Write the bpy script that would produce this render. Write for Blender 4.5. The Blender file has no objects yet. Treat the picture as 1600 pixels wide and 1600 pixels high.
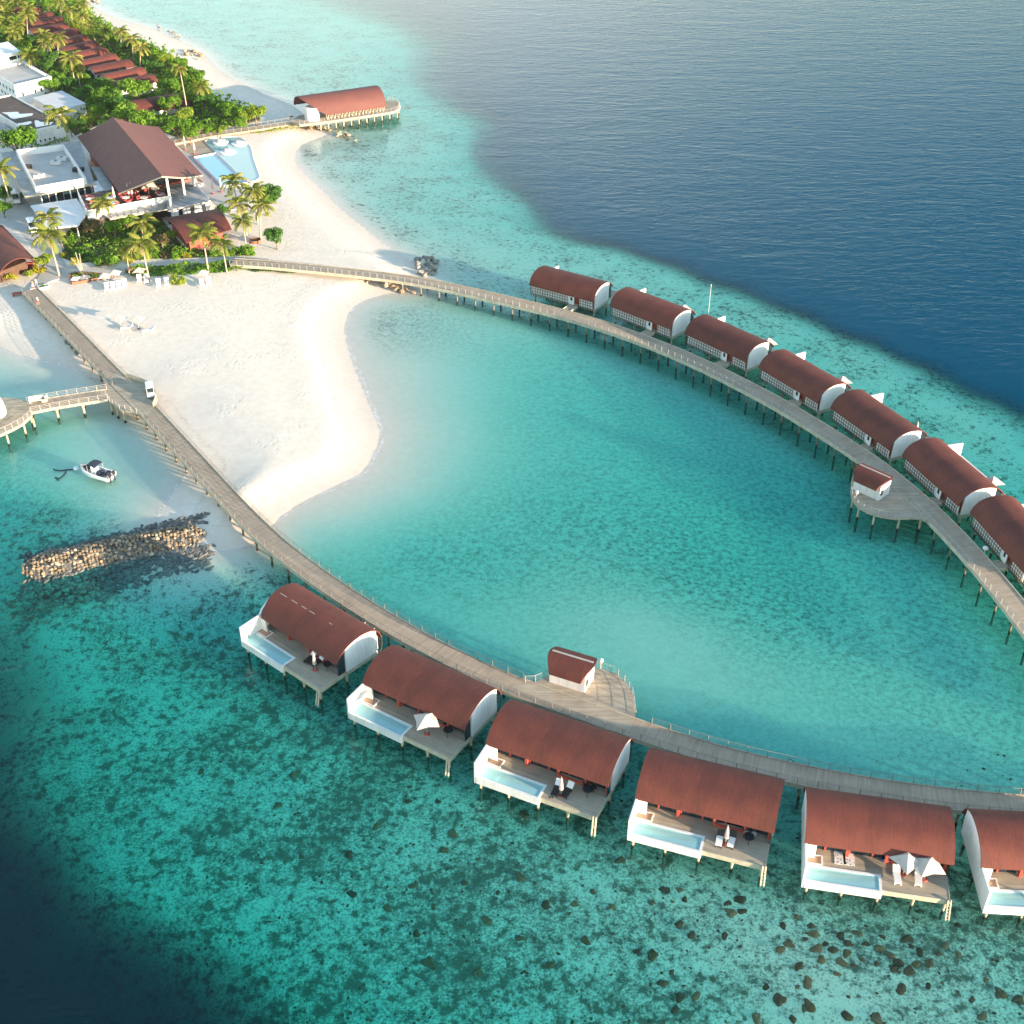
SKY_STRENGTH, SUN_STRENGTH, EXPOSURE = 0.15, 3.9, 2.1
CLOUD = (5.0, 5.0, 5.0, 1)
HAZE = 0.00003
import bpy, math, random
import numpy as np
from mathutils import Vector, Matrix

SC = bpy.context.scene
COL = SC.collection
R = math.radians
RND = random.Random(7)

# ------------------------------------------------------------------ camera calibration (survey of the place)
F_PX, PITCH, CAM_H = 1900.0, R(34.2), 100.3
CP, SP = math.cos(PITCH), math.sin(PITCH)


def P(px, py, z=0.0):
    """ground point (at height z) surveyed from the photograph"""
    u = (px - 800) / F_PX
    w = -(py - 800) / F_PX
    d = Vector((u, CP + w * SP, -SP + w * CP))
    t = (z - CAM_H) / d.z
    return Vector((d.x * t, d.y * t, z))


SUN_EL, SUN_AZ = R(8.2), R(-33.8)          # azimuth measured from +X, anticlockwise

# ------------------------------------------------------------------ materials


class NT:
    def __init__(self, name):
        self.m = bpy.data.materials.new(name)
        self.m.use_nodes = True
        self.t = self.m.node_tree
        self.t.nodes.clear()
        self.out = self.n('ShaderNodeOutputMaterial')

    def n(self, typ, **kw):
        nd = self.t.nodes.new(typ)
        for k, v in kw.items():
            if hasattr(nd, k):
                setattr(nd, k, v)
            else:
                nd.inputs[k.replace('_', ' ')].default_value = v
        return nd

    def l(self, a, b):
        self.t.links.new(a, b)

    def math(self, op, a, b=None, clamp=False):
        nd = self.n('ShaderNodeMath', operation=op)
        nd.use_clamp = clamp
        for i, v in enumerate((a, b)):
            if v is None:
                continue
            if isinstance(v, (int, float)):
                nd.inputs[i].default_value = v
            else:
                self.l(v, nd.inputs[i])
        return nd.outputs[0]

    def mix(self, fac, a, b, blend='MIX'):
        nd = self.n('ShaderNodeMix', data_type='RGBA', blend_type=blend)
        for idx, v in ((0, fac), (6, a), (7, b)):
            if isinstance(v, (int, float)):
                nd.inputs[idx].default_value = v
            elif isinstance(v, tuple):
                nd.inputs[idx].default_value = (*v, 1) if len(v) == 3 else v
            else:
                self.l(v, nd.inputs[idx])
        return nd.outputs[2]

    def ramp(self, fac, stops):
        nd = self.n('ShaderNodeValToRGB')
        e = nd.color_ramp.elements
        while len(e) < len(stops):
            e.new(0.5)
        for el, (p, c) in zip(e, stops):
            el.position = p
            el.color = (c, c, c, 1) if isinstance(c, (int, float)) else (*c, 1)
        self.l(fac, nd.inputs[0])
        return nd.outputs[0]

    def coords(self, which='Object', scale=(1, 1, 1), rot=0.0):
        tc = self.n('ShaderNodeTexCoord')
        mp = self.n('ShaderNodeMapping')
        mp.inputs['Scale'].default_value = scale
        mp.inputs['Rotation'].default_value = (0, 0, rot)
        self.l(tc.outputs[which], mp.inputs[0])
        return mp.outputs[0]

    def noise(self, vec, scale, detail=3.0, rough=0.55, dist=0.0):
        nd = self.n('ShaderNodeTexNoise')
        nd.inputs['Scale'].default_value = scale
        nd.inputs['Detail'].default_value = detail
        nd.inputs['Roughness'].default_value = rough
        nd.inputs['Distortion'].default_value = dist
        if vec is not None:
            self.l(vec, nd.inputs['Vector'])
        return nd.outputs[0]

    def attr(self, name):
        nd = self.n('ShaderNodeAttribute')
        nd.attribute_name = name
        return nd.outputs['Fac']

    def bump(self, h, strength=0.3, dist=0.1):
        nd = self.n('ShaderNodeBump')
        nd.inputs['Strength'].default_value = strength
        nd.inputs['Distance'].default_value = dist
        self.l(h, nd.inputs['Height'])
        return nd.outputs[0]

    def bsdf(self, col, rough=0.7, metal=0.0, spec=0.4, normal=None):
        nd = self.n('ShaderNodeBsdfPrincipled')
        nd.inputs['Roughness'].default_value = rough
        nd.inputs['Metallic'].default_value = metal
        nd.inputs['Specular IOR Level'].default_value = spec
        if isinstance(col, tuple):
            nd.inputs['Base Color'].default_value = (*col, 1)
        else:
            self.l(col, nd.inputs['Base Color'])
        if normal is not None:
            self.l(normal, nd.inputs['Normal'])
        self.l(nd.outputs[0], self.out.inputs[0])
        return nd


def simple(name, col, rough=0.7, metal=0.0, var=0.12, scale=2.0, spec=0.4):
    m = NT(name)
    nz = m.noise(m.coords(), scale, 4)
    lo = tuple(c * (1 - var) for c in col)
    hi = tuple(min(1, c * (1 + var)) for c in col)
    c = m.mix(m.ramp(nz, [(0.3, 0.0), (0.7, 1.0)]), lo, hi)
    m.bsdf(c, rough, metal, spec)
    return m.m


def mat_roof(name, col, dark):
    m = NT(name)
    oi = m.n('ShaderNodeObjectInfo')
    a = m.noise(m.coords(scale=(2.6, 0.22, 0.22)), 1.6, 5, 0.8)
    b = m.noise(m.coords(), 0.35, 3)
    s = m.noise(m.coords(scale=(3.2, 5.5, 5.5)), 1.5, 2, 0.7)
    f = m.math('ADD', m.math('MULTIPLY', a, 0.75), m.math('MULTIPLY', s, 0.45))
    f = m.math('ADD', f, m.math('MULTIPLY', m.math('SUBTRACT', b, 0.25), 0.7))
    f = m.math('ADD', f, m.math('MULTIPLY', m.math('SUBTRACT', oi.outputs['Random'], 0.5), 0.22))
    c = m.mix(m.ramp(f, [(0.62, 0.0), (0.95, 1.0)]), dark, col)
    m.bsdf(c, 0.75, 0, 0.3, m.bump(m.math('ADD', s, a), 0.35, 0.05))
    return m.m


def mat_wood(name, col, dark, use_uv=False, rot=0.0, plank=7.0):
    """boards: lines across u (uv) or along the local x axis (object coordinates)"""
    m = NT(name)
    if use_uv:
        v1 = m.coords('UV', (plank, 0.25, 1))
        v2 = m.coords('UV', (0.12, 0.3, 1))
        v3 = m.coords('UV', (0.9, 0.05, 1))
    else:
        v1 = m.coords('Object', (0.25, plank, 1), rot)
        v2 = m.coords('Object', (0.2, 0.2, 0.2), rot)
        v3 = m.coords('Object', (0.05, 0.9, 1), rot)
    a = m.noise(v1, 1.0, 2, 0.6)
    b = m.noise(v2, 2.0, 4)
    d = m.noise(v3, 2.2, 3, 0.6)
    f = m.math('ADD', m.math('MULTIPLY', a, 0.55), m.math('MULTIPLY', b, 0.5))
    f = m.math('ADD', f, m.math('MULTIPLY', d, 0.55))
    c = m.mix(m.ramp(f, [(0.5, 0.0), (1.05, 1.0)]), dark, col)
    m.bsdf(c, 0.8, 0, 0.25, m.bump(a, 0.25, 0.03))
    return m.m


def mat_leaf(name, cols, trans=0.35):
    m = NT(name)
    geo = m.n('ShaderNodeNewGeometry')
    oi = m.n('ShaderNodeObjectInfo')
    r = m.math('ADD', m.math('MULTIPLY', geo.outputs['Random Per Island'], 0.7), m.math('MULTIPLY', oi.outputs['Random'], 0.3))
    c = m.ramp(r, [(i / (len(cols) - 1), q) for i, q in enumerate(cols)])
    d = m.n('ShaderNodeBsdfDiffuse')
    m.l(c, d.inputs[0])
    t = m.n('ShaderNodeBsdfTranslucent')
    c2 = m.mix(0.5, c, (0.22, 0.26, 0.02))
    m.l(c2, t.inputs[0])
    mx = m.n('ShaderNodeMixShader')
    mx.inputs[0].default_value = trans
    m.l(d.outputs[0], mx.inputs[1])
    m.l(t.outputs[0], mx.inputs[2])
    m.l(mx.outputs[0], m.out.inputs[0])
    return m.m


def mat_rock(name, cols):
    m = NT(name)
    oi = m.n('ShaderNodeObjectInfo')
    geo = m.n('ShaderNodeNewGeometry')
    nz = m.noise(m.coords(), 2.5, 4, 0.65)
    r = m.math('ADD', m.math('MULTIPLY', nz, 0.45), m.math('MULTIPLY', m.math('ADD', oi.outputs['Random'], geo.outputs['Random Per Island']), 0.3))
    c = m.ramp(r, [(0.2 + 0.6 * i / (len(cols) - 1), q) for i, q in enumerate(cols)])
    m.bsdf(c, 0.85, 0, 0.2, m.bump(nz, 0.5, 0.1))
    return m.m


def mat_glass(name, col, rough=0.08):
    m = NT(name)
    m.bsdf(col, rough, 0, 0.6)
    return m.m


def mat_pool(name, tint):
    """clear pool water: tinted transparent sheet with a glossy skin"""
    m = NT(name)
    tr = m.n('ShaderNodeBsdfTransparent')
    tr.inputs[0].default_value = (*tint, 1)
    gl = m.n('ShaderNodeBsdfGlossy')
    gl.inputs['Roughness'].default_value = 0.06
    b = m.bump(m.noise(m.coords(), 1.8, 2), 0.15, 0.05)
    m.l(b, gl.inputs['Normal'])
    fr = m.n('ShaderNodeFresnel')
    fr.inputs[0].default_value = 1.33
    df = m.n('ShaderNodeBsdfDiffuse')
    df.inputs[0].default_value = (0.62 * tint[0], 0.80 * tint[1], 0.80 * tint[2], 1)
    bd = m.n('ShaderNodeMixShader')
    bd.inputs[0].default_value = 0.5
    m.l(tr.outputs[0], bd.inputs[1])
    m.l(df.outputs[0], bd.inputs[2])
    tr = bd
    mx = m.n('ShaderNodeMixShader')
    geo = m.n('ShaderNodeNewGeometry')
    m.l(m.math('MULTIPLY', fr.outputs[0], m.math('SUBTRACT', 1.0, geo.outputs['Backfacing'])), mx.inputs[0])
    m.l(tr.outputs[0], mx.inputs[1])
    m.l(gl.outputs[0], mx.inputs[2])
    m.l(mx.outputs[0], m.out.inputs[0])
    return m.m


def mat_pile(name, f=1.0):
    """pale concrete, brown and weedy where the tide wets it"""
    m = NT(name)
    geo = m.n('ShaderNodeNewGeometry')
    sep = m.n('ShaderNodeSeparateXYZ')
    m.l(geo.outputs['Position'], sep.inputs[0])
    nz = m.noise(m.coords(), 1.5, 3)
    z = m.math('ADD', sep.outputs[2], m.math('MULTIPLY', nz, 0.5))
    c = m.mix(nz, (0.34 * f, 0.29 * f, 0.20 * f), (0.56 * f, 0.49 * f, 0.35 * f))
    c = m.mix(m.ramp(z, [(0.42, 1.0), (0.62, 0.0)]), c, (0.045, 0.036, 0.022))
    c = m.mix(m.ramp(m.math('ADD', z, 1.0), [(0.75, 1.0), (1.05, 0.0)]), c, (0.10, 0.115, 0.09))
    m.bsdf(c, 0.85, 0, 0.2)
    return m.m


M = {}


def mat_white(name):
    """white render with rain streaks and grey weathering"""
    m = NT(name)
    st = m.noise(m.coords(scale=(2.2, 2.2, 0.25)), 1.4, 4, 0.65)
    bl = m.noise(m.coords(), 0.5, 4)
    k = m.math('ADD', m.math('MULTIPLY', st, 0.65), m.math('MULTIPLY', bl, 0.5))
    m.bsdf(m.mix(m.ramp(k, [(0.52, 0.0), (0.78, 1.0)]), (0.75, 0.74, 0.72), (0.58, 0.575, 0.55)), 0.65, 0, 0.3)
    return m.m


M['white'] = mat_white('white_render')
M['white_dim'] = simple('weathered_white', (0.60, 0.59, 0.56), 0.7, var=0.12, scale=0.6)
M['roof'] = mat_roof('red_shingle', (0.150, 0.041, 0.028), (0.085, 0.026, 0.020))
M['roof_main'] = mat_roof('terracotta_sheet', (0.15, 0.058, 0.05), (0.115, 0.046, 0.042))
M['wood'] = mat_wood('weathered_boards', (0.47, 0.40, 0.30), (0.22, 0.18, 0.135), plank=6.0)
M['walk'] = mat_wood('walkway_boards', (0.46, 0.365, 0.265), (0.22, 0.175, 0.13), use_uv=True, plank=3.5)
M['rail_dim'] = simple('weathered_rail', (0.24, 0.22, 0.19), 0.6, var=0.1)
M['fascia'] = simple('pale_timber', (0.46, 0.41, 0.31), 0.8, var=0.2, scale=1.2)
M['rail'] = simple('grey_rail', (0.40, 0.37, 0.33), 0.6, var=0.1)
M['pile'] = mat_pile('concrete_pile')
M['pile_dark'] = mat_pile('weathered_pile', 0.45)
M['redwood'] = simple('red_timber', (0.40, 0.075, 0.05), 0.6, var=0.2)
M['brownwood'] = simple('dark_brown_timber', (0.085, 0.045, 0.03), 0.7, var=0.25)
M['glass'] = mat_glass('dark_window', (0.015, 0.03, 0.04))
M['dark'] = simple('dark_wicker', (0.022, 0.02, 0.02), 0.7)
M['black'] = simple('black_metal', (0.02, 0.02, 0.022), 0.5)
M['cushion'] = simple('white_cushion', (0.78, 0.77, 0.75), 0.85, var=0.04)
M['canvas'] = simple('cream_canvas', (0.52, 0.45, 0.39), 0.85, var=0.06)
M['red'] = simple('red_fabric', (0.33, 0.06, 0.06), 0.7)
M['tile'] = simple('terracotta_tile', (0.40, 0.25, 0.17), 0.7, var=0.15, scale=5)
M['pooltile'] = simple('pale_aqua_tile', (0.56, 0.74, 0.72), 0.5, var=0.06, scale=3)
M['poolwater'] = mat_pool('clear_pool_water', (0.72, 0.93, 0.95))
M['bigpool'] = mat_pool('blue_pool_water', (0.42, 0.80, 0.92))
M['concrete'] = simple('pale_concrete', (0.44, 0.43, 0.40), 0.85, var=0.10, scale=0.35)
M['greyroof'] = simple('grey_roof_membrane', (0.34, 0.345, 0.34), 0.8, var=0.2, scale=0.5)
M['brownroof'] = mat_wood('brown_ribbed_roof', (0.12, 0.085, 0.07), (0.05, 0.042, 0.04), plank=2.0)
M['metalroof'] = mat_wood('pale_ribbed_roof', (0.62, 0.62, 0.62), (0.46, 0.46, 0.46), plank=2.0)
M['paving'] = simple('grey_paving', (0.50, 0.46, 0.41), 0.85, var=0.1, scale=0.6)
M['puddle'] = mat_glass('rain_puddle', (0.20, 0.30, 0.36), 0.02)
M['trunk'] = simple('palm_trunk', (0.42, 0.34, 0.26), 0.85, var=0.2, scale=3)
M['bark'] = simple('tree_bark', (0.26, 0.19, 0.13), 0.85, var=0.25, scale=2)
M['leaf'] = mat_leaf('leaf_green', [(0.045, 0.11, 0.022), (0.09, 0.21, 0.025), (0.15, 0.30, 0.035), (0.25, 0.38, 0.05)])
M['leaf_dark'] = mat_leaf('leaf_deep_green', [(0.028, 0.08, 0.025), (0.05, 0.14, 0.03), (0.08, 0.20, 0.04), (0.13, 0.27, 0.045)])
M['leaf_lime'] = mat_leaf('leaf_lime', [(0.10, 0.16, 0.02), (0.18, 0.27, 0.03), (0.28, 0.38, 0.05), (0.38, 0.42, 0.08)])
M['leaf_brown'] = mat_leaf('leaf_brownish', [(0.08, 0.055, 0.03), (0.15, 0.10, 0.06), (0.12, 0.13, 0.05), (0.25, 0.16, 0.11)], 0.2)
M['leaf_yellow'] = mat_leaf('leaf_yellow', [(0.16, 0.20, 0.02), (0.32, 0.32, 0.03), (0.45, 0.38, 0.05), (0.14, 0.22, 0.02)])
M['palm_leaf'] = mat_leaf('palm_frond', [(0.09, 0.13, 0.02), (0.17, 0.21, 0.04), (0.28, 0.28, 0.07), (0.38, 0.32, 0.12)], 0.3)
M['flower'] = mat_leaf('red_flower', [(0.5, 0.04, 0.02), (0.6, 0.12, 0.03), (0.08, 0.16, 0.02)], 0.2)
M['rock'] = mat_rock('boulder_tan', [(0.06, 0.055, 0.05), (0.16, 0.125, 0.085), (0.31, 0.235, 0.155), (0.50, 0.41, 0.31)])
M['rock_dark'] = mat_rock('boulder_grey', [(0.05, 0.055, 0.055), (0.12, 0.12, 0.11), (0.21, 0.2, 0.18), (0.33, 0.3, 0.26)])
M['coral'] = mat_rock('coral_brown', [(0.025, 0.016, 0.010), (0.07, 0.034, 0.020), (0.15, 0.068, 0.038), (0.30, 0.14, 0.08)])
M['soil'] = simple('red_planter_wall', (0.28, 0.12, 0.075), 0.85, var=0.2)
M['litter'] = simple('leaf_litter', (0.07, 0.07, 0.035), 0.95, var=0.4, scale=0.8)
M['navy'] = simple('navy_canvas', (0.02, 0.03, 0.055), 0.7)
M['gel'] = simple('white_gelcoat', (0.80, 0.80, 0.80), 0.3, var=0.02)
M['skin'] = simple('skin', (0.50, 0.30, 0.22), 0.6, var=0.05)
M['hair'] = simple('dark_hair', (0.03, 0.02, 0.015), 0.6)
M['pink'] = simple('pink_fabric', (0.62, 0.30, 0.28), 0.8)
M['blue'] = simple('blue_plastic', (0.03, 0.10, 0.26), 0.5)
M['tyre'] = simple('rubber', (0.03, 0.03, 0.03), 0.8)


# ------------------------------------------------------------------ mesh builder
class MB:
    def __init__(self, ys=1):
        self.v, self.f, self.uv, self.ys = [], [], None, ys

    def add(self, vs, fs):
        o = len(self.v)
        self.v += [(p[0], p[1] * self.ys, p[2]) for p in vs]
        if self.ys < 0:
            self.f += [tuple(o + i for i in reversed(q)) for q in fs]
        else:
            self.f += [tuple(o + i for i in q) for q in fs]
        return self

    def box(self, x0, x1, y0, y1, z0, z1):
        vs = [(x, y, z) for z in (z0, z1) for y in (y0, y1) for x in (x0, x1)]
        return self.add(vs, [(0, 2, 3, 1), (4, 5, 7, 6), (0, 1, 5, 4), (2, 6, 7, 3), (0, 4, 6, 2), (1, 3, 7, 5)])

    def obox(self, c, ex, ey, hx, hy, z0, z1):
        """box with horizontal axes ex, ey (2-d vectors), half sizes hx, hy"""
        vs = []
        for z in (z0, z1):
            for b in (-1, 1):
                for a in (-1, 1):
                    vs.append((c[0] + ex[0] * a * hx + ey[0] * b * hy, c[1] + ex[1] * a * hx + ey[1] * b * hy, z))
        return self.add(vs, [(0, 2, 3, 1), (4, 5, 7, 6), (0, 1, 5, 4), (2, 6, 7, 3), (0, 4, 6, 2), (1, 3, 7, 5)])

    def cyl(self, p0, p1, r0, r1=None, n=8, cap=True):
        r1 = r0 if r1 is None else r1
        p0, p1 = Vector(p0), Vector(p1)
        d = (p1 - p0).normalized()
        a = d.orthogonal().normalized()
        b = d.cross(a)
        vs = []
        for p, r in ((p0, r0), (p1, r1)):
            for i in range(n):
                t = 2 * math.pi * i / n
                vs.append(p + a * (r * math.cos(t)) + b * (r * math.sin(t)))
        fs = [(i, (i + 1) % n, n + (i + 1) % n, n + i) for i in range(n)]
        if cap:
            fs += [tuple(reversed(range(n))), tuple(range(n, 2 * n))]
        return self.add(vs, fs)

    def tube(self, path, r, n=6):
        """swept tube; r a number or a list"""
        path = [Vector(p) for p in path]
        rs = r if isinstance(r, (list, tuple)) else [r] * len(path)
        vs, fs = [], []
        for k, p in enumerate(path):
            d = (path[min(k + 1, len(path) - 1)] - path[max(k - 1, 0)]).normalized()
            a = d.cross(Vector((0.13, 0.21, 0.97)))
            if a.length < 1e-3:
                a = d.cross(Vector((1, 0, 0)))
            a.normalize()
            b = d.cross(a)
            for i in range(n):
                t = 2 * math.pi * i / n
                vs.append(p + a * (rs[k] * math.cos(t)) + b * (rs[k] * math.sin(t)))
        for k in range(len(path) - 1):
            for i in range(n):
                j = (i + 1) % n
                fs.append((k * n + i, k * n + j, (k + 1) * n + j, (k + 1) * n + i))
        fs += [tuple(reversed(range(n))), tuple(range((len(path) - 1) * n, len(path) * n))]
        return self.add(vs, fs)

    def prism(self, poly, z0, z1):
        a = sum(poly[i][0] * poly[(i + 1) % len(poly)][1] - poly[(i + 1) % len(poly)][0] * poly[i][1] for i in range(len(poly)))
        if a < 0:
            poly = poly[::-1]
        n = len(poly)
        vs = [(p[0], p[1], z0) for p in poly] + [(p[0], p[1], z1) for p in poly]
        fs = [tuple(reversed(range(n))), tuple(range(n, 2 * n))]
        fs += [(i, (i + 1) % n, n + (i + 1) % n, n + i) for i in range(n)]
        return self.add(vs, fs)

    def xprism(self, poly, x0, x1):
        """(y,z) polygon extruded along x"""
        n = len(poly)
        vs = [(x0, p[0], p[1]) for p in poly] + [(x1, p[0], p[1]) for p in poly]
        fs = [tuple(reversed(range(n))), tuple(range(n, 2 * n))]
        fs += [(i, (i + 1) % n, n + (i + 1) % n, n + i) for i in range(n)]
        return self.add(vs, fs)

    def lathe(self, prof, n=12, c=(0, 0)):
        vs, fs = [], []
        for r, z in prof:
            for i in range(n):
                t = 2 * math.pi * i / n
                vs.append((c[0] + r * math.cos(t), c[1] + r * math.sin(t), z))
        for k in range(len(prof) - 1):
            for i in range(n):
                j = (i + 1) % n
                fs.append((k * n + i, k * n + j, (k + 1) * n + j, (k + 1) * n + i))
        fs += [tuple(reversed(range(n))), tuple(range((len(prof) - 1) * n, len(prof) * n))]
        return self.add(vs, fs)

    def loft(self, sections, close=False):
        n = len(sections[0])
        vs = [p for s in sections for p in s]
        fs = []
        for k in range(len(sections) - 1):
            for i in range(n if close else n - 1):
                j = (i + 1) % n
                fs.append((k * n + i, k * n + j, (k + 1) * n + j, (k + 1) * n + i))
        if close:
            fs += [tuple(reversed(range(n))), tuple(range((len(sections) - 1) * n, len(sections) * n))]
        return self.add(vs, fs)

    def build(self, name, mat, parent=None, smooth=False, loc=None):
        me = bpy.data.meshes.new(name)
        me.from_pydata([tuple(p) for p in self.v], [], self.f)
        me.materials.append(M[mat] if isinstance(mat, str) else mat)
        if smooth:
            me.polygons.foreach_set('use_smooth', [True] * len(me.polygons))
        me.update()
        o = bpy.data.objects.new(name, me)
        COL.objects.link(o)
        if parent:
            o.parent = parent
        if loc is not None:
            o.location = loc
        return o


def smooth_by_angle(o, ang=40):
    me = o.data
    me.polygons.foreach_set('use_smooth', [True] * len(me.polygons))
    try:
        me.set_sharp_from_angle(angle=R(ang))
    except Exception:
        pass
    return o


def tag(o, label=None, cat=None, group=None, kind=None):
    if label:
        o['label'] = label
    if cat:
        o['category'] = cat
    if group:
        o['group'] = group
    if kind:
        o['kind'] = kind
    return o


def thing(name, label, cat, loc=(0, 0, 0), rz=0.0, group=None, scale=1.0):
    o = bpy.data.objects.new(name, None)
    o.empty_display_size = 0.3
    COL.objects.link(o)
    o.location = loc
    o.rotation_euler = (0, 0, rz)
    o.scale = (scale,) * 3
    return tag(o, label, cat, group)


def dup(root, loc, rz=0.0, label=None, scale=None):
    def cp(o, par):
        c = o.copy()
        COL.objects.link(c)
        if par:
            c.parent = par
        for ch in list(o.children):
            cp(ch, c)
        return c
    r = cp(root, None)
    r.location = loc
    r.rotation_euler = (0, 0, rz)
    if scale is not None:
        r.scale = (scale,) * 3
    if label:
        r['label'] = label
    return r


class Proto:
    """build a kind once; the first placing uses the original, later ones copy it"""

    def __init__(self, maker):
        self.maker, self.o, self.used = maker, None, False

    def place(self, loc, rz=0.0, label=None, scale=1.0, cat=None, group=None):
        if self.o is None:
            self.o = self.maker()
        if not self.used:
            self.used = True
            o = self.o
            o.location = loc
            o.rotation_euler = (0, 0, rz)
            o.scale = (scale,) * 3
            if label:
                o['label'] = label
        else:
            o = dup(self.o, loc, rz, label, scale)
        if group:
            o['group'] = group
        if cat:
            o['category'] = cat
        return o


def catmull(pts, n):
    pts = [Vector(p) for p in pts]
    out = []
    for i in range(len(pts) - 1):
        p0, p1, p2, p3 = pts[max(i - 1, 0)], pts[i], pts[i + 1], pts[min(i + 2, len(pts) - 1)]
        for k in range(n):
            t = k / n
            out.append(0.5 * ((2 * p1) + (p2 - p0) * t + (2 * p0 - 5 * p1 + 4 * p2 - p3) * t * t + (3 * p1 - p0 - 3 * p2 + p3) * t ** 3))
    out.append(pts[-1])
    return out


def resample(pts, step):
    pts = [Vector(p) for p in pts]
    d = [0.0]
    for a, b in zip(pts, pts[1:]):
        d.append(d[-1] + (b - a).length)
    n = max(2, int(round(d[-1] / step)))
    out, j = [], 0
    for k in range(n + 1):
        s = d[-1] * k / n
        while j < len(pts) - 2 and d[j + 1] < s:
            j += 1
        t = (s - d[j]) / max(1e-9, d[j + 1] - d[j])
        out.append(pts[j].lerp(pts[j + 1], t))
    return out
# ------------------------------------------------------------------ camera, sky, sun
cam = bpy.data.cameras.new('camera')
cam.sensor_width = 36.0
cam.lens = F_PX / 1600 * 36.0
cam.clip_start, cam.clip_end = 1.0, 20000.0
co = bpy.data.objects.new('camera', cam)
COL.objects.link(co)
co.location = (0, 0, CAM_H)
co.rotation_euler = (R(90) - PITCH, 0, 0)
SC.camera = co

w = bpy.data.worlds.new('World')
SC.world = w
w.use_nodes = True
wt = w.node_tree
bg = wt.nodes['Background']
sky = wt.nodes.new('ShaderNodeTexSky')
sky.sky_type = 'NISHITA'
sky.sun_disc = False
sky.sun_elevation = SUN_EL
sky.sun_rotation = R(90) - SUN_AZ
sky.air_density, sky.dust_density, sky.ozone_density = 1.0, 0.25, 1.6
# clear sky overhead, a bank of pale cloud low in the north-west (seen mirrored in the sea)


def wm(op, a, b=None, clamp=False):
    nd = wt.nodes.new('ShaderNodeMath')
    nd.operation, nd.use_clamp = op, clamp
    for i_, v_ in enumerate((a, b)):
        if v_ is None:
            continue
        if isinstance(v_, (int, float)):
            nd.inputs[i_].default_value = v_
        else:
            wt.links.new(v_, nd.inputs[i_])
    return nd.outputs[0]


wtc = wt.nodes.new('ShaderNodeTexCoord')
wsp = wt.nodes.new('ShaderNodeSeparateXYZ')
wt.links.new(wtc.outputs['Generated'], wsp.inputs[0])
wmp = wt.nodes.new('ShaderNodeMapping')
wmp.inputs['Scale'].default_value = (1.0, 1.0, 3.0)
wt.links.new(wtc.outputs['Generated'], wmp.inputs[0])
wnz = wt.nodes.new('ShaderNodeTexNoise')
wnz.inputs['Scale'].default_value = 3.2
wnz.inputs['Detail'].default_value = 5
wt.links.new(wmp.outputs[0], wnz.inputs['Vector'])
side = wm('MULTIPLY', wm('ADD', wm('MULTIPLY', wsp.outputs[0], -1.9), 0.72), 1.0, True)
north = wm('MULTIPLY', wm('ADD', wsp.outputs[1], 0.1), 3.0, True)
low = wm('SUBTRACT', 1.0, wm('MULTIPLY', wm('SUBTRACT', wsp.outputs[2], 0.18), 2.6, True))
cl = wm('MULTIPLY', wm('SUBTRACT', wnz.outputs[0], 0.30), 3.4, True)
mask = wm('MULTIPLY', wm('MULTIPLY', wm('MULTIPLY', side, north), low), cl, True)
wmix = wt.nodes.new('ShaderNodeMix')
wmix.data_type = 'RGBA'
wt.links.new(mask, wmix.inputs[0])
wt.links.new(sky.outputs[0], wmix.inputs[6])
wmix.inputs[7].default_value = CLOUD
wtn = wt.nodes.new('ShaderNodeMix')
wtn.data_type, wtn.blend_type = 'RGBA', 'MULTIPLY'
wtn.inputs[0].default_value = 1.0
# deeper blue sky towards the north-east
wbl = wt.nodes.new('ShaderNodeMix')
wbl.data_type, wbl.blend_type = 'RGBA', 'MULTIPLY'
wt.links.new(wm('MULTIPLY', wm('MULTIPLY', wm('ADD', wsp.outputs[0], 0.02), 2.6, True), wm('MULTIPLY', wm('MULTIPLY', wm('ADD', wsp.outputs[1], -0.1), 3.0, True), wm('ADD', wm('MULTIPLY', wm('SUBTRACT', wsp.outputs[2], 0.15), 6.0, True), 0.15, True))), wbl.inputs[0])
wt.links.new(wmix.outputs[2], wbl.inputs[6])
wbl.inputs[7].default_value = (0.08, 0.38, 0.66, 1)
wt.links.new(wbl.outputs[2], wtn.inputs[6])
wtn.inputs[7].default_value = (1.02, 1.0, 0.91, 1)
wt.links.new(wtn.outputs[2], bg.inputs[0])
bg.inputs[1].default_value = SKY_STRENGTH
sd = bpy.data.lights.new('sun', 'SUN')
sd.energy, sd.angle, sd.color = SUN_STRENGTH, R(0.5), (1.0, 0.77, 0.55)
so = bpy.data.objects.new('sun', sd)
COL.objects.link(so)
dv = Vector((-math.cos(SUN_AZ) * math.cos(SUN_EL), -math.sin(SUN_AZ) * math.cos(SUN_EL), -math.sin(SUN_EL)))
so.rotation_euler = dv.to_track_quat('-Z', 'Y').to_euler()
so.location = (100, -60, 150)
SC.view_settings.view_transform = 'Standard'
SC.view_settings.look = 'None'
SC.view_settings.exposure = EXPOSURE
SC.view_settings.gamma = 1.0
SC.cycles.max_bounces = 8
SC.cycles.transparent_max_bounces = 12
SC.cycles.caustics_reflective = False
SC.cycles.caustics_refractive = False
SC.cycles.sample_clamp_indirect = 6.0

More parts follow.
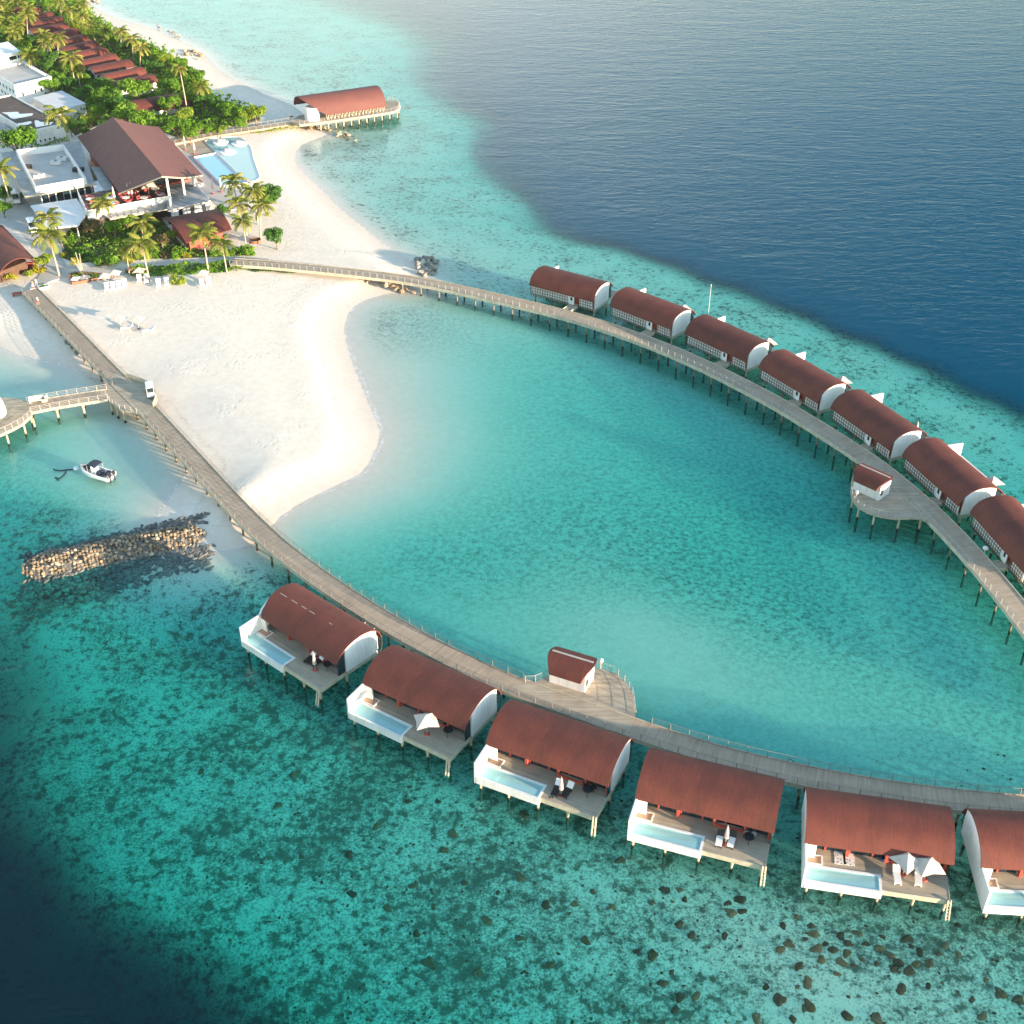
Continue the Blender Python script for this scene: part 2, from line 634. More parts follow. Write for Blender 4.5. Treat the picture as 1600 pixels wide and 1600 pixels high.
# ------------------------------------------------------------------ island shore and sea floor
SHORE = [(-900, 40), (60, -90), (110, -20), (142, 9), (182, 31), (222, 40), (245, 48), (264, 56), (295, 70), (320, 86), (345, 115), (382, 132), (420, 152),
         (450, 160), (478, 180), (492, 199), (517, 208), (495, 217), (468, 226), (459, 242), (461, 255), (475, 269), (486, 282), (506, 300), (540, 335),
         (575, 362), (605, 386), (632, 402), (652, 414), (662, 428), (660, 448), (640, 456), (609, 458), (576, 466), (549, 480), (538, 502), (537, 524),
         (545, 549), (556, 585), (570, 618), (586, 654), (594, 676), (588, 698), (577, 722), (562, 741), (532, 755), (496, 771), (466, 788), (438, 806), (420, 824),
         (404, 848), (370, 857), (320, 859), (290, 853), (246, 832), (252, 800), (275, 767), (297, 743), (296, 732), (262, 695), (225, 650), (205, 632), (188, 620),
         (169, 600), (144, 586), (112, 573), (67, 560), (22, 553), (0, 537), (-40, 525), (-150, 520), (-700, 480)]
shore = np.array([[*P(a, b, 0)[:2]] for a, b in SHORE])


def smooth_closed(p, n=3):
    for _ in range(n):
        q = 0.75 * p + 0.25 * np.roll(p, -1, 0)
        r = 0.25 * p + 0.75 * np.roll(p, -1, 0)
        p = np.stack([q, r], 1).reshape(-1, 2)
    return p


shore = smooth_closed(shore, 2)

NEAR_C = [(-94.6, 221.9), (-93.1, 219.8), (-87.3, 212), (-81.5, 204), (-75.2, 195.3), (-69.3, 187.2), (-64.2, 180.2), (-59.9, 174.4), (-54.2, 166.3), (-48.9, 158.7), (-43.7, 151.2), (-38.9, 144.4),
          (-34.4, 138.5), (-32.1, 135.7), (-28.3, 131.5), (-24, 127.1), (-19.7, 123), (-15.2, 119), (-10.3, 115), (-5.8, 111.6), (-1.1, 108.5), (4.1, 105.6), (9.1, 103), (14.5, 100.3), (19.1, 98),
          (24.3, 95.8), (30.2, 93.8), (34.7, 92.5), (39.9, 91.2), (46.7, 89.9), (54, 89.0), (62, 88.3), (72, 88.0)]
FAR_C = [(-57.5, 236.0), (-50.3, 235.0), (-41.7, 233.0), (-31.9, 230.6), (-21.1, 227.4), (-12.9, 223.7), (-5, 219.4), (2.9, 215), (9, 211.4), (15.4, 207.1), (22.6, 201.2), (28.8, 195.3), (34.7, 188.7),
         (40.0, 181.9), (44.7, 175.5), (50.1, 166.7), (53.6, 160.6), (56.3, 155.2), (59.6, 146.5), (61.8, 138.6), (63.7, 129.8), (64.9, 122.5), (66, 114), (66.6, 104)]

DEPTH = [(620, 470, .7, .45), (600, 510, .7, .55), (660, 500, 1.0, .55), (700, 480, 1.2, .3), (760, 520, 1.4, .3), (620, 580, .5, .05), (700, 580, 1.1, .12), (800, 560, 2.0, .3), (900, 560, 2.6, .4),
         (640, 660, .6, .05), (720, 680, 1.2, .12), (820, 650, 2.2, .35), (940, 640, 2.9, .4), (1050, 620, 3.1, .4), (650, 760, .9, .08), (740, 780, 2.0, .35), (860, 780, 2.7, .5),
         (980, 740, 2.8, .45), (1100, 720, 3.0, .45), (1200, 720, 3.3, .5), (540, 800, .7, .08), (560, 835, 1.6, .2), (480, 850, 1.7, .2), (520, 890, 2.4, .35), (640, 860, 2.7, .5), (760, 870, 2.8, .55), (900, 880, 2.2, .5),
         (1000, 830, 2.8, .65), (1080, 890, 3.0, .7), (1200, 840, 3.3, .55), (1300, 760, 3.6, .55), (1300, 860, 3.0, .5), (1240, 950, 3.0, .75), (1350, 930, 2.7, .5), (1450, 920, 2.7, .55),
         (640, 940, 2.4, .3), (760, 970, 2.1, .25), (880, 970, 1.7, .3), (1000, 960, 1.5, .2), (1100, 980, 1.7, .32), (1050, 1060, 1.6, .18), (1150, 1080, 1.6, .28), (1250, 1060, 1.9, .35),
         (1350, 1040, 2.2, .45), (1500, 1020, 2.4, .5), (1580, 1080, 2.3, .5), (1450, 1120, 2.1, .45), (1300, 1140, 2.0, .3), (1150, 1150, 2.2, .3), (1400, 1190, 2.1, .35), (1560, 1190, 2.1, .45),
         (100, 730, 1.3, .08), (200, 720, 1.0, .04), (150, 680, 1.2, .04), (60, 660, 1.9, .2), (240, 780, .7, .04), (120, 790, 1.8, .4), (40, 760, 2.4, .55), (40, 820, 3.0, .6), (150, 820, 1.8, .4),
         (60, 590, .7, .1), (120, 605, .7, .05), (20, 620, 1.1, .1), (10, 700, 2.0, .4), (-60, 700, 2.4, .4), (-60, 850, 3.8, .4),
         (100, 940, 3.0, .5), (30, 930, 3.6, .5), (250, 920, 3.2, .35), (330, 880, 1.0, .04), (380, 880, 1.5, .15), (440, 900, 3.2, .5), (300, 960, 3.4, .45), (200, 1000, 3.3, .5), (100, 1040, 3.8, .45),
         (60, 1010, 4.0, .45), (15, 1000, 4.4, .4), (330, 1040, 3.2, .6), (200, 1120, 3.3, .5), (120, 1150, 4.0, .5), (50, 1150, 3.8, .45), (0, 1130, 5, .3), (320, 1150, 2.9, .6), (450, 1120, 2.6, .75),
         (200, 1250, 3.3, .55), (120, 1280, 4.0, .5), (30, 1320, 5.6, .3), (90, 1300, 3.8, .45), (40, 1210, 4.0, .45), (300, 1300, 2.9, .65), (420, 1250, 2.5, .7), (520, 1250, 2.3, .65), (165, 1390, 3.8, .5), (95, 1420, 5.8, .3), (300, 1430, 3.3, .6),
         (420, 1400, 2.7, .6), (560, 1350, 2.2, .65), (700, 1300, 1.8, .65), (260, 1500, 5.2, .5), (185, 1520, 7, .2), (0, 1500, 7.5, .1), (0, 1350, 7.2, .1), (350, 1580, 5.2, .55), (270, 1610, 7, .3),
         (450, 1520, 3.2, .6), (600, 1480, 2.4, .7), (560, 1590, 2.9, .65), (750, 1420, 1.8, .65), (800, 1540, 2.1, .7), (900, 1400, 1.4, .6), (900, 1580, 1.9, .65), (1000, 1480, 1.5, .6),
         (1100, 1400, 1.1, .5), (1100, 1560, 1.5, .55), (1200, 1480, .95, .3), (1250, 1560, .9, .2), (1350, 1530, .9, .35), (1350, 1480, 1.1, .75), (1500, 1520, 1.0, .6), (1550, 1460, 1.2, .6),
         (1580, 1590, 1.2, .6), (1440, 1590, 1.0, .45), (1250, 1430, 1.0, .5), (1240, 1350, 1.7, .4), (700, 1080, 2.5, .5), (1000, 1190, 2.4, .5), (1650, 1400, 1.2, .6), (1650, 1650, 1.2, .6), (900, 1700, 2.0, .6),
         (880, 400, 1.31, 0.26), (980, 420, 1.39, 0.26), (760, 380, 1.15, 0.20), (1100, 470, 1.56, 0.29), (1250, 540, 1.64, 0.32), (1400, 620, 1.64, 0.34), (1500, 690, 1.56, 0.34), (1590, 740, 1.64, 0.34),
         (1000, 385, 1.80, 0.23), (1200, 460, 1.89, 0.29), (1350, 520, 1.89, 0.29), (1500, 600, 1.89, 0.32), (1600, 640, 1.89, 0.29),
         (900, 312, 4.0, .3), (1000, 352, 4.0, .3), (1100, 385, 4.0, .35), (1200, 419, 4.0, .35), (1300, 458, 4.0, .35), (1400, 500, 4.0, .35), (1500, 542, 4.0, .35), (1600, 587, 4.0, .35), (1700, 640, 4.0, .35),
         (900, 275, 5, .2), (1000, 325, 12, .2), (1100, 360, 13, .2), (1200, 394, 14, .2), (1300, 432, 14, .2), (1400, 472, 14, .2), (1500, 512, 14, .2), (1600, 556, 14, .2), (1700, 600, 11, .2),
         (1200, 300, 14, .1), (1500, 400, 14, .1), (1600, 200, 14, .1), (1000, 200, 12, .1), (1300, 100, 14, .1), (1600, 0, 14, .1), (1100, 60, 13, .1), (1900, 300, 14, .1),
         (700, 330, 1.4, .29), (600, 320, 1.3, .32), (560, 270, 1.3, .36), (800, 300, 1.6, .26), (700, 230, 1.5, .26), (620, 180, 1.5, .29), (800, 180, 2.7, .20), (500, 120, 1.5, .32), (400, 60, 1.6, .32),
         (550, 40, 1.8, .20), (700, 80, 2.7, .20), (850, 60, 4.2, .13), (300, 20, 1.9, .29), (350, 100, 1.0, .26), (480, 240, .5, .39), (520, 290, .6, .26), (620, -40, 3.0, .2), (400, -30, 2.5, .2)]
dp = np.array([[*P(a, b, 0)[:2]] for a, b, _, _ in DEPTH])
dval = np.array([[d, c] for _, _, d, c in DEPTH])


def rbf_fit(p, v, lam=0.3):
    n = len(p)
    K = np.sqrt(((p[:, None] - p[None]) ** 2).sum(-1))
    A = np.zeros((n + 1, n + 1))
    A[:n, :n] = K - lam * np.eye(n)
    A[:n, n] = A[n, :n] = 1
    return np.linalg.solve(A, np.vstack([v, np.zeros((1, v.shape[1]))]))


RW = rbf_fit(dp, dval)


def rbf_eval(q):
    out = np.zeros((len(q), 2))
    for i in range(0, len(q), 20000):
        s = q[i:i + 20000]
        K = np.sqrt(((s[:, None] - dp[None]) ** 2).sum(-1))
        out[i:i + 20000] = K @ RW[:-1] + RW[-1]
    return out


def shore_dist(q):
    """signed distance to the waterline: positive out at sea"""
    a = shore
    b = np.roll(shore, -1, 0)
    d2 = np.full(len(q), 1e18)
    ins = np.zeros(len(q), bool)
    for (x0, y0), (x1, y1) in zip(a, b):
        dx, dy = x1 - x0, y1 - y0
        t = np.clip(((q[:, 0] - x0) * dx + (q[:, 1] - y0) * dy) / (dx * dx + dy * dy + 1e-12), 0, 1)
        d2 = np.minimum(d2, (q[:, 0] - x0 - t * dx) ** 2 + (q[:, 1] - y0 - t * dy) ** 2)
        c = ((y0 > q[:, 1]) != (y1 > q[:, 1]))
        with np.errstate(divide='ignore', invalid='ignore'):
            xi = x0 + (q[:, 1] - y0) * dx / (dy if dy != 0 else 1e-12)
        ins ^= c & (q[:, 0] < xi)
    d = np.sqrt(d2)
    return np.where(ins, -d, d)


def axis(lo, hi, flo, fhi, fine, coarse):
    a = list(np.arange(lo, flo, coarse)) + list(np.arange(flo, fhi, fine)) + list(np.arange(fhi, hi + coarse, coarse))
    far = [700, 1100, 2000, 4000, 9000]
    return np.array([lo - f for f in far[::-1]] + a + [hi + f for f in far])


gx = axis(-240, 240, -105, 20, 0.8, 3.0)
gy = axis(40, 560, 120, 245, 0.8, 2.5)
GX, GY = np.meshgrid(gx, gy)
Q = np.stack([GX.ravel(), GY.ravel()], 1)
Qc = np.clip(Q, [-330, 30], [330, 640])
sdist = shore_dist(Qc)
dc = rbf_eval(Qc)
# gentle natural unevenness
wob = 0.10 * np.sin(Qc[:, 0] * 0.31 + 1.3 * np.sin(Qc[:, 1] * 0.11)) + 0.10 * np.sin(Qc[:, 1] * 0.27 + 1.1 * np.sin(Qc[:, 0] * 0.17))
depth = np.clip(dc[:, 0], 0.35, 14.0)
LAGOON_SHOAL = 0.75
e = np.maximum(sdist, 0)
# the lagoon floor inside the two walkways is a soft weedy film, the reef outside is lumpy
lag = np.array(NEAR_C[6:] + FAR_C[::-1])
soft = np.zeros(len(Q), bool)
for (x0, y0), (x1, y1) in zip(lag, np.roll(lag, -1, 0)):
    c_ = ((y0 > Q[:, 1]) != (y1 > Q[:, 1]))
    with np.errstate(divide='ignore', invalid='ignore'):
        soft ^= c_ & (Q[:, 0] < x0 + (Q[:, 1] - y0) * (x1 - x0) / ((y1 - y0) if y1 != y0 else 1e-9))
bay = [tuple(P(a, b_, 0)[:2]) for a, b_ in [(-200, 520), (0, 545), (120, 590), (200, 640), (262, 705), (300, 745), (262, 800), (236, 826), (150, 800), (60, 770), (-200, 760)]]
for (x0, y0), (x1, y1) in zip(bay, bay[1:] + bay[:1]):
    c_ = ((y0 > Q[:, 1]) != (y1 > Q[:, 1]))
    with np.errstate(divide='ignore', invalid='ignore'):
        soft ^= c_ & (Q[:, 0] < x0 + (Q[:, 1] - y0) * (x1 - x0) / ((y1 - y0) if y1 != y0 else 1e-9))
soft = soft.astype(float).reshape(GX.shape)
for _ in range(6):
    s_ = soft.copy()
    s_[1:-1, 1:-1] = (soft[1:-1, 1:-1] * 2 + soft[:-2, 1:-1] + soft[2:, 1:-1] + soft[1:-1, :-2] + soft[1:-1, 2:]) / 6
    soft = s_
soft = soft.ravel()
depth = depth * (1 - soft * (1 - LAGOON_SHOAL))
sea_h = -np.minimum(depth * (1 - np.exp(-e / 5.5)), 0.07 * e + 0.006 * e * e)
i = np.maximum(-sdist + wob * 2.2, 0)
land_h = np.interp(i, [0, 3, 5.6, 7.4, 8.6, 13, 30], [0, 0.18, 0.33, 0.80, 0.87, 0.92, 1.3])
# the berm is only steep towards the sun; lee slopes are flattened to stay lit
sg = sdist.reshape(GX.shape)
g_x = np.gradient(sg, axis=1) / np.gradient(GX, axis=1)
g_y = np.gradient(sg, axis=0) / np.gradient(GY, axis=0)
shade_side = np.clip(0.5 - 1.6 * (g_x * math.cos(SUN_AZ) + g_y * math.sin(SUN_AZ)), 0, 1).ravel()
land_h = land_h * (1 - shade_side) + shade_side * np.interp(i, [0, 5, 12, 30], [0, 0.32, 0.90, 1.3])
lg = land_h.reshape(GX.shape)
for _ in range(10):
    lb_ = lg.copy()
    lb_[1:-1, 1:-1] = (lg[1:-1, 1:-1] * 2 + lg[:-2, 1:-1] + lg[2:, 1:-1] + lg[1:-1, :-2] + lg[1:-1, 2:]) / 6
    lg = np.where((shade_side.reshape(GX.shape) > 0.02), lb_, lg * 0.6 + lb_ * 0.4)
land_h = lg.ravel()
H = np.where(sdist > 0, sea_h, land_h)
cover = np.clip(dc[:, 1], 0.0, 0.85) * np.clip((e - 1.5) / 5.0, 0, 1)
wdepth = np.maximum(-H, 0)
# blue water scattered back over the lip of the drop-off reaches a few metres in over the shelf
opn = np.clip((Q[:, 1] - 130) / 50, 0, 1) * (1 - soft)
lip = np.maximum(rbf_eval(np.clip(Q + [2.5, 5.5], [-330, 30], [330, 640]))[:, 0], rbf_eval(np.clip(Q + [1.2, 2.8], [-330, 30], [330, 640]))[:, 0])
body = np.where((opn > 0) & (wdepth > 1.0), np.maximum(wdepth, np.minimum(lip, 14)), wdepth)


def grid_obj(name, z, attrs, mat):
    ny, nx = GX.shape
    me = bpy.data.meshes.new(name)
    v = np.stack([Q[:, 0], Q[:, 1], z], 1)
    idx = np.arange(ny * nx).reshape(ny, nx)
    f = np.stack([idx[:-1, :-1], idx[:-1, 1:], idx[1:, 1:], idx[1:, :-1]], -1).reshape(-1, 4)
    me.vertices.add(len(v))
    me.vertices.foreach_set('co', v.ravel())
    me.loops.add(f.size)
    me.loops.foreach_set('vertex_index', f.ravel().astype(np.int32))
    me.polygons.add(len(f))
    me.polygons.foreach_set('loop_start', np.arange(0, f.size, 4, dtype=np.int32))
    me.polygons.foreach_set('loop_total', np.full(len(f), 4, np.int32))
    me.polygons.foreach_set('use_smooth', np.ones(len(f), bool))
    me.update(calc_edges=True)
    for k, a in attrs.items():
        at = me.attributes.new(k, 'FLOAT', 'POINT')
        at.data.foreach_set('value', a.astype(np.float32))
    me.materials.append(mat)
    o = bpy.data.objects.new(name, me)
    COL.objects.link(o)
    o['kind'] = 'structure'
    return o


def mat_terrain():
    m = NT('sand_and_reef_floor')
    co_ = m.coords()
    geo = m.n('ShaderNodeNewGeometry')
    sep = m.n('ShaderNodeSeparateXYZ')
    m.l(geo.outputs['Position'], sep.inputs[0])
    z = sep.outputs[2]
    grain = m.noise(co_, 0.8, 5, 0.65)
    big = m.noise(co_, 0.06, 3)
    sand = m.mix(m.ramp(grain, [(0.3, 0.0), (0.7, 1.0)]), (0.67, 0.59, 0.49), (0.78, 0.71, 0.61))
    sand = m.mix(m.math('MULTIPLY', big, 0.25), sand, (0.72, 0.63, 0.53))
    wet = m.ramp(m.math('ADD', m.math('MULTIPLY', z, 1.0), m.math('MULTIPLY', m.noise(co_, 0.35, 3), 0.12)), [(0.05, 1.0), (0.30, 0.0)])
    sand = m.mix(m.math('MULTIPLY', wet, 0.45), sand, (0.50, 0.43, 0.35))
    wr = m.ramp(m.math('ADD', z, m.math('MULTIPLY', m.noise(co_, 0.22, 4, 0.6), 0.16)), [(0.375, 0.0), (0.40, 1.0), (0.415, 1.0), (0.45, 0.0)])
    sand = m.mix(m.math('MULTIPLY', wr, m.ramp(m.noise(co_, 1.4, 3, 0.7), [(0.45, 0.0), (0.65, 0.45)])), sand, (0.36, 0.29, 0.21))
    # reef, rubble and weed below water, by how much of it covers the floor here
    cov = m.attr('cover')
    n1 = m.noise(co_, 0.9, 6, 0.74, 0.15)
    n2 = m.noise(co_, 3.4, 4, 0.76, 0.1)
    n3 = m.noise(co_, 0.14, 3, 0.5)
    th = m.math('SUBTRACT', m.math('ADD', 0.578, m.math('MULTIPLY', m.math('SUBTRACT', n3, 0.5), 0.25)), m.math('MULTIPLY', cov, 0.20))
    k1 = m.math('MULTIPLY', m.math('SUBTRACT', n1, th), 9.0, True)
    k2 = m.math('MULTIPLY', m.math('SUBTRACT', n2, th), 8.0, True)
    kc = m.math('MAXIMUM', k1, m.math('MULTIPLY', k2, 0.85))
    nf = m.noise(co_, 1.3, 5, 0.75, 0.2)
    film = m.math('MULTIPLY', m.math('MULTIPLY', m.math('SUBTRACT', cov, 0.14), 1.20, True), m.math('ADD', 0.60, m.math('MULTIPLY', m.math('SUBTRACT', nf, 0.5), 7.5)), True)
    spk = m.math('MULTIPLY', m.math('SUBTRACT', n2, m.math('SUBTRACT', 0.625, m.math('MULTIPLY', cov, 0.12))), 9.0, True)
    ks = m.math('MAXIMUM', m.math('MULTIPLY', film, 0.85), m.math('MULTIPLY', spk, 0.8))
    sf = m.attr('soft')
    k = m.math('ADD', m.math('MULTIPLY', kc, m.math('SUBTRACT', 1.0, sf)), m.math('MULTIPLY', ks, sf))
    k = m.math('MULTIPLY', k, m.math('MULTIPLY', cov, 12.0, True))
    vor = m.n('ShaderNodeTexVoronoi')
    vor.inputs['Scale'].default_value = 0.9
    m.l(co_, vor.inputs['Vector'])
    reef = m.mix(m.ramp(n2, [(0.3, 0.0), (0.75, 1.0)]), (0.018, 0.026, 0.021), (0.11, 0.12, 0.088))
    reef = m.mix(m.ramp(vor.outputs[0], [(0.1, 0.5), (0.8, 0.0)]), reef, (0.13, 0.10, 0.06))
    col = m.mix(m.math('MULTIPLY', k, 0.92), sand, reef)
    # footprints and wind ripples on the dry sand, lumps on the reef
    pr = m.n('ShaderNodeTexVoronoi')
    pr.inputs['Scale'].default_value = 1.1
    pr.inputs['Randomness'].default_value = 1.0
    m.l(m.coords(scale=(1.0, 0.8, 1)), pr.inputs['Vector'])
    foot = m.math('MULTIPLY', m.ramp(pr.outputs[0], [(0.05, 0.0), (0.45, 1.0)]), m.ramp(m.noise(co_, 0.09, 2), [(0.42, 0.0), (0.62, 1.0)]))
    dry = m.ramp(z, [(0.55, 0.0), (0.85, 1.0)])
    hgt = m.math('ADD', m.math('MULTIPLY', foot, m.math('MULTIPLY', dry, 0.36)), m.math('MULTIPLY', k, 0.8))
    hgt = m.math('ADD', hgt, m.math('MULTIPLY', grain, 0.12))
    # light arrives steeper under water than above it (refraction), so slopes shade less there
    bmp = m.bump(hgt, 0.7, 0.13)
    up = m.n('ShaderNodeMix', data_type='VECTOR')
    m.l(m.ramp(z, [(0.0, 0.85), (0.02, 0.0)]), up.inputs[0])
    zz = m.math('MULTIPLY', z, 1.0)
    m.l(bmp, up.inputs[4])
    up.inputs[5].default_value = (0, 0, 1)
    nrm = m.n('ShaderNodeVectorMath', operation='NORMALIZE')
    m.l(up.outputs[1], nrm.inputs[0])
    b = m.bsdf(col, 0.9, 0, 0.15, nrm.outputs[0])
    return m.m


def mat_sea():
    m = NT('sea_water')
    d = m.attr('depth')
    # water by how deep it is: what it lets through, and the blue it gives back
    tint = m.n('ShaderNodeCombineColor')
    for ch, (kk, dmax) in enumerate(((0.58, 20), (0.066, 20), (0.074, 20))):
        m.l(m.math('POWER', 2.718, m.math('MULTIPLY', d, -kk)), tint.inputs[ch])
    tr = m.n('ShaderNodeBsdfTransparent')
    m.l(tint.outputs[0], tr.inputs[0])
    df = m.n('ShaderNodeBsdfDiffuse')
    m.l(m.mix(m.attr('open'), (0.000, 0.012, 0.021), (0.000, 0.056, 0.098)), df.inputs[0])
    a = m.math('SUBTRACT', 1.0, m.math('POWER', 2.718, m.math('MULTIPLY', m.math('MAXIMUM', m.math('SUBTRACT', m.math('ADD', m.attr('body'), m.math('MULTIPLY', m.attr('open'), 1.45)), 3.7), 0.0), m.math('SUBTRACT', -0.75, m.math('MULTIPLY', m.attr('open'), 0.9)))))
    body = m.n('ShaderNodeMixShader')
    m.l(a, body.inputs[0])
    # ripples scatter about half of the light that comes down through the surface
    tl = m.n('ShaderNodeBsdfTranslucent')
    m.l(tint.outputs[0], tl.inputs[0])
    gb = m.n('ShaderNodeNewGeometry')
    sc_ = m.n('ShaderNodeMixShader')
    m.l(m.math('MULTIPLY', gb.outputs['Backfacing'], 0.5), sc_.inputs[0])
    m.l(tr.outputs[0], sc_.inputs[1])
    m.l(tl.outputs[0], sc_.inputs[2])
    m.l(sc_.outputs[0], body.inputs[1])
    m.l(df.outputs[0], body.inputs[2])
    gl = m.n('ShaderNodeBsdfGlossy')
    gl.inputs['Roughness'].default_value = 0.12
    w1 = m.noise(m.coords(scale=(0.55, 1.0, 1), rot=R(-14)), 1.5, 4, 0.6, 0.5)
    w2 = m.noise(m.coords(scale=(0.45, 1.0, 1), rot=R(20)), 0.55, 3, 0.55, 0.4)
    w3 = m.noise(m.coords(scale=(0.35, 1.0, 1), rot=R(4)), 0.16, 3, 0.5, 0.6)
    hh = m.math('ADD', m.math('ADD', m.math('MULTIPLY', w1, 0.35), m.math('MULTIPLY', w2, 0.7)), m.math('MULTIPLY', w3, 0.8))
    # calmer inside the shallows
    st = m.ramp(m.math('MULTIPLY', d, 0.1), [(0.0, 0.10), (0.25, 0.26), (0.8, 0.45)])
    bp = m.n('ShaderNodeBump')
    bp.inputs['Distance'].default_value = 0.5
    m.l(st, bp.inputs['Strength'])
    m.l(hh, bp.inputs['Height'])
    m.l(bp.outputs[0], gl.inputs['Normal'])
    fr = m.n('ShaderNodeFresnel')
    fr.inputs[0].default_value = 1.33
    m.l(bp.outputs[0], fr.inputs['Normal'])
    mx = m.n('ShaderNodeMixShader')
    geo = m.n('ShaderNodeNewGeometry')
    # seen from below the skin lets the light pass (no total reflection for the straight, unrefracted rays)
    dt = m.n('ShaderNodeVectorMath', operation='DOT_PRODUCT')
    m.l(geo.outputs['True Normal'], dt.inputs[0])
    m.l(geo.outputs['Incoming'], dt.inputs[1])
    sch = m.math('ADD', 0.02, m.math('MULTIPLY', m.math('POWER', m.math('SUBTRACT', 1.0, m.math('ABSOLUTE', dt.outputs['Value'])), 5.0), 0.98))
    fac = m.math('MULTIPLY', m.math('MAXIMUM', m.math('SUBTRACT', m.math('MULTIPLY', fr.outputs[0], 0.82), 0.008), 0.0), m.math('SUBTRACT', 1.0, geo.outputs['Backfacing']))
    fac = m.math('ADD', fac, m.math('MULTIPLY', geo.outputs['Backfacing'], sch))
    m.l(fac, mx.inputs[0])
    m.l(body.outputs[0], mx.inputs[1])
    m.l(gl.outputs[0], mx.inputs[2])
    # thin broken swash lines where the water is a hand deep
    fo = m.math('MULTIPLY', m.ramp(m.math('ADD', d, m.math('MULTIPLY', m.noise(m.coords(), 0.35, 3), 0.10)), [(0.055, 0.0), (0.075, 1.0), (0.10, 0.15), (0.135, 0.0)]),
                m.ramp(m.noise(m.coords(), 0.8, 4, 0.7), [(0.42, 0.0), (0.62, 0.85)]))
    fd = m.n('ShaderNodeBsdfDiffuse')
    fd.inputs[0].default_value = (0.8, 0.8, 0.8, 1)
    m2 = m.n('ShaderNodeMixShader')
    m.l(fo, m2.inputs[0])
    m.l(mx.outputs[0], m2.inputs[1])
    m.l(fd.outputs[0], m2.inputs[2])
    m.l(m2.outputs[0], m.out.inputs[0])
    return m.m


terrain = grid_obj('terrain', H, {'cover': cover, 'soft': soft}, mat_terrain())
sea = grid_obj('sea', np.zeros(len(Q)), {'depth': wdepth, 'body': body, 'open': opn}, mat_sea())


HG = H.reshape(GX.shape)


def ground_z(x, y):
    i_ = int(np.clip(np.searchsorted(gx, x) - 1, 0, len(gx) - 2))
    j_ = int(np.clip(np.searchsorted(gy, y) - 1, 0, len(gy) - 2))
    u_, v_ = (x - gx[i_]) / (gx[i_ + 1] - gx[i_]), (y - gy[j_]) / (gy[j_ + 1] - gy[j_])
    return float((HG[j_, i_] * (1 - u_) + HG[j_, i_ + 1] * u_) * (1 - v_) + (HG[j_ + 1, i_] * (1 - u_) + HG[j_ + 1, i_ + 1] * u_) * v_)
# ------------------------------------------------------------------ jetties
ZW = 2.2                                     # walkway deck height


def chaikin(pts, n=2):
    pts = [Vector(p) for p in pts]
    for _ in range(n):
        q = [pts[0]]
        for a, b in zip(pts, pts[1:]):
            q += [a.lerp(b, 0.25), a.lerp(b, 0.75)]
        q.append(pts[-1])
        pts = q
    return pts


def normals(pts):
    out = []
    for k in range(len(pts)):
        d = pts[min(k + 1, len(pts) - 1)] - pts[max(k - 1, 0)]
        d = Vector((d.x, d.y, 0)).normalized()
        out.append(Vector((-d.y, d.x, 0)))
    return out


def strip_deck(name, parent, pts, widths, z, th, mat='walk', u0=0.0):
    """planked strip with uv (u along, v across)"""
    nr = normals(pts)
    vs, fs, uvs = [], [], []
    s = u0
    for k, (p, n_) in enumerate(zip(pts, nr)):
        wd = widths[k] / 2
        if k:
            s += (pts[k] - pts[k - 1]).length
        a, b = p + n_ * wd, p - n_ * wd
        vs += [(a.x, a.y, z), (b.x, b.y, z), (a.x, a.y, z - th), (b.x, b.y, z - th)]
        uvs += [(s, wd), (s, -wd), (s, wd), (s, -wd)]
    for k in range(len(pts) - 1):
        o, q = 4 * k, 4 * k + 4
        fs += [(o + 1, q + 1, q, o), (o, q, q + 2, o + 2), (o + 3, q + 3, q + 1, o + 1), (o + 2, q + 2, q + 3, o + 3)]
    e_ = 4 * (len(pts) - 1)
    fs += [(0, 2, 3, 1), (e_ + 1, e_ + 3, e_ + 2, e_)]
    b = MB()
    b.add(vs, fs)
    o = b.build(name, mat, parent)
    uvl = o.data.uv_layers.new(name='UVMap')
    for lp in o.data.loops:
        uvl.data[lp.index].uv = uvs[lp.vertex_index]
    return o


def railing(parent, pts, z, h=1.0, step=2.0, post=0.035, cables=3, mat='rail', top=0.03):
    """posts with a top rail and cables along a polyline (one part)"""
    b = MB()
    q = resample(pts, step)
    for p in q:
        b.box(p.x - post, p.x + post, p.y - post, p.y + post, z - 0.1, z + h)
    b.tube([(p.x, p.y, z + h) for p in resample(pts, 1.0)], top, 4)
    for c in range(cables):
        b.tube([(p.x, p.y, z + h * (c + 0.6) / (cables + 0.6)) for p in resample(pts, 2.0)], 0.018, 3)
    return b.build('railing', mat, parent)


def offset(pts, d):
    return [p + n_ * d for p, n_ in zip(pts, normals(pts))]


def pile(parent, x, y, ztop, r=0.16, zmin=None, mat='pile'):
    zb = (ground_z(x, y) - 0.6) if zmin is None else zmin
    b = MB()
    b.cyl((x, y, zb), (x, y, ztop), r * 1.05, r, 8)
    b.cyl((x, y, ztop - 0.35), (x, y, ztop), r * 1.5, r * 1.5, 8)
    return smooth_by_angle(b.build('pile', mat, parent), 50)


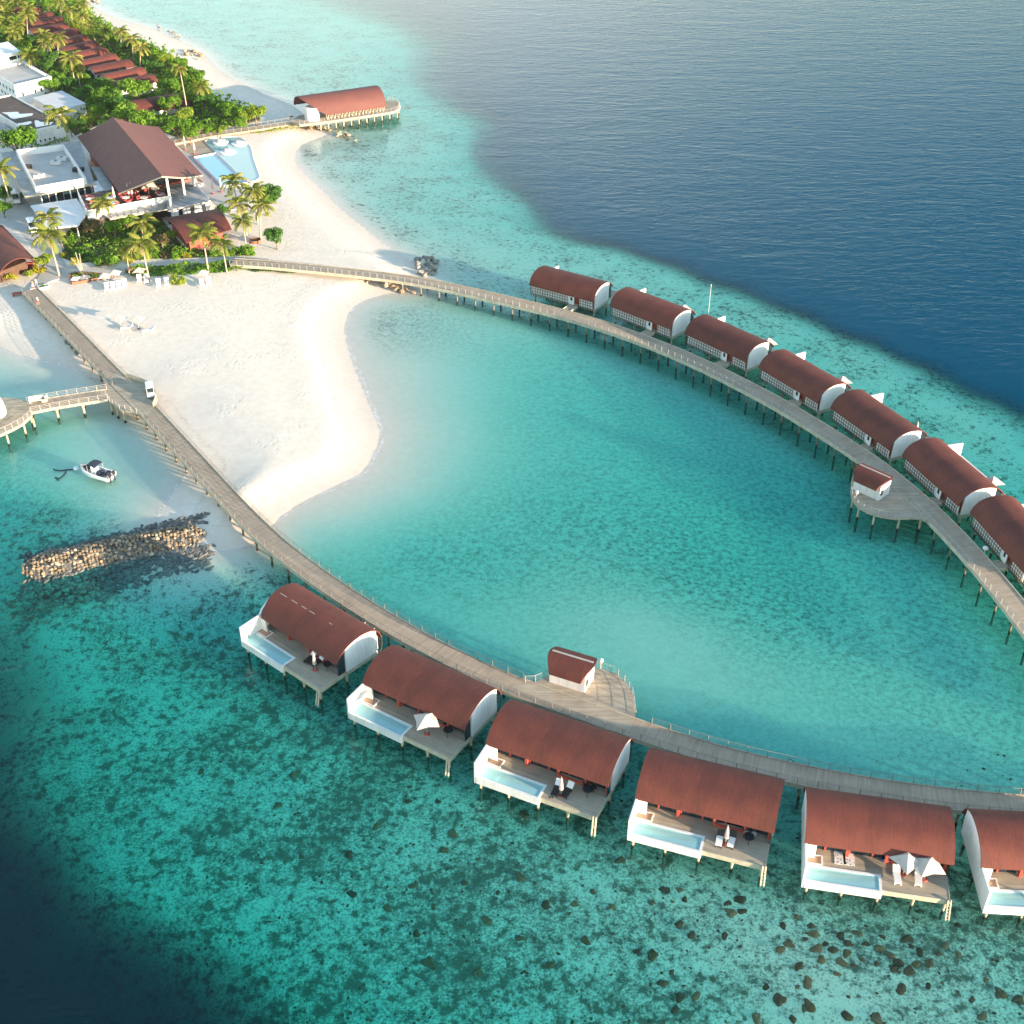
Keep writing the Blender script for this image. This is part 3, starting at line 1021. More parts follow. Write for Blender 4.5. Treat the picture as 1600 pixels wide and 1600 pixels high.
def walkway(name, label, center, width, z=ZW, rails=(1, -1), step=4.1, pile_from=0, railstep=2.2, gaps=(), railmat='rail'):
    root = thing(name, label, 'walkway')
    c = resample(chaikin([Vector((a, b, 0)) for a, b in center], 2), 1.5)
    strip_deck('deck', root, c, [width] * len(c), z, 0.14)
    for s in (1, -1):
        b = MB()
        o1, o2 = offset(c, s * (width / 2 - 0.02)), offset(c, s * (width / 2 + 0.08))
        for k in range(len(c) - 1):
            vs = [(*o1[k][:2], z - 0.5), (*o2[k][:2], z - 0.5), (*o2[k][:2], z + 0.10), (*o1[k][:2], z + 0.10),
                  (*o1[k + 1][:2], z - 0.5), (*o2[k + 1][:2], z - 0.5), (*o2[k + 1][:2], z + 0.10), (*o1[k + 1][:2], z + 0.10)]
            b.add(vs, [(0, 4, 5, 1), (1, 5, 6, 2), (2, 6, 7, 3), (3, 7, 4, 0)] if s < 0 else [(1, 5, 4, 0), (2, 6, 5, 1), (3, 7, 6, 2), (0, 4, 7, 3)])
        b.build('edge_beam', 'fascia', root)
    for s in rails:
        run = []
        for p in offset(c, s * width / 2) + [None]:
            if p is None or any(s == gs and (p - Vector((gx_, gy_, 0))).length < gr for gs, gx_, gy_, gr in gaps):
                if len(run) > 2:
                    railing(root, run, z, step=railstep, mat=railmat)
                run = []
            else:
                run.append(p)
    pl = resample(c, step)
    nr = normals(pl)
    for k, (p, n_) in enumerate(zip(pl, nr)):
        if k < pile_from:
            continue
        b = MB()
        a, e_ = p + n_ * (width / 2 + 0.1), p - n_ * (width / 2 + 0.1)
        d = Vector((n_.y, -n_.x, 0))
        b.obox((p.x, p.y), (n_.x, n_.y), (d.x, d.y), width / 2 + 0.1, 0.15, z - 0.55, z - 0.15)
        b.build('cross_beam', 'fascia', root)
        for s in (1, -1):
            q = p + n_ * (s * (width / 2 - 0.25))
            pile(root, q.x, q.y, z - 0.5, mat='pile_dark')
    return root, c


near_walk, near_c = walkway('walkway', 'curved timber walkway from the beach past the villas with open pool decks', NEAR_C, 3.0, gaps=[(1, 9.2, 105.0, 7.4), (1, -63, 180, 4.6), (-1, -63, 177, 5.6)], railmat='rail_dim')
far_walk, far_c = walkway('walkway', 'long curved timber walkway behind the villas whose slatted backs face the lagoon', FAR_C, 3.3, rails=(-1,), pile_from=9, railstep=1.5, gaps=[(-1, 54.0, 153.5, 7.6)])


def platform(name, label, px, z, th=0.3, cat='platform', plank_rot=0.0, rail=None, piles=(), parent=None, mat='wood'):
    pts = [P(a, b, z) for a, b in px]
    c = sum(pts, Vector()) / len(pts)
    c.z = 0
    loc = [(p.x - c.x, p.y - c.y) for p in pts]
    root = thing(name, label, cat, c) if parent is None else parent
    b = MB()
    b.prism(loc, z - th, z)
    b.build('deck', mat, root)
    b = MB()
    n = len(loc)
    for k in range(n):
        p, q = Vector(loc[k]), Vector(loc[(k + 1) % n])
        d = (q - p)
        if d.length < 0.05:
            continue
        d.normalize()
    if rail:
        railing(root, [Vector((loc[k][0], loc[k][1], 0)) for k in rail], z, step=1.2)
    for a, b_ in piles:
        q = P(a, b_, z)
        zb = ground_z(q.x, q.y) - 0.6
        bb = MB()
        bb.cyl((q.x - c.x, q.y - c.y, zb), (q.x - c.x, q.y - c.y, z - th), 0.18, 0.17, 8)
        smooth_by_angle(bb.build('pile', 'pile', root), 50)
    return root


# bulge of the near walkway round its pavilion
NP = [(800, 1074), (821, 1066), (835, 1066), (847, 1061), (863, 1051), (885, 1044), (915, 1042), (944, 1046), (964, 1053), (980, 1068), (989, 1087), (991, 1106), (993, 1120), (985, 1140), (940, 1127), (880, 1106)]
platform('timber_platform', 'rounded timber platform bulging from the near walkway under the small white hut', NP, ZW + 0.006, rail=list(range(1, 13)), piles=[(850, 1062), (900, 1046), (960, 1058), (986, 1090)])
FP = [(1372, 716), (1352, 722), (1339, 735), (1331, 752), (1329, 766), (1331, 779), (1340, 791), (1355, 800), (1376, 807), (1400, 810), (1424, 809), (1440, 810), (1449, 815), (1462, 800), (1430, 765), (1400, 738)]
platform('timber_platform', 'rounded timber platform bulging from the far walkway beside the last villas', FP, ZW + 0.006, rail=list(range(1, 13)), piles=[(1334, 775), (1343, 790), (1367, 802), (1406, 808), (1440, 808)])
# knot of the arrival jetty
KP = [(171, 592), (164, 609), (166, 618), (172, 628), (188, 640), (204, 643), (214, 646), (222, 652), (232, 646), (242, 634), (246, 622), (242, 609), (230, 599), (212, 594), (199, 589), (186, 577)]
platform('timber_platform', 'timber platform where the two jetties meet with a white buggy on it', KP, ZW + 0.006, rail=[2, 3, 4, 5, 6], piles=[(172, 627), (181, 633), (192, 640)])
kp2 = [P(a, b, ZW) for a, b in [(240, 636), (245, 622), (241, 609), (229, 599), (212, 594), (198, 589)]]
b = MB()
for k, p in enumerate(resample(kp2, 0.6)):
    pass
q = resample(chaikin(kp2, 2), 0.5)
for k in range(len(q) - 1):
    n_ = Vector((-(q[k + 1] - q[k]).y, (q[k + 1] - q[k]).x, 0)).normalized() * 0.06
    b.add([(q[k] - n_)[:2] + (ZW,), (q[k + 1] - n_)[:2] + (ZW,), (q[k + 1] + n_)[:2] + (ZW,), (q[k] + n_)[:2] + (ZW,),
           (q[k] - n_)[:2] + (ZW + .8,), (q[k + 1] - n_)[:2] + (ZW + .8,), (q[k + 1] + n_)[:2] + (ZW + .8,), (q[k] + n_)[:2] + (ZW + .8,)],
          [(0, 1, 5, 4), (2, 3, 7, 6), (4, 5, 6, 7), (1, 2, 6, 5), (3, 0, 4, 7)])
tag(b.build('parapet', 'fascia'), 'low curved timber parapet behind the white buggy', 'parapet')

# arrival jetty at the left edge
AJ = [P(168, 616.5, ZW), P(120, 623.5, ZW), P(80, 630, ZW), P(46, 637, ZW)]
arr = thing('walkway', 'short straight jetty at the left edge leading to the round arrival deck', 'walkway')
c_ = resample(AJ, 1.5)
strip_deck('deck', arr, c_, [3.6] * len(c_), ZW, 0.14)
for s in (1, -1):
    b = MB()
    o_ = offset(c_, s * 1.85)
    b.tube([(p.x, p.y, ZW - 0.15) for p in o_], 0.22, 4)
    b.build('edge_beam', 'fascia', arr)
    railing(arr, o_, ZW, step=1.6)
for p in resample(AJ, 4.2)[1:]:
    for s in (1, -1):
        n_ = normals(c_)[1]
        q = p + n_ * s * 1.6
        pile(arr, q.x, q.y, ZW - 0.3, 0.2)
AD = [(48, 629), (40, 626), (32, 623), (20, 622), (8, 621), (-20, 624), (-60, 640), (-70, 665), (-40, 684), (0, 679), (20, 670), (36, 661), (50, 648)]
platform('timber_platform', 'round arrival deck at the left edge under the white shell canopy', AD, ZW + 0.006, 0.45, rail=[8, 9, 10, 11, 12], piles=[(9, 676), (36, 661), (50, 650), (-20, 682)])
b = MB()
sec = []
for k in range(13):
    t = math.pi * (0.04 + 0.92 * k / 12)
    row = []
    for j in range(9):
        s = j / 8
        wd = 5.2 * (1 - 0.75 * s ** 2)
        row.append((-0.6 + 5.0 * s - 1.0, -math.cos(t) * wd, 0.3 + 8.2 * math.sin(t) * (0.25 + 0.75 * (1 - s) ** 0.8)))
    sec.append(row)
b.loft(sec)
sh = b.build('shell_canopy', 'gel', None, True, P(-26, 650, ZW))
sh.rotation_euler = (0, 0, R(70))
md = sh.modifiers.new('thick', 'SOLIDIFY')
md.thickness = 0.25
tag(sh, 'white curved shell canopy at the left edge of the arrival deck', 'canopy')

# ------------------------------------------------------------------ overwater villas
ROOF = [(-3.95, 2.15), (-3.3, 2.95), (-2.35, 3.65), (-1.2, 4.02), (0.3, 4.14), (1.55, 3.92), (2.5, 3.5), (3.2, 2.8), (3.6, 1.95), (3.66, 1.65)]


def arc_profile(pts, n=4):
    return [(v.x, v.y) for v in catmull([(a, b_, 0) for a, b_ in pts], n)]


def barrel(b, prof, x0, x1, th=0.13, cut0=None, cut1=None, nx=10):
    """curved roof sheet with thickness; cut0/cut1(y) shift the ends"""
    n = len(prof)
    inner = []
    for k in range(n):
        a, c = prof[max(k - 1, 0)], prof[min(k + 1, n - 1)]
        dy, dz = c[0] - a[0], c[1] - a[1]
        l_ = math.hypot(dy, dz)
        inner.append((prof[k][0] + dz / l_ * th, prof[k][1] - dy / l_ * th))
    ring = list(prof) + inner[::-1]
    secs = []
    for i_ in range(nx + 1):
        t = i_ / nx
        s = []
        for (y, z) in ring:
            a = x0 + (cut0(y) if cut0 else 0)
            c = x1 + (cut1(y) if cut1 else 0)
            s.append((a + (c - a) * t, y, z))
        secs.append(s)
    b.loft(secs, True)


def roof_z(y):
    ps = arc_profile(ROOF, 3)
    for (y0, z0), (y1, z1) in zip(ps, ps[1:]):
        if y0 <= y <= y1:
            return z0 + (z1 - z0) * (y - y0) / (y1 - y0)
    return 2.0


def make_villa(ys, cut=False):
    """origin at deck height in the middle of the roof; pool at -x, water side at -y (mirrored when ys = -1)"""
    r = thing('overwater_villa', '', 'villa')
    B = lambda: MB(ys)
    # deck
    b = B()
    b.box(-6.9, 6.96, -4.62, 2.74, -0.22, 0.0)
    b.box(0.56, 6.96, -6.5, -4.62, -0.22, 0.0)
    b.build('deck', 'wood', r)
    b = B()
    b.box(0.56, 7.0, -6.58, -6.50, -0.62, 0.03)
    b.box(6.96, 7.04, -6.50, -2.36, -0.62, 0.03)
    b.box(-7.17, 7.16, 2.76, 2.84, -0.55, 0.03)
    b.box(6.96, 7.12, -2.36, 2.76, -0.62, -0.08)
    for y in (-5.2, -1.5, 1.9):
        b.box(-6.9, 6.9, y - 0.12, y + 0.12, -0.6, -0.22)
    b.build('edge_beam', 'fascia', r)
    # pool
    p = B()
    p.box(-7.0, 0.54, -6.88, -6.62, -0.92, 0.06)
    p.box(-7.0, 0.54, -4.88, -4.62, -0.92, 0.06)
    p.box(0.28, 0.54, -6.62, -4.88, -0.92, 0.06)
    p.box(-7.0, 0.28, -6.62, -4.88, -0.92, -0.80)
    pool = p.build('pool', 'white', r)
    p = B()
    p.box(-6.95, 0.28, -6.618, -4.882, -0.798, -0.50)
    p.box(-6.95, -4.9, -6.618, -4.882, -0.50, -0.28)
    p.build('pool_floor', 'pooltile', pool)
    p = B()
    for k in range(4):
        p.box(0.276 - 0.32 * (4 - k), 0.276 - 0.32 * (3 - k), -6.616, -4.884, -0.50, -0.40 + 0.09 * k)
    p.build('pool_steps', 'pooltile', pool)
    p = B()
    p.add([(-6.95, -6.616, 0.0), (0.276, -6.616, 0.0), (0.276, -4.884, 0.0), (-6.95, -4.884, 0.0)], [(0, 1, 2, 3)])
    p.build('pool_water', 'poolwater', pool)
    # end walls
    gp = [(-6.88, -0.92), (2.76, -0.12), (2.76, roof_z(2.6) - 0.16)]
    for y in (2.2, 1.2, 0, -1.2, -2.2, -3.2):
        gp.append((y, roof_z(y) - 0.15))
    gp += [(-3.7, 2.22), (-6.88, 2.12)]
    b = B()
    b.xprism(gp, -7.17, -6.93)
    b.build('privacy_wall', 'white', r)
    b = B()
    b.box(-6.93, -5.95, -3.72, -3.56, 0.0, 2.05)
    b.build('return_wall', 'white', r)
    gq = [(-2.33, -0.05), (2.76, -0.05), (2.76, roof_z(2.6) - 0.16)] + [(y, roof_z(y) - 0.15) for y in (2.2, 1.2, 0, -1.2, -2.33)]
    b = B()
    b.xprism(gq, 6.94, 7.16)
    b.build('gable_wall', 'white', r)
    b = B()
    b.xprism([(-3.55, 0.02), (-2.50, 0.02), (-2.50, 3.3), (-3.15, 2.75), (-3.55, 2.3)], 6.98, 7.02)
    b.build('gable_window', 'glass', r)
    # front: dark glazing between red posts
    b = B()
    b.box(-6.9, 6.92, -2.42, -2.36, 0.0, 3.4)
    b.build('glass_front', 'glass', r)
    b = B()
    for x in (-6.85, -4.9, -2.5, -0.2, 2.2, 4.6, 6.85):
        b.box(x - 0.09, x + 0.09, -2.55, -2.42, 0.0, 3.45)
    b.box(-6.9, 6.92, -2.54, -2.425, 2.3, 2.5)
    b.build('door_frame', 'redwood', r)
    b = B()
    for x in (-2.75, 1.1, 4.25, 6.80):
        b = B()
        b.box(x - 0.15, x + 0.15, -3.0, -2.66, 0.0, 3.0)
        b.build('eave_post', 'redwood', r)
    b = B()
    b.box(1.26, 4.09, -2.98, -2.90, 0.0, 0.42)
    b.box(1.26, 4.09, -2.90, -2.56, 0.0, 0.22)
    b.build('bay_frame', 'redwood', r)
    b = B()
    b.box(1.3, 4.05, -2.88, -2.58, 0.225, 0.36)
    b.build('bay_cushion', 'fascia', r)
    # outdoor shower
    b = B()
    b.box(-6.9, -5.15, -4.55, -4.42, 0.002, 0.10)
    b.box(-6.9, -5.15, -3.42, -3.29, 0.002, 0.10)
    b.box(-5.28, -5.15, -4.42, -3.42, 0.002, 0.10)
    sh_ = b.build('shower_tray', 'white', r)
    b = B()
    b.box(-6.9, -5.29, -4.41, -3.43, 0.002, 0.03)
    b.build('tray_tile', 'tile', sh_)
    b = B()
    b.tube([(-6.2, -3.25, 0.0), (-6.2, -3.3, 2.0), (-6.2, -3.7, 2.2)], 0.035, 6)
    b.build('shower_pole', 'white', r)
    # back: white wall, window band, bowed brown slats, door panel
    b = B()
    b.box(-6.92, 6.93, 2.60, 2.70, -0.05, 3.0)
    b.build('back_wall', 'redwood', r)
    b = B()
    for x0, x1 in ((-6.7, 1.45), (3.95, 6.85)):
        b.box(x0, x1, 3.12, 3.2, -0.12, 1.95)
    b.build('window_band', 'white', r)
    b = B()
    rib = [(3.55, 1.85), (3.72, 1.2), (3.72, 0.5), (3.55, -0.15), (3.15, -0.75)]
    xs = [-6.9 + 8.4 * k / 15 for k in range(16)] + [3.95 + 3.1 * k / 6 for k in range(7)]
    for x in xs:
        b.tube([(x, y, z) for y, z in rib], 0.055, 4)
    for y, z in ((3.72, 1.3), (3.74, 0.75), (3.70, 0.2)):
        b.box(-6.95, 1.55, y - 0.04, y + 0.03, z - 0.03, z + 0.03)
        b.box(3.9, 7.1, y - 0.04, y + 0.03, z - 0.03, z + 0.03)
    b.build('slat_screen', 'brownwood', r)
    b = B()
    b.box(1.62, 2.85, 3.35, 3.47, 0.0, 2.15)
    pn = b.build('door_panel', 'white', r)
    b = B()
    b.box(2.05, 2.5, 3.471, 3.49, 0.75, 1.45)
    b.box(2.12, 2.43, 3.488, 3.492, 0.82, 1.38)
    b.build('panel_window', 'glass', pn)
    b = B()
    b.box(2.2, 3.85, 2.86, 6.4, -0.12, 0.02)
    b.build('entry_bridge', 'wood', r)
    b = B()
    for x in (2.15, 3.87):
        b.box(x - 0.05, x + 0.03, 3.9, 6.3, -0.35, 0.16)
    b.build('bridge_kerb', 'fascia', r)
    # roof
    b = B()
    barrel(b, arc_profile(ROOF, 3), -7.25, 7.25, cut0=(lambda y: 0.8 * max(0, (-y - 0.3) / 3.7) ** 1.5) if cut else None)
    if cut:
        rs = MB()
        for x0_, l_ in ((-6.4, 1.2), (-4.3, 1.1), (-2.4, .9), (-1.0, 1.0), (2.6, .5)):
            rs.box(x0_, x0_ + l_, -0.62, -0.54, roof_z(-0.58) + 0.005, roof_z(-0.58) + 0.03)
    rf_ = smooth_by_angle(b.build('roof', 'roof', r), 35)
    if cut:
        rs.build('roof_seam', 'rail', rf_)
    # stilts
    for x, y in ((-6.6, -6.45), (-3.2, -6.45), (0.3, -6.45), (3.7, -6.25), (6.7, -6.3), (-6.6, -1.8), (-1, -1.8), (3.7, -1.8), (6.85, -2.2), (-6.6, 2.4), (-2, 2.4), (2.2, 2.4), (6.75, 2.4)):
        b = B()
        b.cyl((x, y, -5.2), (x, y, -0.55 if y > -6.4 else -0.9), 0.17, 0.15, 8)
        b.cyl((x, y, -1.25), (x, y, -1.0), 0.19, 0.19, 8)
        smooth_by_angle(b.build('stilt', 'pile', r), 50)
    b = B()
    b.tube([(6.75, -6.7, 0.25), (6.87, -7.35, -2.25)], 0.10, 6)
    b.tube([(7.05, -6.65, 0.25), (7.2, -7.3, -2.25)], 0.10, 6)
    for k in range(6):
        t = 0.12 + 0.13 * k
        b.tube([(6.75 + .15 * t, -6.7 - .8 * t, .25 - 2.85 * t), (7.05 + .2 * t, -6.65 - .75 * t, .25 - 2.85 * t)], 0.05, 4)
    b.build('water_ladder', 'fascia', r)
    return r


NEAR_V = [(-23.83, 116.77, -40.4), (-9.3, 105.36, -32.27), (5.3, 96.48, -25.38), (20.93, 89.57, -18.61), (37.2, 84.76, -10.82), (53.6, 82.6, -4.0)]
NEAR_L = ['red barrel roofed villa nearest the beach on the near walkway, pool deck in shade',
          'villa with pool deck and one open parasol beside the round table',
          'villa with two loungers by a closed parasol in front of the rounded walkway platform',
          'villa with half sunlit pool deck, cushioned loungers and a table with two white cushions',
          'villa with two open parasols and two patterned mats on its sunlit pool deck',
          'villa cut by the right edge of the photo with its white end wall in shade']
FAR_V = [(11.4, 219.85, -33.42), (26.08, 208.64, -44.11), (38.5, 196.09, -50.4), (49.05, 181.7, -58.51), (57.84, 167.06, -64.95), (64.82, 151.57, -72.41), (69.6, 135.6, -79.5)]
FAR_L = ['first villa on the far walkway counted from the beach, slatted back to the lagoon',
         'second villa on the far walkway, beside the thin white mast in the sea',
         'third villa on the far walkway counted from the beach, open parasol behind its roof end',
         'fourth villa on the far walkway counted from the beach, between two gaps',
         'fifth villa on the far walkway, just before the rounded platform with the small hut',
         'sixth villa on the far walkway, directly beside the rounded platform with the small hut',
         'last villa on the far walkway, cut by the right edge of the photo']
ZV = 2.0


def villa_one():
    return make_villa(1, cut=True)


pn_, pf_ = Proto(lambda: make_villa(1)), Proto(lambda: make_villa(-1))
for k_, ((x, y, a), lb) in enumerate(zip(NEAR_V, NEAR_L)):
    (Proto(villa_one) if k_ == 0 else pn_).place((x, y, ZV), R(a), lb, group='villas with open pool decks along the near walkway')
for (x, y, a), lb in zip(FAR_V, FAR_L):
    pf_.place((x, y, ZV), R(a), lb, group='villas along the far walkway showing their slatted backs')


def vpos(row, k, x, y, z=0.0):
    X, Y, a = row[k]
    if row is FAR_V:
        y = -y
    c, s = math.cos(R(a)), math.sin(R(a))
    return Vector((X + c * x - s * y, Y + s * x + c * y, ZV + z))


# ------------------------------------------------------------------ small pavilions on the platforms


def make_hut(label, loc, rz, sc=1.3):
    r = thing('small_hut', label, 'hut', loc, rz, None, sc)
    hx, hy = 1.75, 1.1
    b = MB()
    b.box(-hx, hx, -hy, hy, 0.02, 1.9)
    b.build('wall', 'white', r)
    b = MB()
    b.box(hx, hx + 0.03, -0.25, 0.6, 0.05, 1.75)
    b.build('door', 'white_dim', r)
    b = MB()
    b.box(hx + 0.002, hx + 0.05, -0.9, -0.45, 0.6, 1.3)
    b.build('notice_panel', 'glass', r)
    prof = arc_profile([(-1.75, 1.55), (-1.5, 2.15), (-0.9, 2.62), (0.0, 2.8), (0.9, 2.62), (1.5, 2.15), (1.75, 1.55)], 3)
    b = MB()
    barrel(b, prof, -2.1, 2.1, 0.10, cut0=lambda y: 0.75 * (y / 1.75) ** 2 - 0.15, cut1=lambda y: -0.75 * (y / 1.75) ** 2 + 0.15)
    roof = smooth_by_angle(b.build('roof', 'roof', r), 35)
    b = MB()
    b.box(-2.0, 2.0, 0.02, 0.22, 2.78, 2.83)
    b.build('ridge_strip', 'rail', roof)
    return r


h1 = P(893, 1063, ZW)
make_hut('small white hut with red barrel roof on the near walkway platform', (h1.x, h1.y, ZW), R(-25))
h2 = P(1360, 768, ZW)
make_hut('small white hut with red barrel roof on the far walkway platform', (h2.x, h2.y, ZW), R(-46), 1.25)
for a, b_, nm, lb in ((939, 1036, 'lantern', 'round white lantern on a post behind the near platform hut'), (1337, 772, 'lantern', 'small white lantern at the rim of the far platform')):
    q = P(a, b_ + 8, ZW)
    l_ = thing(nm, lb, 'lantern', q)
    bb = MB()
    bb.cyl((0, 0, 0), (0, 0, 0.9), 0.07, 0.06, 6)
    bb.build('post', 'fascia', l_)
    bb = MB()
    bb.lathe([(0.05, 0.9), (0.2, 1.0), (0.27, 1.2), (0.2, 1.42), (0.05, 1.5)], 10)
    bb.build('lamp_globe', 'white', l_, True)
q = P(1537, 868, ZW)
l_ = thing('road_mirror', 'round silver safety mirror at the edge of the far walkway by the last villa', 'mirror', q)
bb = MB()
bb.cyl((0, 0, 0), (0, 0, 1.0), 0.05, 0.05, 6)
bb.build('post', 'rail', l_)
bb = MB()
bb.lathe([(0.03, 0.95), (0.3, 1.02), (0.42, 1.22), (0.3, 1.44), (0.05, 1.5)], 10)
bb.build('mirror_dome', 'white_dim', l_, True)
# mast in the sea behind the second villa
q = P(1107, 488, 0)
l_ = thing('marker_mast', 'thin white mast standing in the sea behind the second far villa', 'mast', (q.x, q.y, 0))
bb = MB()
bb.cyl((0, 0, -3), (0, 0, 5.6), 0.06, 0.04, 6)
bb.build('pole', 'white_dim', l_)
bb = MB()
bb.cyl((0, 0, 5.6), (0, 0, 5.85), 0.09, 0.03, 6)
bb.build('finial', 'white', l_)
# ------------------------------------------------------------------ vegetation prototypes
ZG = 1.3


def leaf_quad(vs, fs, c, nrm, size, rnd):
    a = nrm.orthogonal().normalized()
    a.rotate(Matrix.Rotation(rnd.uniform(0, 6.28), 3, nrm))
    b = nrm.cross(a)
    s1, s2 = size * rnd.uniform(0.7, 1.2), size * rnd.uniform(0.35, 0.6)
    o = len(vs)
    bend = nrm * (-0.18 * size)
    vs += [c - a * s1 + bend, c - b * s2, c + a * s1 + bend, c + b * s2]
    fs.append((o, o + 1, o + 2, o + 3))


def crown_mesh(seed, rad, hgt, lobes, n, size, flat=1.0):
    rnd = random.Random(seed)
    vs, fs = [], []
    L = []
    for k in range(lobes):
        t = rnd.uniform(0, 6.28)
        q = rad * 0.72 * math.sqrt(rnd.random())
        z = hgt * (0.25 + 0.6 * rnd.random() * (1 - 0.5 * (q / rad) ** 2))
        L.append((Vector((q * math.cos(t), q * math.sin(t), z)), rad * rnd.uniform(0.28, 0.46)))
    for k in range(n):
        c, r = L[rnd.randrange(lobes)]
        d = Vector((rnd.gauss(0, 1), rnd.gauss(0, 1), rnd.gauss(0.25, 1))).normalized()
        p = c + Vector((d.x, d.y, d.z * 0.75 * flat)) * (r * (rnd.random() ** 0.35))
        nn = (d + Vector((rnd.gauss(0, .5), rnd.gauss(0, .5), rnd.gauss(0.35, .5)))).normalized()
        leaf_quad(vs, fs, p, nn, size, rnd)
    return vs, fs


def make_tree(seed, mat, rad=4.0, trunk=2.6, hgt=3.6, n=1500, size=0.38, name='broadleaf_tree', bare=False):
    rnd = random.Random(seed)
    r = thing(name, '', 'tree')
    vs, fs = crown_mesh(seed, rad, hgt, 15, n, size)
    b = MB()
    b.v = [(p.x, p.y, p.z + trunk) for p in vs]
    b.f = fs
    b.build('crown', mat, r)
    b = MB()
    b.tube([(0, 0, -0.4), (rnd.uniform(-.2, .2), .1, trunk * 0.6), (rnd.uniform(-.3, .3), rnd.uniform(-.3, .3), trunk + hgt * 0.4)], [0.28, 0.2, 0.1], 7)
    for k in range(6):
        t = k * 1.05 + rnd.uniform(0, .6)
        b.tube([(0, 0.05, trunk * 0.6), (rad * .3 * math.cos(t), rad * .3 * math.sin(t), trunk + hgt * .25), (rad * .62 * math.cos(t), rad * .62 * math.sin(t), trunk + hgt * .5)], [0.13, 0.09, 0.04], 5)
    b.build('trunk', 'bark', r, True)
    return r


def make_shrub(seed, mat, name='shrub', n=620, rad=2.2, hgt=1.9, size=0.30):
    r = thing(name, '', 'shrub')
    vs, fs = crown_mesh(seed, rad, hgt, 9, n, size)
    b = MB()
    b.v = [(p.x, p.y, max(0.02, p.z - 0.2)) for p in vs]
    b.f = fs
    b.build('crown', mat, r)
    rnd = random.Random(seed)
    b = MB()
    for k in range(5):
        t = k * 1.25
        b.tube([(0.1 * math.cos(t), .1 * math.sin(t), -0.2), (rad * .35 * math.cos(t), rad * .35 * math.sin(t), hgt * .6)], [0.07, 0.03], 4)
    b.build('stem', 'bark', r)
    return r


def make_palm(seed, lean=0.8, h=8.0, fr=19, L=3.9):
    rnd = random.Random(seed)
    r = thing('palm_tree', '', 'palm tree')
    ta = rnd.uniform(0, 6.28)
    path = [(lean * (k / 6) ** 1.7 * math.cos(ta), lean * (k / 6) ** 1.7 * math.sin(ta), -0.4 + (h + 0.4) * k / 6) for k in range(7)]
    b = MB()
    b.tube(path, [0.24, 0.19, 0.16, 0.145, 0.135, 0.13, 0.15], 7)
    b.build('trunk', 'trunk', r, True)
    top = Vector(path[-1])
    vs, fs = [], []
    for k in range(fr):
        az = k * 2.399 + rnd.uniform(-.2, .2)
        el = R(72 - 95 * (k / fr) + rnd.uniform(-8, 8))
        ln = L * rnd.uniform(0.85, 1.1)
        p = top.copy()
        seg = 10
        pts = []
        e_ = el
        for s in range(seg + 1):
            pts.append(p.copy())
            p = p + Vector((math.cos(az) * math.cos(e_), math.sin(az) * math.cos(e_), math.sin(e_))) * (ln / seg)
            e_ -= R(7 + 6 * s / seg)
        side = Vector((-math.sin(az), math.cos(az), 0))
        o = len(vs)
        vs += pts
        for s in range(1, seg):
            w_ = 0.95 * math.sin(math.pi * (0.12 + 0.86 * s / seg)) ** 0.7
            d = (pts[s + 1] - pts[s]).normalized()
            for sg in (1, -1):
                if rnd.random() < 0.06:
                    continue
                q = len(vs)
                tip = pts[s] + side * (sg * w_ * 0.85) + d * (0.55 * w_) + Vector((0, 0, -0.45 * w_ * rnd.uniform(0.6, 1.3)))
                mid = pts[s] + side * (sg * w_ * 0.5) + d * (0.55 * w_ + ln / seg * 0.55)
                vs += [tip, mid]
                fs.append((o + s, q, q + 1, o + s + 1))
    b = MB()
    b.v = [tuple(v) for v in vs]
    b.f = fs
    b.build('crown', 'palm_leaf', r)
    b = MB()
    for k in range(6):
        t = k * 1.05
        c = top + Vector((0.25 * math.cos(t), 0.25 * math.sin(t), -0.3))
        b.lathe([(0.02, c.z - .14), (0.13, c.z), (0.02, c.z + .14)], 6, (c.x, c.y))
    b.build('coconuts', 'bark', r)
    return r


TP = {}
for key, mats in (('g', 'leaf'), ('d', 'leaf_dark'), ('l', 'leaf_lime'), ('b', 'leaf_brown')):
    TP[key] = [Proto(lambda s=s, mm=mats: make_tree(s, mm)) for s in (11, 23, 37)]
SP_ = {k: [Proto(lambda s=s, mm=mm: make_shrub(s, mm)) for s in (5, 9)] for k, mm in (('g', 'leaf'), ('d', 'leaf_dark'), ('l', 'leaf_lime'), ('b', 'leaf_brown'), ('y', 'leaf_yellow'), ('f', 'flower'))}
PP = [Proto(lambda s=s, l=l: make_palm(s, l)) for s, l in ((3, 0.5), (8, 1.3), (15, 0.9), (29, 2.0))]
cnt = [0]


def px_per_m(px, py):
    p = P(px, py, ZG)
    return F_PX / (p - Vector((0, 0, CAM_H))).length


def tree(px, py, rpx, kind, label, group=None):
    """crown centre and crown radius measured in the photograph"""
    cnt[0] += 1
    rad = rpx / px_per_m(px, py)
    s = rad / 4.0 * 1.22
    hc = (2.6 + 1.9) * s
    p = P(px, py, ZG + hc)
    TP[kind][cnt[0] % 3].place((p.x, p.y, ZG), cnt[0] * 1.7, label, s, 'tree', group)


def shrub(px, py, rpx, kind, label, group=None):
    cnt[0] += 1
    rad = rpx / px_per_m(px, py)
    s = rad / 2.2 * 1.05
    p = P(px, py, ZG + 0.8 * s)
    SP_[kind][cnt[0] % 2].place((p.x, p.y, ZG), cnt[0] * 1.1, label, s, 'shrub', group)


def palm(px, py, label, s=1.0, group=None, k=None, base=None):
    cnt[0] += 1
    p = P(px, py, ZG + 8.0 * s)
    rz = cnt[0] * 2.1
    pr = PP[cnt[0] % 4 if k is None else k]
    pr.place((p.x, p.y, ZG), rz, label, s, 'palm tree', group)


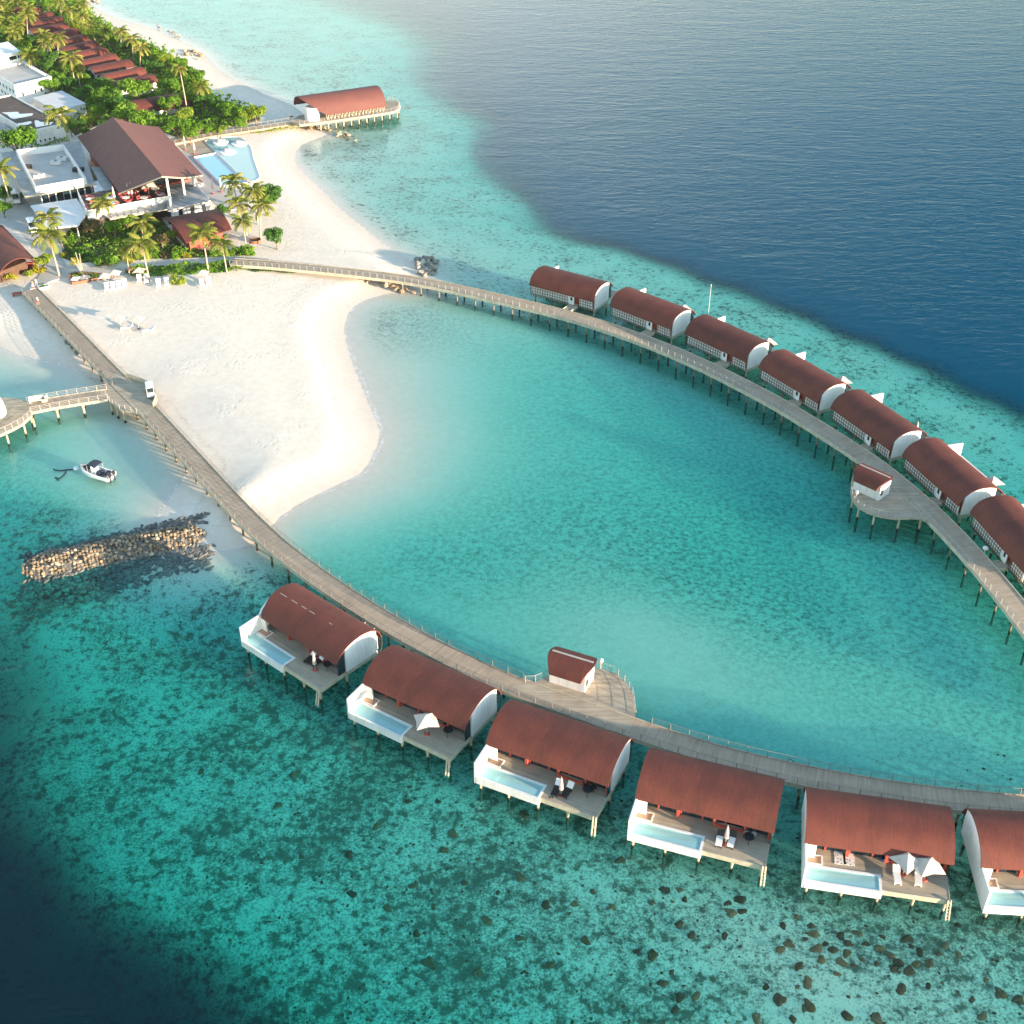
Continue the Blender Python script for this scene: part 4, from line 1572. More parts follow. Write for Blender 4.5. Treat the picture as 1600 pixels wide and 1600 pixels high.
GJ = 'green trees of the thicket between the beach villas and the sea'
GP = 'coconut palms among the beach villas'
LT = 'green broadleaf tree in the dense thicket around the rows of beach villas'
LP_ = 'coconut palm rising from the thicket around the rows of beach villas'
# thicket along the seaward side and round the villas
for px, py, r_, k in [(75, 4, 10, 'g'), (60, 14, 8, 'd'), (45, 3, 10, 'g'), (97, 18, 10, 'd'), (112, 28, 10, 'g'), (126, 38, 10, 'l'), (140, 50, 10, 'g'), (158, 56, 9, 'd'), (178, 62, 10, 'g'),
                      (196, 72, 9, 'd'), (216, 68, 12, 'g'), (231, 78, 12, 'd'), (246, 84, 12, 'g'), (260, 92, 12, 'l'), (277, 98, 11, 'g'), (288, 112, 13, 'd'), (228, 95, 9, 'd'), (244, 103, 11, 'd'),
                      (301, 118, 15, 'g'), (312, 132, 12, 'l'), (318, 152, 14, 'd'), (336, 160, 13, 'd'), (352, 168, 14, 'g'), (366, 176, 14, 'g'), (383, 178, 13, 'l'), (398, 173, 15, 'l'), (375, 190, 11, 'g'),
                      (211, 135, 20, 'g'), (264, 131, 15, 'g'), (264, 158, 14, 'g'), (195, 174, 19, 'g'), (226, 184, 19, 'g'), (276, 194, 18, 'g'), (287, 176, 13, 'l'), (307, 200, 13, 'g'), (327, 200, 10, 'g'),
                      (343, 201, 10, 'l'), (296, 210, 11, 'g'), (168, 148, 17, 'g'), (185, 160, 18, 'd'), (150, 172, 14, 'g'), (176, 134, 11, 'l'), (160, 128, 12, 'd'), (165, 190, 11, 'd'), (297, 148, 13, 'l'),
                      (20, 78, 13, 'd'), (36, 70, 12, 'g'), (52, 62, 10, 'd'), (68, 64, 9, 'd'), (81, 89, 12, 'd'), (74, 103, 9, 'd'), (96, 84, 9, 'g'), (110, 108, 10, 'g'), (126, 122, 11, 'g'), (141, 112, 8, 'd'),
                      (60, 82, 9, 'd'), (92, 122, 13, 'g'), (78, 130, 14, 'g'), (108, 128, 12, 'd'), (132, 143, 13, 'd'), (8, 40, 12, 'g'), (3, 58, 12, 'd'), (22, 30, 11, 'g'), (36, 42, 9, 'd'), (20, 8, 11, 'g'), (4, 18, 10, 'l'),
                      (137, 183, 11, 'l'), (110, 200, 9, 'd'), (122, 192, 10, 'd'), (133, 204, 8, 'd')]:
    tree(px, py, r_, k, LT, GJ)
tree(24, 216, 25, 'g', 'large bushy green tree between the dark ribbed roof and the courtyard roof')
shrub(78, 112, 7, 'f', 'shrub with red flowers beside the white roof terrace')
for i_, (px, py, s) in enumerate([(5, 6, 1), (30, 5, 1), (17, 20, 1), (10, 34, 1), (36, 24, 1.1), (17, 52, 1), (60, 54, .9), (86, 60, 1.0), (110, 94, 1.15), (48, 88, 1), (92, 4, 1), (128, 8, .9), (112, 16, .9), (131, 26, .9),
                                (146, 40, .9), (165, 47, .8), (184, 50, .9), (203, 62, .9), (213, 74, .9), (311, 136, 0.85), (26, 42, .9), (46, 14, .9), (72, 70, .9), (120, 108, .8)]):
    palm(px, py, LP_, s, GP)
q = P(283, 108, ZG + 12.5)
Proto(lambda: make_palm(41, 0.5, 12.5, 15, 2.9)).place((q.x, q.y, ZG), 0.4, 'tallest palm, with a long bare pale trunk, above the lone red roof in the trees', 1.0, 'palm tree')
palm(101, 178, 'coconut palm between the dark ribbed roof and the big gabled roof', 1.25)
palm(4, 265, 'coconut palm at the left edge beside the courtyard roof', 1.1)
palm(88, 337, 'coconut palm whose crown overlaps the white canopy slab', 0.95)
palm(78, 366, 'tall coconut palm on the grey forecourt by the parked cart', 1.1, k=0)
palm(152, 318, 'coconut palm in front of the corner of the red terrace', 0.9)
palm(216, 350, 'coconut palm leaning in front of the striped lower roof', 0.95)
palm(223, 380, 'bright coconut palm standing at the left end of the long hedge', 1.0, k=0)
palm(195, 391, 'small drooping palm left of the bright palm by the hedge', 0.7)
palm(317, 366, 'coconut palm growing out of the long hedge', 1.0, k=0)
palm(348, 379, 'coconut palm right of the palm in the hedge', 0.8, k=0)
palm(367, 288, 'coconut palm next to the lower end of the blue pool', 1.0)
palm(397, 300, 'coconut palm in front of the round dark tree on the sand', 0.9)
palm(379, 316, 'middle palm of the clump below the pool', 0.95)
palm(401, 322, 'seaward palm of the clump below the pool', 0.9, k=1)
palm(380, 347, 'lowest palm of the clump below the pool, beside a round planter', 0.8, k=0)
# garden in front of the main building
for px, py, r_, k, lb in [(415, 303, 22, 'd', 'round dark green tree standing alone on the sand by the pool'), (431, 366, 16, 'd', 'round green bush tree standing alone on the sand right of the palms'),
                          (346, 326, 10, 'd', 'small dark tree at the corner of the low red roof'), (66, 404, 13, 'l', 'small lime green tree beside the red barrel roof pavilion'),
                          (142, 352, 13, 'b', 'brownish bare tree in the garden before the terrace'), (125, 336, 10, 'd', 'dark tree below the white canopy slab'),
                          (176, 352, 14, 'g', 'green tree in the middle of the garden before the terrace'), (197, 346, 11, 'g', 'green tree beside the leaning garden palm'), (236, 348, 11, 'd', 'dark tree at the left corner of the low red roof'),
                          (252, 372, 12, 'b', 'grey thin leaved tree in front of the low red roof'), (266, 366, 10, 'l', 'lime tree leaning over the low red roof'), (5, 300, 13, 'd', 'dark tree at the left edge below the courtyard roof'),
                          (4, 322, 12, 'g', 'green tree at the left edge beside the forecourt')]:
    tree(px, py, r_, k, lb)
for px, py, r_, k, lb in [(166, 407, 21, 'g', 'large round green shrub at the corner of the garden path'), (128, 396, 14, 'd', 'dark green shrub left of the large round shrub'), (110, 377, 11, 'g', 'green shrub behind the tall forecourt palm'),
                          (118, 408, 9, 'y', 'yellow green low shrub edging the garden path'), (200, 405, 10, 'y', 'yellow shrub left of the path gap'), (183, 376, 10, 'g', 'shrub in the shady middle of the garden'), (216, 402, 9, 'g', 'shrub under the leaning garden palm'),
                          (241, 396, 12, 'g', 'green shrub right of the path gap'), (258, 398, 10, 'b', 'brown pink shrub before the low red roof'), (275, 398, 11, 'g', 'green shrub below the front of the low red roof'), (290, 398, 9, 'y', 'yellow shrub below the front of the low red roof'),
                          (333, 396, 10, 'g', 'shrub between the two hedge palms'), (366, 392, 13, 'g', 'green shrub right of the hedge palms'), (386, 391, 14, 'g', 'big bright shrub where the far walkway begins'),
                          (277, 436, 14, 'l', 'round olive bush on the sand between beach loungers'), (98, 398, 7, 'y', 'small yellow shrub on the left of the garden'), (163, 370, 9, 'b', 'pinkish shrub in the garden middle'),
                          (132, 318, 6, 'y', 'clipped yellow green hedge plant at the left end of the red terrace'), (152, 303, 8, 'l', 'clipped lime hedge plant on the terrace'), (168, 300, 8, 'l', 'clipped lime hedge plant at the terrace back'),
                          (60, 420, 11, 'y', 'yellow green shrub in front of the pavilion opening'), (44, 427, 8, 'l', 'lime shrub in front of the pavilion'), (14, 431, 12, 'y', 'yellow green shrub at the left edge below the pavilion'), (32, 305, 7, 'd', 'dark shrub under the corner of the courtyard roof'),
                          (455, 183, 4, 'd', 'small bush beside the restaurant jetty'), (70, 346, 5, 'd', 'dark bush beside the parked cart')]:
    shrub(px, py, r_, k, lb)


def polygon_pts(poly, n, rnd):
    xs, ys = [p[0] for p in poly], [p[1] for p in poly]
    out = []
    while len(out) < n:
        x, y = rnd.uniform(min(xs), max(xs)), rnd.uniform(min(ys), max(ys))
        ins = False
        for k in range(len(poly)):
            (x0, y0), (x1, y1) = poly[k], poly[(k + 1) % len(poly)]
            if (y0 > y) != (y1 > y) and x < (x1 - x0) * (y - y0) / (y1 - y0) + x0:
                ins = not ins
        if ins:
            out.append((x, y))
    return out


def ground_cover(name, px, n, hgt, size, mat, seed=1):
    rnd = random.Random(seed)
    poly = [tuple(P(a, b_, ZG)[:2]) for a, b_ in px]
    vs, fs = [], []
    for x, y in polygon_pts(poly, n, rnd):
        hh = hgt * (0.5 + 0.5 * math.sin(x * 0.9 + 2 * math.sin(y * .6))) * rnd.random() ** 0.6 + 0.05
        nn = Vector((rnd.gauss(0, .5), rnd.gauss(0, .5), rnd.gauss(.6, .4))).normalized()
        leaf_quad(vs, fs, Vector((x, y, ZG + hh)), nn, size, rnd)
    b = MB()
    b.v = [tuple(v) for v in vs]
    b.f = fs
    return b.build(name, mat)


JUNGLE = [(-40, 90), (-40, -30), (110, -30), (140, 18), (180, 50), (235, 70), (290, 98), (322, 140), (350, 158), (402, 170), (406, 186), (330, 206), (285, 218), (250, 205), (180, 183), (118, 212), (60, 150), (75, 118), (30, 88)]
tag(ground_cover('undergrowth', JUNGLE, 17000, 3.0, 0.7, 'leaf', 4), kind='stuff')
tag(ground_cover('undergrowth', [(100, 366), (125, 345), (170, 340), (250, 338), (285, 385), (330, 392), (395, 388), (398, 400), (300, 404), (240, 405), (205, 408), (120, 412), (96, 402)], 2600, 1.2, 0.4, 'leaf', 5), kind='stuff')
hd = ground_cover('hedge', [(196, 426), (205, 420), (240, 417), (300, 414), (350, 411), (392, 412), (392, 420), (360, 425), (300, 429), (240, 432), (205, 433)], 2600, 0.9, 0.35, 'leaf', 6)
tag(hd, 'long low green hedge along the beach side of the garden path', 'hedge')
hd = ground_cover('hedge', [(392, 416), (440, 420), (500, 426), (500, 429), (440, 426), (392, 424)], 500, 0.5, 0.3, 'leaf_dark', 7)
tag(hd, 'thin strip of low plants along the foot of the far walkway on the sand', 'hedge')
hd = ground_cover('hedge', [(395, 205), (430, 201), (468, 197), (470, 200), (430, 206), (398, 210)], 200, 0.5, 0.3, 'leaf_lime', 8)
tag(hd, 'thin strip of pale weeds along the sand side of the restaurant boardwalk', 'hedge')
hd = ground_cover('hedge', [(54, 222), (105, 212), (108, 221), (58, 232), (50, 228)], 400, 1.0, 0.35, 'leaf', 9)
tag(hd, 'low green hedge between the white wall and the courtyard roof', 'hedge')


def ground_sheet(name, px, z, mat):
    b = MB()
    b.prism([tuple(P(a, b_, z)[:2]) for a, b_ in px], z - 0.3, z)
    o = b.build(name, mat)
    o['kind'] = 'structure'
    return o


ground_sheet('soil', JUNGLE, ZG + 0.012, 'litter')
ground_sheet('soil', [(100, 366), (125, 345), (170, 340), (250, 338), (285, 385), (330, 392), (395, 388), (398, 398), (300, 403), (240, 404), (205, 407), (120, 411), (96, 402)], ZG + 0.012, 'litter')
ground_sheet('forecourt', [(-60, 325), (10, 318), (20, 312), (36, 309), (50, 322), (75, 358), (78, 380), (96, 402), (105, 415), (120, 420), (100, 432), (78, 440), (60, 450), (44, 452), (62, 430), (60, 395), (30, 362), (-60, 360)], ZG + 0.016, 'concrete')
ground_sheet('path', [(78, 440), (105, 415), (140, 416), (180, 420), (225, 410), (300, 405), (350, 401), (385, 401), (420, 404), (420, 413), (385, 410), (340, 411), (300, 414), (230, 419), (190, 432), (175, 437), (130, 434), (100, 433)], ZG + 0.020, 'paving')
ground_sheet('terrace_paving', [(270, 240), (300, 232), (355, 292), (380, 300), (390, 322), (350, 330), (330, 312), (300, 290)], ZG + 0.018, 'concrete')

# ------------------------------------------------------------------ buildings


def W2(a, b_, z):
    p = P(a, b_, z)
    return Vector((p.x, p.y))


def box_walls(b, poly, z0, z1, th=0.3):
    """ring of walls following a polygon"""
    n = len(poly)
    c = sum((Vector(p) for p in poly), Vector((0, 0))) / n
    for k in range(n):
        p, q = Vector(poly[k]), Vector(poly[(k + 1) % n])
        d = (q - p).normalized()
        nn = Vector((-d.y, d.x))
        if nn.dot(c - p) < 0:
            nn = -nn
        m_ = (p + q) / 2 + nn * th / 2
        b.obox(m_, d, nn, (q - p).length / 2 - (0 if k % 2 == 0 else th + 0.003), th / 2, z0, z1)


def inset(poly, d):
    c = sum((Vector(p) for p in poly), Vector((0, 0))) / len(poly)
    return [tuple(c + (Vector(p) - c) * (1 - d / (Vector(p) - c).length)) for p in poly]


def wall_box(b, poly, k, t0, t1, z0, z1, out=0.03, depth=0.06):
    p, q = Vector(poly[k]), Vector(poly[(k + 1) % len(poly)])
    c = sum((Vector(v) for v in poly), Vector((0, 0))) / len(poly)
    d = (q - p)
    L_ = d.length
    d.normalize()
    nn = Vector((-d.y, d.x))
    if nn.dot(c - p) > 0:
        nn = -nn
    m_ = p + d * (L_ * (t0 + t1) / 2) + nn * (out - depth / 2)
    b.obox(m_, d, nn, L_ * (t1 - t0) / 2, depth / 2, z0, z1)


def part(parent, name, mat, fn):
    b = MB()
    fn(b)
    return b.build(name, mat, parent)


# white block with roof terrace (top left)
zr = 7.0
A, B_, C_ = W2(80, 119.5, zr), W2(22, 133, zr), W2(37, 96, zr)
pl = [tuple(A), tuple(C_), tuple(B_ + C_ - A), tuple(B_)]
t = thing('white_building', 'white two level building with a pale roof terrace at the left edge', 'building')
part(t, 'wall', 'white', lambda b: b.prism(pl, 1.0, 6.4))
part(t, 'roof_terrace', 'concrete', lambda b: b.prism(inset(pl, .35), 6.402, 6.45))
part(t, 'parapet', 'white', lambda b: box_walls(b, pl, 6.403, 7.1, 0.25))
up = [tuple(W2(33, 96, 6.5)), tuple(W2(-12, 107, 6.5)), tuple(W2(-30, 92, 6.5)), tuple(W2(15, 81, 6.5))]
part(t, 'upper_storey', 'white', lambda b: b.prism(up, 6.46, 9.2))
part(t, 'upper_roof', 'white', lambda b: b.prism(inset(up, -0.5), 9.202, 9.5))
for t0, t1 in ((0.12, 0.38), (0.02, 0.08)):
    part(t, 'window', 'glass', lambda b: wall_box(b, up, 0, t0, t1, 7.5, 8.5))
for k in range(5):
    for zz in (2.2, 4.4):
        part(t, 'window', 'glass', lambda b: wall_box(b, pl, 2, 0.40 + k * 0.12, 0.45 + k * 0.12, zz, zz + 0.9))
for t0 in (0.25, 0.42, 0.75):
    part(t, 'window', 'glass', lambda b: wall_box(b, pl, 3, 0.9 - t0, 0.95 - t0, 3.6, 4.6))
for k in range(12):
    pass
part(t, 'terrace_rail', 'white', lambda b: [b.cyl((*(A.lerp(C_, 0.1 + .07 * k) + Vector((-.9, -.3))), 6.45), (*(A.lerp(C_, 0.1 + .07 * k) + Vector((-.9, -.3))), 7.5), 0.12) for k in range(11)])

# long building under the dark ribbed roof
zr = 5.6
A, B_, C_ = W2(100, 192.6, zr), W2(44, 205, zr), W2(18, 147.6, zr)
D_ = B_ + C_ - A
pl = [tuple(A), tuple(C_), tuple(D_), tuple(B_)]
t = thing('service_building', 'long white building under a dark ribbed roof with rain puddles', 'building')
part(t, 'wall', 'white_dim', lambda b: b.prism(pl, 1.0, 5.2))
rf = part(t, 'roof', 'brownroof', lambda b: b.prism(inset(pl, .3), 5.2, 5.3))
part(t, 'parapet', 'white', lambda b: box_walls(b, pl, 5.203, 5.62, 0.25))
for poly in ([(20, 940), (250, 930), (270, 960), (460, 950), (450, 980), (200, 1030), (150, 1020), (100, 970)], [(200, 1100), (300, 1085), (420, 1060), (450, 1080), (380, 1110), (240, 1120)],
             [(480, 1050), (530, 1050), (560, 1070), (740, 1075), (700, 1110), (500, 1145), (485, 1100)]):
    part(rf, 'puddle', 'puddle', lambda b: b.prism([tuple(W2(a * .1125, 70 + c * .1125, 5.31)) for a, c in poly], 5.302, 5.312))
for k in range(5):
    part(t, 'wall_vent', 'glass', lambda b: wall_box(b, pl, 3, 0.12 + k * 0.13, 0.16 + k * 0.13, 2.2, 2.8))
# pale ribbed roof
zr = 4.8
A, B_, C_ = W2(134, 161, zr), W2(88, 173, zr), W2(96, 141, zr)
pl = [tuple(A), tuple(C_), tuple(B_ + C_ - A), tuple(B_)]
t = thing('service_building', 'low building with a pale ribbed metal roof behind the palm', 'building')
part(t, 'wall', 'white_dim', lambda b: b.prism(inset(pl, .3), 1.0, 4.5))
part(t, 'roof', 'metalroof', lambda b: b.prism(pl, 4.502, 4.75))
# low grey roof at the left edge
pl = [tuple(W2(a, c, 4.2)) for a, c in [(-30, 190), (0, 191), (17, 201), (8, 208), (-30, 210)]]
t = thing('service_building', 'low grey roofed annex at the left edge beside the dark ribbed roof', 'building')
part(t, 'wall', 'white_dim', lambda b: b.prism(inset(pl, .3), 1.0, 3.9))
part(t, 'roof', 'greyroof', lambda b: b.prism(pl, 3.902, 4.15))

# building with the sunken roof courtyard
zr = 6.0
sl = [tuple(W2(a, c, zr)) for a, c in [(1, 239), (125, 221), (147, 286), (39, 307)]]
t = thing('courtyard_building', 'flat roofed grey building with a walled white roof courtyard', 'building')
part(t, 'roof_slab', 'greyroof', lambda b: b.prism(sl, 5.6, 6.0))
part(t, 'slab_edge', 'fascia', lambda b: box_walls(b, inset(sl, -0.12), 5.55, 6.04, 0.12))
pr = [tuple(W2(a, c, 7.2)) for a, c in [(25, 236), (100, 227), (135, 280), (55, 294)]]
part(t, 'courtyard_wall', 'white', lambda b: box_walls(b, pr, 6.003, 7.5, 0.35))
part(t, 'courtyard_floor', 'concrete', lambda b: b.prism(inset(pr, .5), 6.003, 6.03))
for a, c, sx in [(88, 257, 1.2), (97, 251, 1.2), (58, 279, .6), (66, 277, .6), (123, 268, 1.2), (45, 263, .7)]:
    q = W2(a, c, 6.0)
    u_ = thing('roof_unit', {88: 'grey machine housing in the middle of the roof courtyard', 97: 'grey machine housing at the far side of the roof courtyard', 58: 'small white fan unit by the front wall of the roof courtyard, left of its twin', 66: 'small white fan unit by the front wall of the roof courtyard, right of its twin',
                             123: 'dark box in the right corner of the roof courtyard', 45: 'brown box by the left wall of the roof courtyard'}[a], 'roof unit', (q.x, q.y, 6.035))
    mm = 'dark' if a in (123, 45) else 'white_dim'
    part(u_, 'housing', mm, lambda b: b.box(-sx, sx, -sx * .6, sx * .6, 0.08, 0.85))
    part(u_, 'foot', 'black', lambda b: b.box(-sx * .9, sx * .9, -sx * .5, sx * .5, 0, 0.08))
    part(u_, 'fan_grille', 'black', lambda b: b.cyl((0, 0, 0.85), (0, 0, .9), sx * .35, None, 12))
part(t, 'glass_front', 'glass', lambda b: b.obox((Vector(sl[3]) + Vector(sl[2])) / 2 + Vector((0.4, 2.2)), (Vector(sl[2]) - Vector(sl[3])).normalized(), Vector((-(Vector(sl[2]) - Vector(sl[3])).normalized().y, (Vector(sl[2]) - Vector(sl[3])).normalized().x)), (Vector(sl[2]) - Vector(sl[3])).length / 2 - 2.2, 0.1, 1.2, 5.6))
for k in range(8):
    q = Vector(sl[3]).lerp(Vector(sl[2]), 0.16 + 0.105 * k) + Vector((0.3, 1.7))
    part(t, 'front_post', 'white' if k % 2 == 0 else 'rail', lambda b: b.cyl((q.x, q.y, 1.2), (q.x, q.y, 5.6), 0.16 if k % 2 == 0 else .09))
part(t, 'wall', 'white_dim', lambda b: b.prism(inset([tuple(W2(a, c, 1.3)) for a, c in [(20, 262), (125, 250), (140, 300), (55, 318)]], 5.0), 1.0, 5.59))
# white canopy slab
cp = [tuple(W2(a, c, 4.6)) for a, c in [(47.5, 321), (120, 310), (135, 334), (122, 352), (73, 357)]]
t = thing('canopy', 'white flat canopy slab in front of the courtyard building', 'canopy')
part(t, 'slab', 'white', lambda b: b.prism(cp, 4.3, 4.6))
for p in inset(cp, 1.0):
    part(t, 'column', 'white_dim', lambda b: b.cyl((*p, 1.2), (*p, 4.3), 0.14))
# annex roofs between courtyard and the gabled hall
for z_, pts, lb in ((5.2, [(142, 261), (155, 260), (179, 294), (163, 298)], 'narrow grey flat roof along the left eave of the gabled hall'), (5.0, [(144, 284), (156, 281), (163, 297), (148, 300)], 'small white flat roof beside the terrace hedge')):
    pl = [tuple(W2(a, c, z_)) for a, c in pts]
    t = thing('annex', lb, 'annex')
    part(t, 'wall', 'white_dim', lambda b: b.prism(inset(pl, .3), 1.0, z_ - .25))
    part(t, 'roof', 'greyroof' if z_ > 5.1 else 'white', lambda b: b.prism(pl, z_ - .248, z_))

# big gabled hall
t = thing('gabled_hall', 'big hall with a steep terracotta gable roof, sunlit on its right slope', 'hall')
zrd, ze = 13.0, 6.6
r0, r1 = P(175.5, 183, zrd), P(253, 275, zrd)
l0, l1 = P(121, 213, ze), P(187, 301, ze)
e0, e1 = P(248, 198, ze), P(316, 273, ze)


def slab(b, a, c, d, f, th=0.3):
    """roof slope through four corners"""
    dn = Vector((0, 0, -th))
    v = [a, c, d, f, a + dn, c + dn, d + dn, f + dn]
    b.add(v, [(0, 1, 2, 3), (7, 6, 5, 4), (0, 4, 5, 1), (1, 5, 6, 2), (2, 6, 7, 3), (3, 7, 4, 0)])


def curved_slope(b, r_a, r_b, e_a, e_b, sag, th=0.3, n=8):
    secs = []
    for k in range(n + 1):
        s = k / n
        a, c = r_a.lerp(e_a, s), r_b.lerp(e_b, s)
        dz = Vector((0, 0, sag * math.sin(math.pi * s)))
        secs.append([a + dz, c + dz, c + dz - Vector((0, 0, th)), a + dz - Vector((0, 0, th))])
    b.loft(secs, True)


part(t, 'roof_slope', 'roof_main', lambda b: curved_slope(b, l0, l1, r0, r1, -0.25))
part(t, 'roof_slope', 'roof_main', lambda b: curved_slope(b, r1, r0, e1, e0, -0.45))
part(t, 'ridge_cap', 'roof_main', lambda b: b.tube([r0 + Vector((0, 0, .02)), r1 + Vector((0, 0, .02))], 0.14, 6))
part(t, 'verge', 'fascia', lambda b: (b.tube([l1 - Vector((0, 0, .2)), r1 - Vector((0, 0, .2)), ], 0.16, 5), b.tube([r1 - Vector((0, 0, .2)), (r1 + e1) / 2 + Vector((0, 0, -.65)), e1 - Vector((0, 0, .2))], 0.16, 5)))
bk = (r0 - r1).normalized()
part(t, 'hall_wall', 'redwood', lambda b: b.prism([tuple((l1.lerp(r1, .2) + bk * 6)[:2]), tuple((e1.lerp(r1, .2) + bk * 6)[:2]), tuple((e0.lerp(r0, .2) - bk * 2)[:2]), tuple((l0.lerp(r0, .2) - bk * 2)[:2])], 1.0, 6.9))
part(t, 'gable_glass', 'glass', lambda b: slab(b, (l1.lerp(r1, .22) + bk * 5.9).xy.to_3d() + Vector((0, 0, 5.4)), (e1.lerp(r1, .22) + bk * 5.9).xy.to_3d() + Vector((0, 0, 5.4)), (r1 + bk * 5.8 - Vector((0, 0, .6))), (r1 + bk * 5.85 - Vector((0, 0, .62))), 0.2))
for s_, src in ((0.12, r1), (0.78, r1), (0.5, r1)):
    q = (r1.lerp(e1, s_) + bk * 1.2)
    zt = r1.lerp(e1, s_).z - 0.9
    part(t, 'pillar', 'white', lambda b: b.cyl((q.x, q.y, 1.2), (q.x, q.y, zt), 0.28))

# terrace with red seats, and the lower roof in front of it
zt = 5.0
tp = [tuple(W2(a, c, zt)) for a, c in [(123, 306), (180, 294), (262, 282), (268, 311), (137, 335)]]
t = thing('terrace_building', 'raised dining terrace with a white front wall below the gabled hall', 'terrace')
part(t, 'terrace_floor', 'brownroof', lambda b: b.prism(tp, 1.0, zt))
part(t, 'terrace_wall', 'white', lambda b: (b.obox((Vector(tp[3]) + Vector(tp[4])) / 2, (Vector(tp[3]) - Vector(tp[4])).normalized(), Vector((-(Vector(tp[3]) - Vector(tp[4])).normalized().y, (Vector(tp[3]) - Vector(tp[4])).normalized().x)), (Vector(tp[3]) - Vector(tp[4])).length / 2, 0.15, 3.6, zt + 0.9),
                                           b.obox((Vector(tp[0]) + Vector(tp[4])) / 2, (Vector(tp[0]) - Vector(tp[4])).normalized(), Vector((-(Vector(tp[0]) - Vector(tp[4])).normalized().y, (Vector(tp[0]) - Vector(tp[4])).normalized().x)), (Vector(tp[0]) - Vector(tp[4])).length / 2 - .2, 0.14, 3.6, zt + 0.898)))
lr = [tuple(W2(a, c, 4.4)) for a, c in [(160, 334), (268, 313.5), (262, 326), (172, 342)]]
part(t, 'lower_roof', 'fascia', lambda b: b.prism(lr, 4.1, 4.4))
for k in range(8):
    a0, a1 = Vector(lr[0]).lerp(Vector(lr[1]), .06 + .115 * k), Vector(lr[0]).lerp(Vector(lr[1]), .14 + .115 * k)
    c0, c1 = Vector(lr[3]).lerp(Vector(lr[2]), .04 + .115 * k), Vector(lr[3]).lerp(Vector(lr[2]), .12 + .115 * k)
    part(t, 'skylight', 'greyroof', lambda b: b.prism([tuple(a0.lerp(c0, .12)), tuple(a1.lerp(c1, .12)), tuple(a1.lerp(c1, .88)), tuple(a0.lerp(c0, .88))], 4.402, 4.5))
gr = [tuple(W2(a, c, 5.0)) for a, c in [(257, 296), (303, 288), (329, 313), (262, 329)]]
part(t, 'flat_roof', 'greyroof', lambda b: b.prism(gr, 4.7, 5.0))
part(t, 'wing_wall', 'white_dim', lambda b: b.prism(inset([tuple(W2(a, c, 1.3)) for a, c in [(262, 312), (306, 300), (334, 332), (262, 344)]], .8), 1.0, 4.69))
fp, fq = W2(262, 329, 5.0), W2(329, 313, 5.0)
dd = (fq - fp).normalized()
for k in range(11):
    q = fp.lerp(fq, 0.05 + 0.09 * k) + Vector((dd.y, -dd.x)) * -0.9
    part(t, 'shutter', 'white' if k % 3 else 'glass', lambda b: b.obox(q, dd, Vector((-dd.y, dd.x)), 0.42, 0.06, 1.5, 4.2))
part(t, 'floor_rail', 'rail', lambda b: b.tube([(*gr[1], 5.6), (*gr[0], 5.6)], 0.05, 4))

# terrace furniture
def make_tub_chair():
    r = thing('tub_chair', '', 'chair')
    part(r, 'seat', 'red', lambda b: b.lathe([(0.42, 0.18), (0.46, 0.42), (0.05, 0.46)], 10))
    part(r, 'backrest', 'red', lambda b: b.loft([[(0.48 * math.cos(R(20 + 32 * k)), 0.48 * math.sin(R(20 + 32 * k)), 0.3), (0.56 * math.cos(R(20 + 32 * k)), 0.56 * math.sin(R(20 + 32 * k)), 0.95), (0.46 * math.cos(R(20 + 32 * k)), 0.46 * math.sin(R(20 + 32 * k)), 0.95), (0.40 * math.cos(R(20 + 32 * k)), 0.40 * math.sin(R(20 + 32 * k)), 0.3)] for k in range(5)], True))
    part(r, 'leg', 'black', lambda b: b.cyl((0, 0, 0), (0, 0, 0.18), 0.2))
    return r


def make_cafe_table():
    r = thing('cafe_table', '', 'table')
    part(r, 'tabletop', 'white', lambda b: b.cyl((0, 0, 0.70), (0, 0, 0.75), 0.6, None, 14))
    part(r, 'leg', 'rail', lambda b: b.cyl((0, 0, 0.03), (0, 0, 0.70), 0.05))
    part(r, 'foot', 'rail', lambda b: b.cyl((0, 0, 0), (0, 0, 0.03), 0.3, None, 12))
    return r


tubp, tabp = Proto(make_tub_chair), Proto(make_cafe_table)
for k, (a, c) in enumerate([(138, 312), (194, 313), (201, 318), (203, 312), (219, 313), (233, 310), (209, 305), (215, 304), (251, 304), (255, 309), (248, 309), (140, 327), (182, 321), (176, 312), (196, 302), (239, 292), (143, 314), (222, 297), (228, 299), (165, 318), (190, 308)]):
    q = P(a, c, zt + .4)
    tubp.place((q.x, q.y, zt), k * 1.9, 'red tub chair on the raised dining terrace', 1.35, 'chair', 'red chairs on the dining terrace')
for k, (a, c) in enumerate([(141, 313), (197, 311), (225, 311), (171, 312), (178, 319), (252, 306), (212, 301), (243, 297)]):
    q = P(a, c, zt + .7)
    tabp.place((q.x, q.y, zt), 0, 'round white table between red chairs on the dining terrace', 1.5, 'table', 'white tables on the dining terrace')


# ------------------------------------------------------------------ beach villas and other barrel roofs
def make_beach_villa():
    r = thing('beach_villa', '', 'villa')
    pf = arc_profile([(-3.6, 2.9), (-3.0, 3.6), (-1.8, 4.4), (0, 4.75), (1.8, 4.4), (3.0, 3.6), (3.6, 2.9)], 3)
    part(r, 'wall', 'white_dim', lambda b: b.xprism([(-3.2, -0.3), (3.2, -0.3), (3.2, 3.1), (1.8, 4.2), (0, 4.5), (-1.8, 4.2), (-3.2, 3.1)], -6.6, 6.6))
    part(r, 'window', 'glass', lambda b: b.box(-6.64, -6.6, -1.6, 1.6, 0.3, 2.6))
    b = MB()
    barrel(b, pf, -7.2, 7.2, 0.15)
    smooth_by_angle(b.build('roof', 'roof', r), 35)
    return r


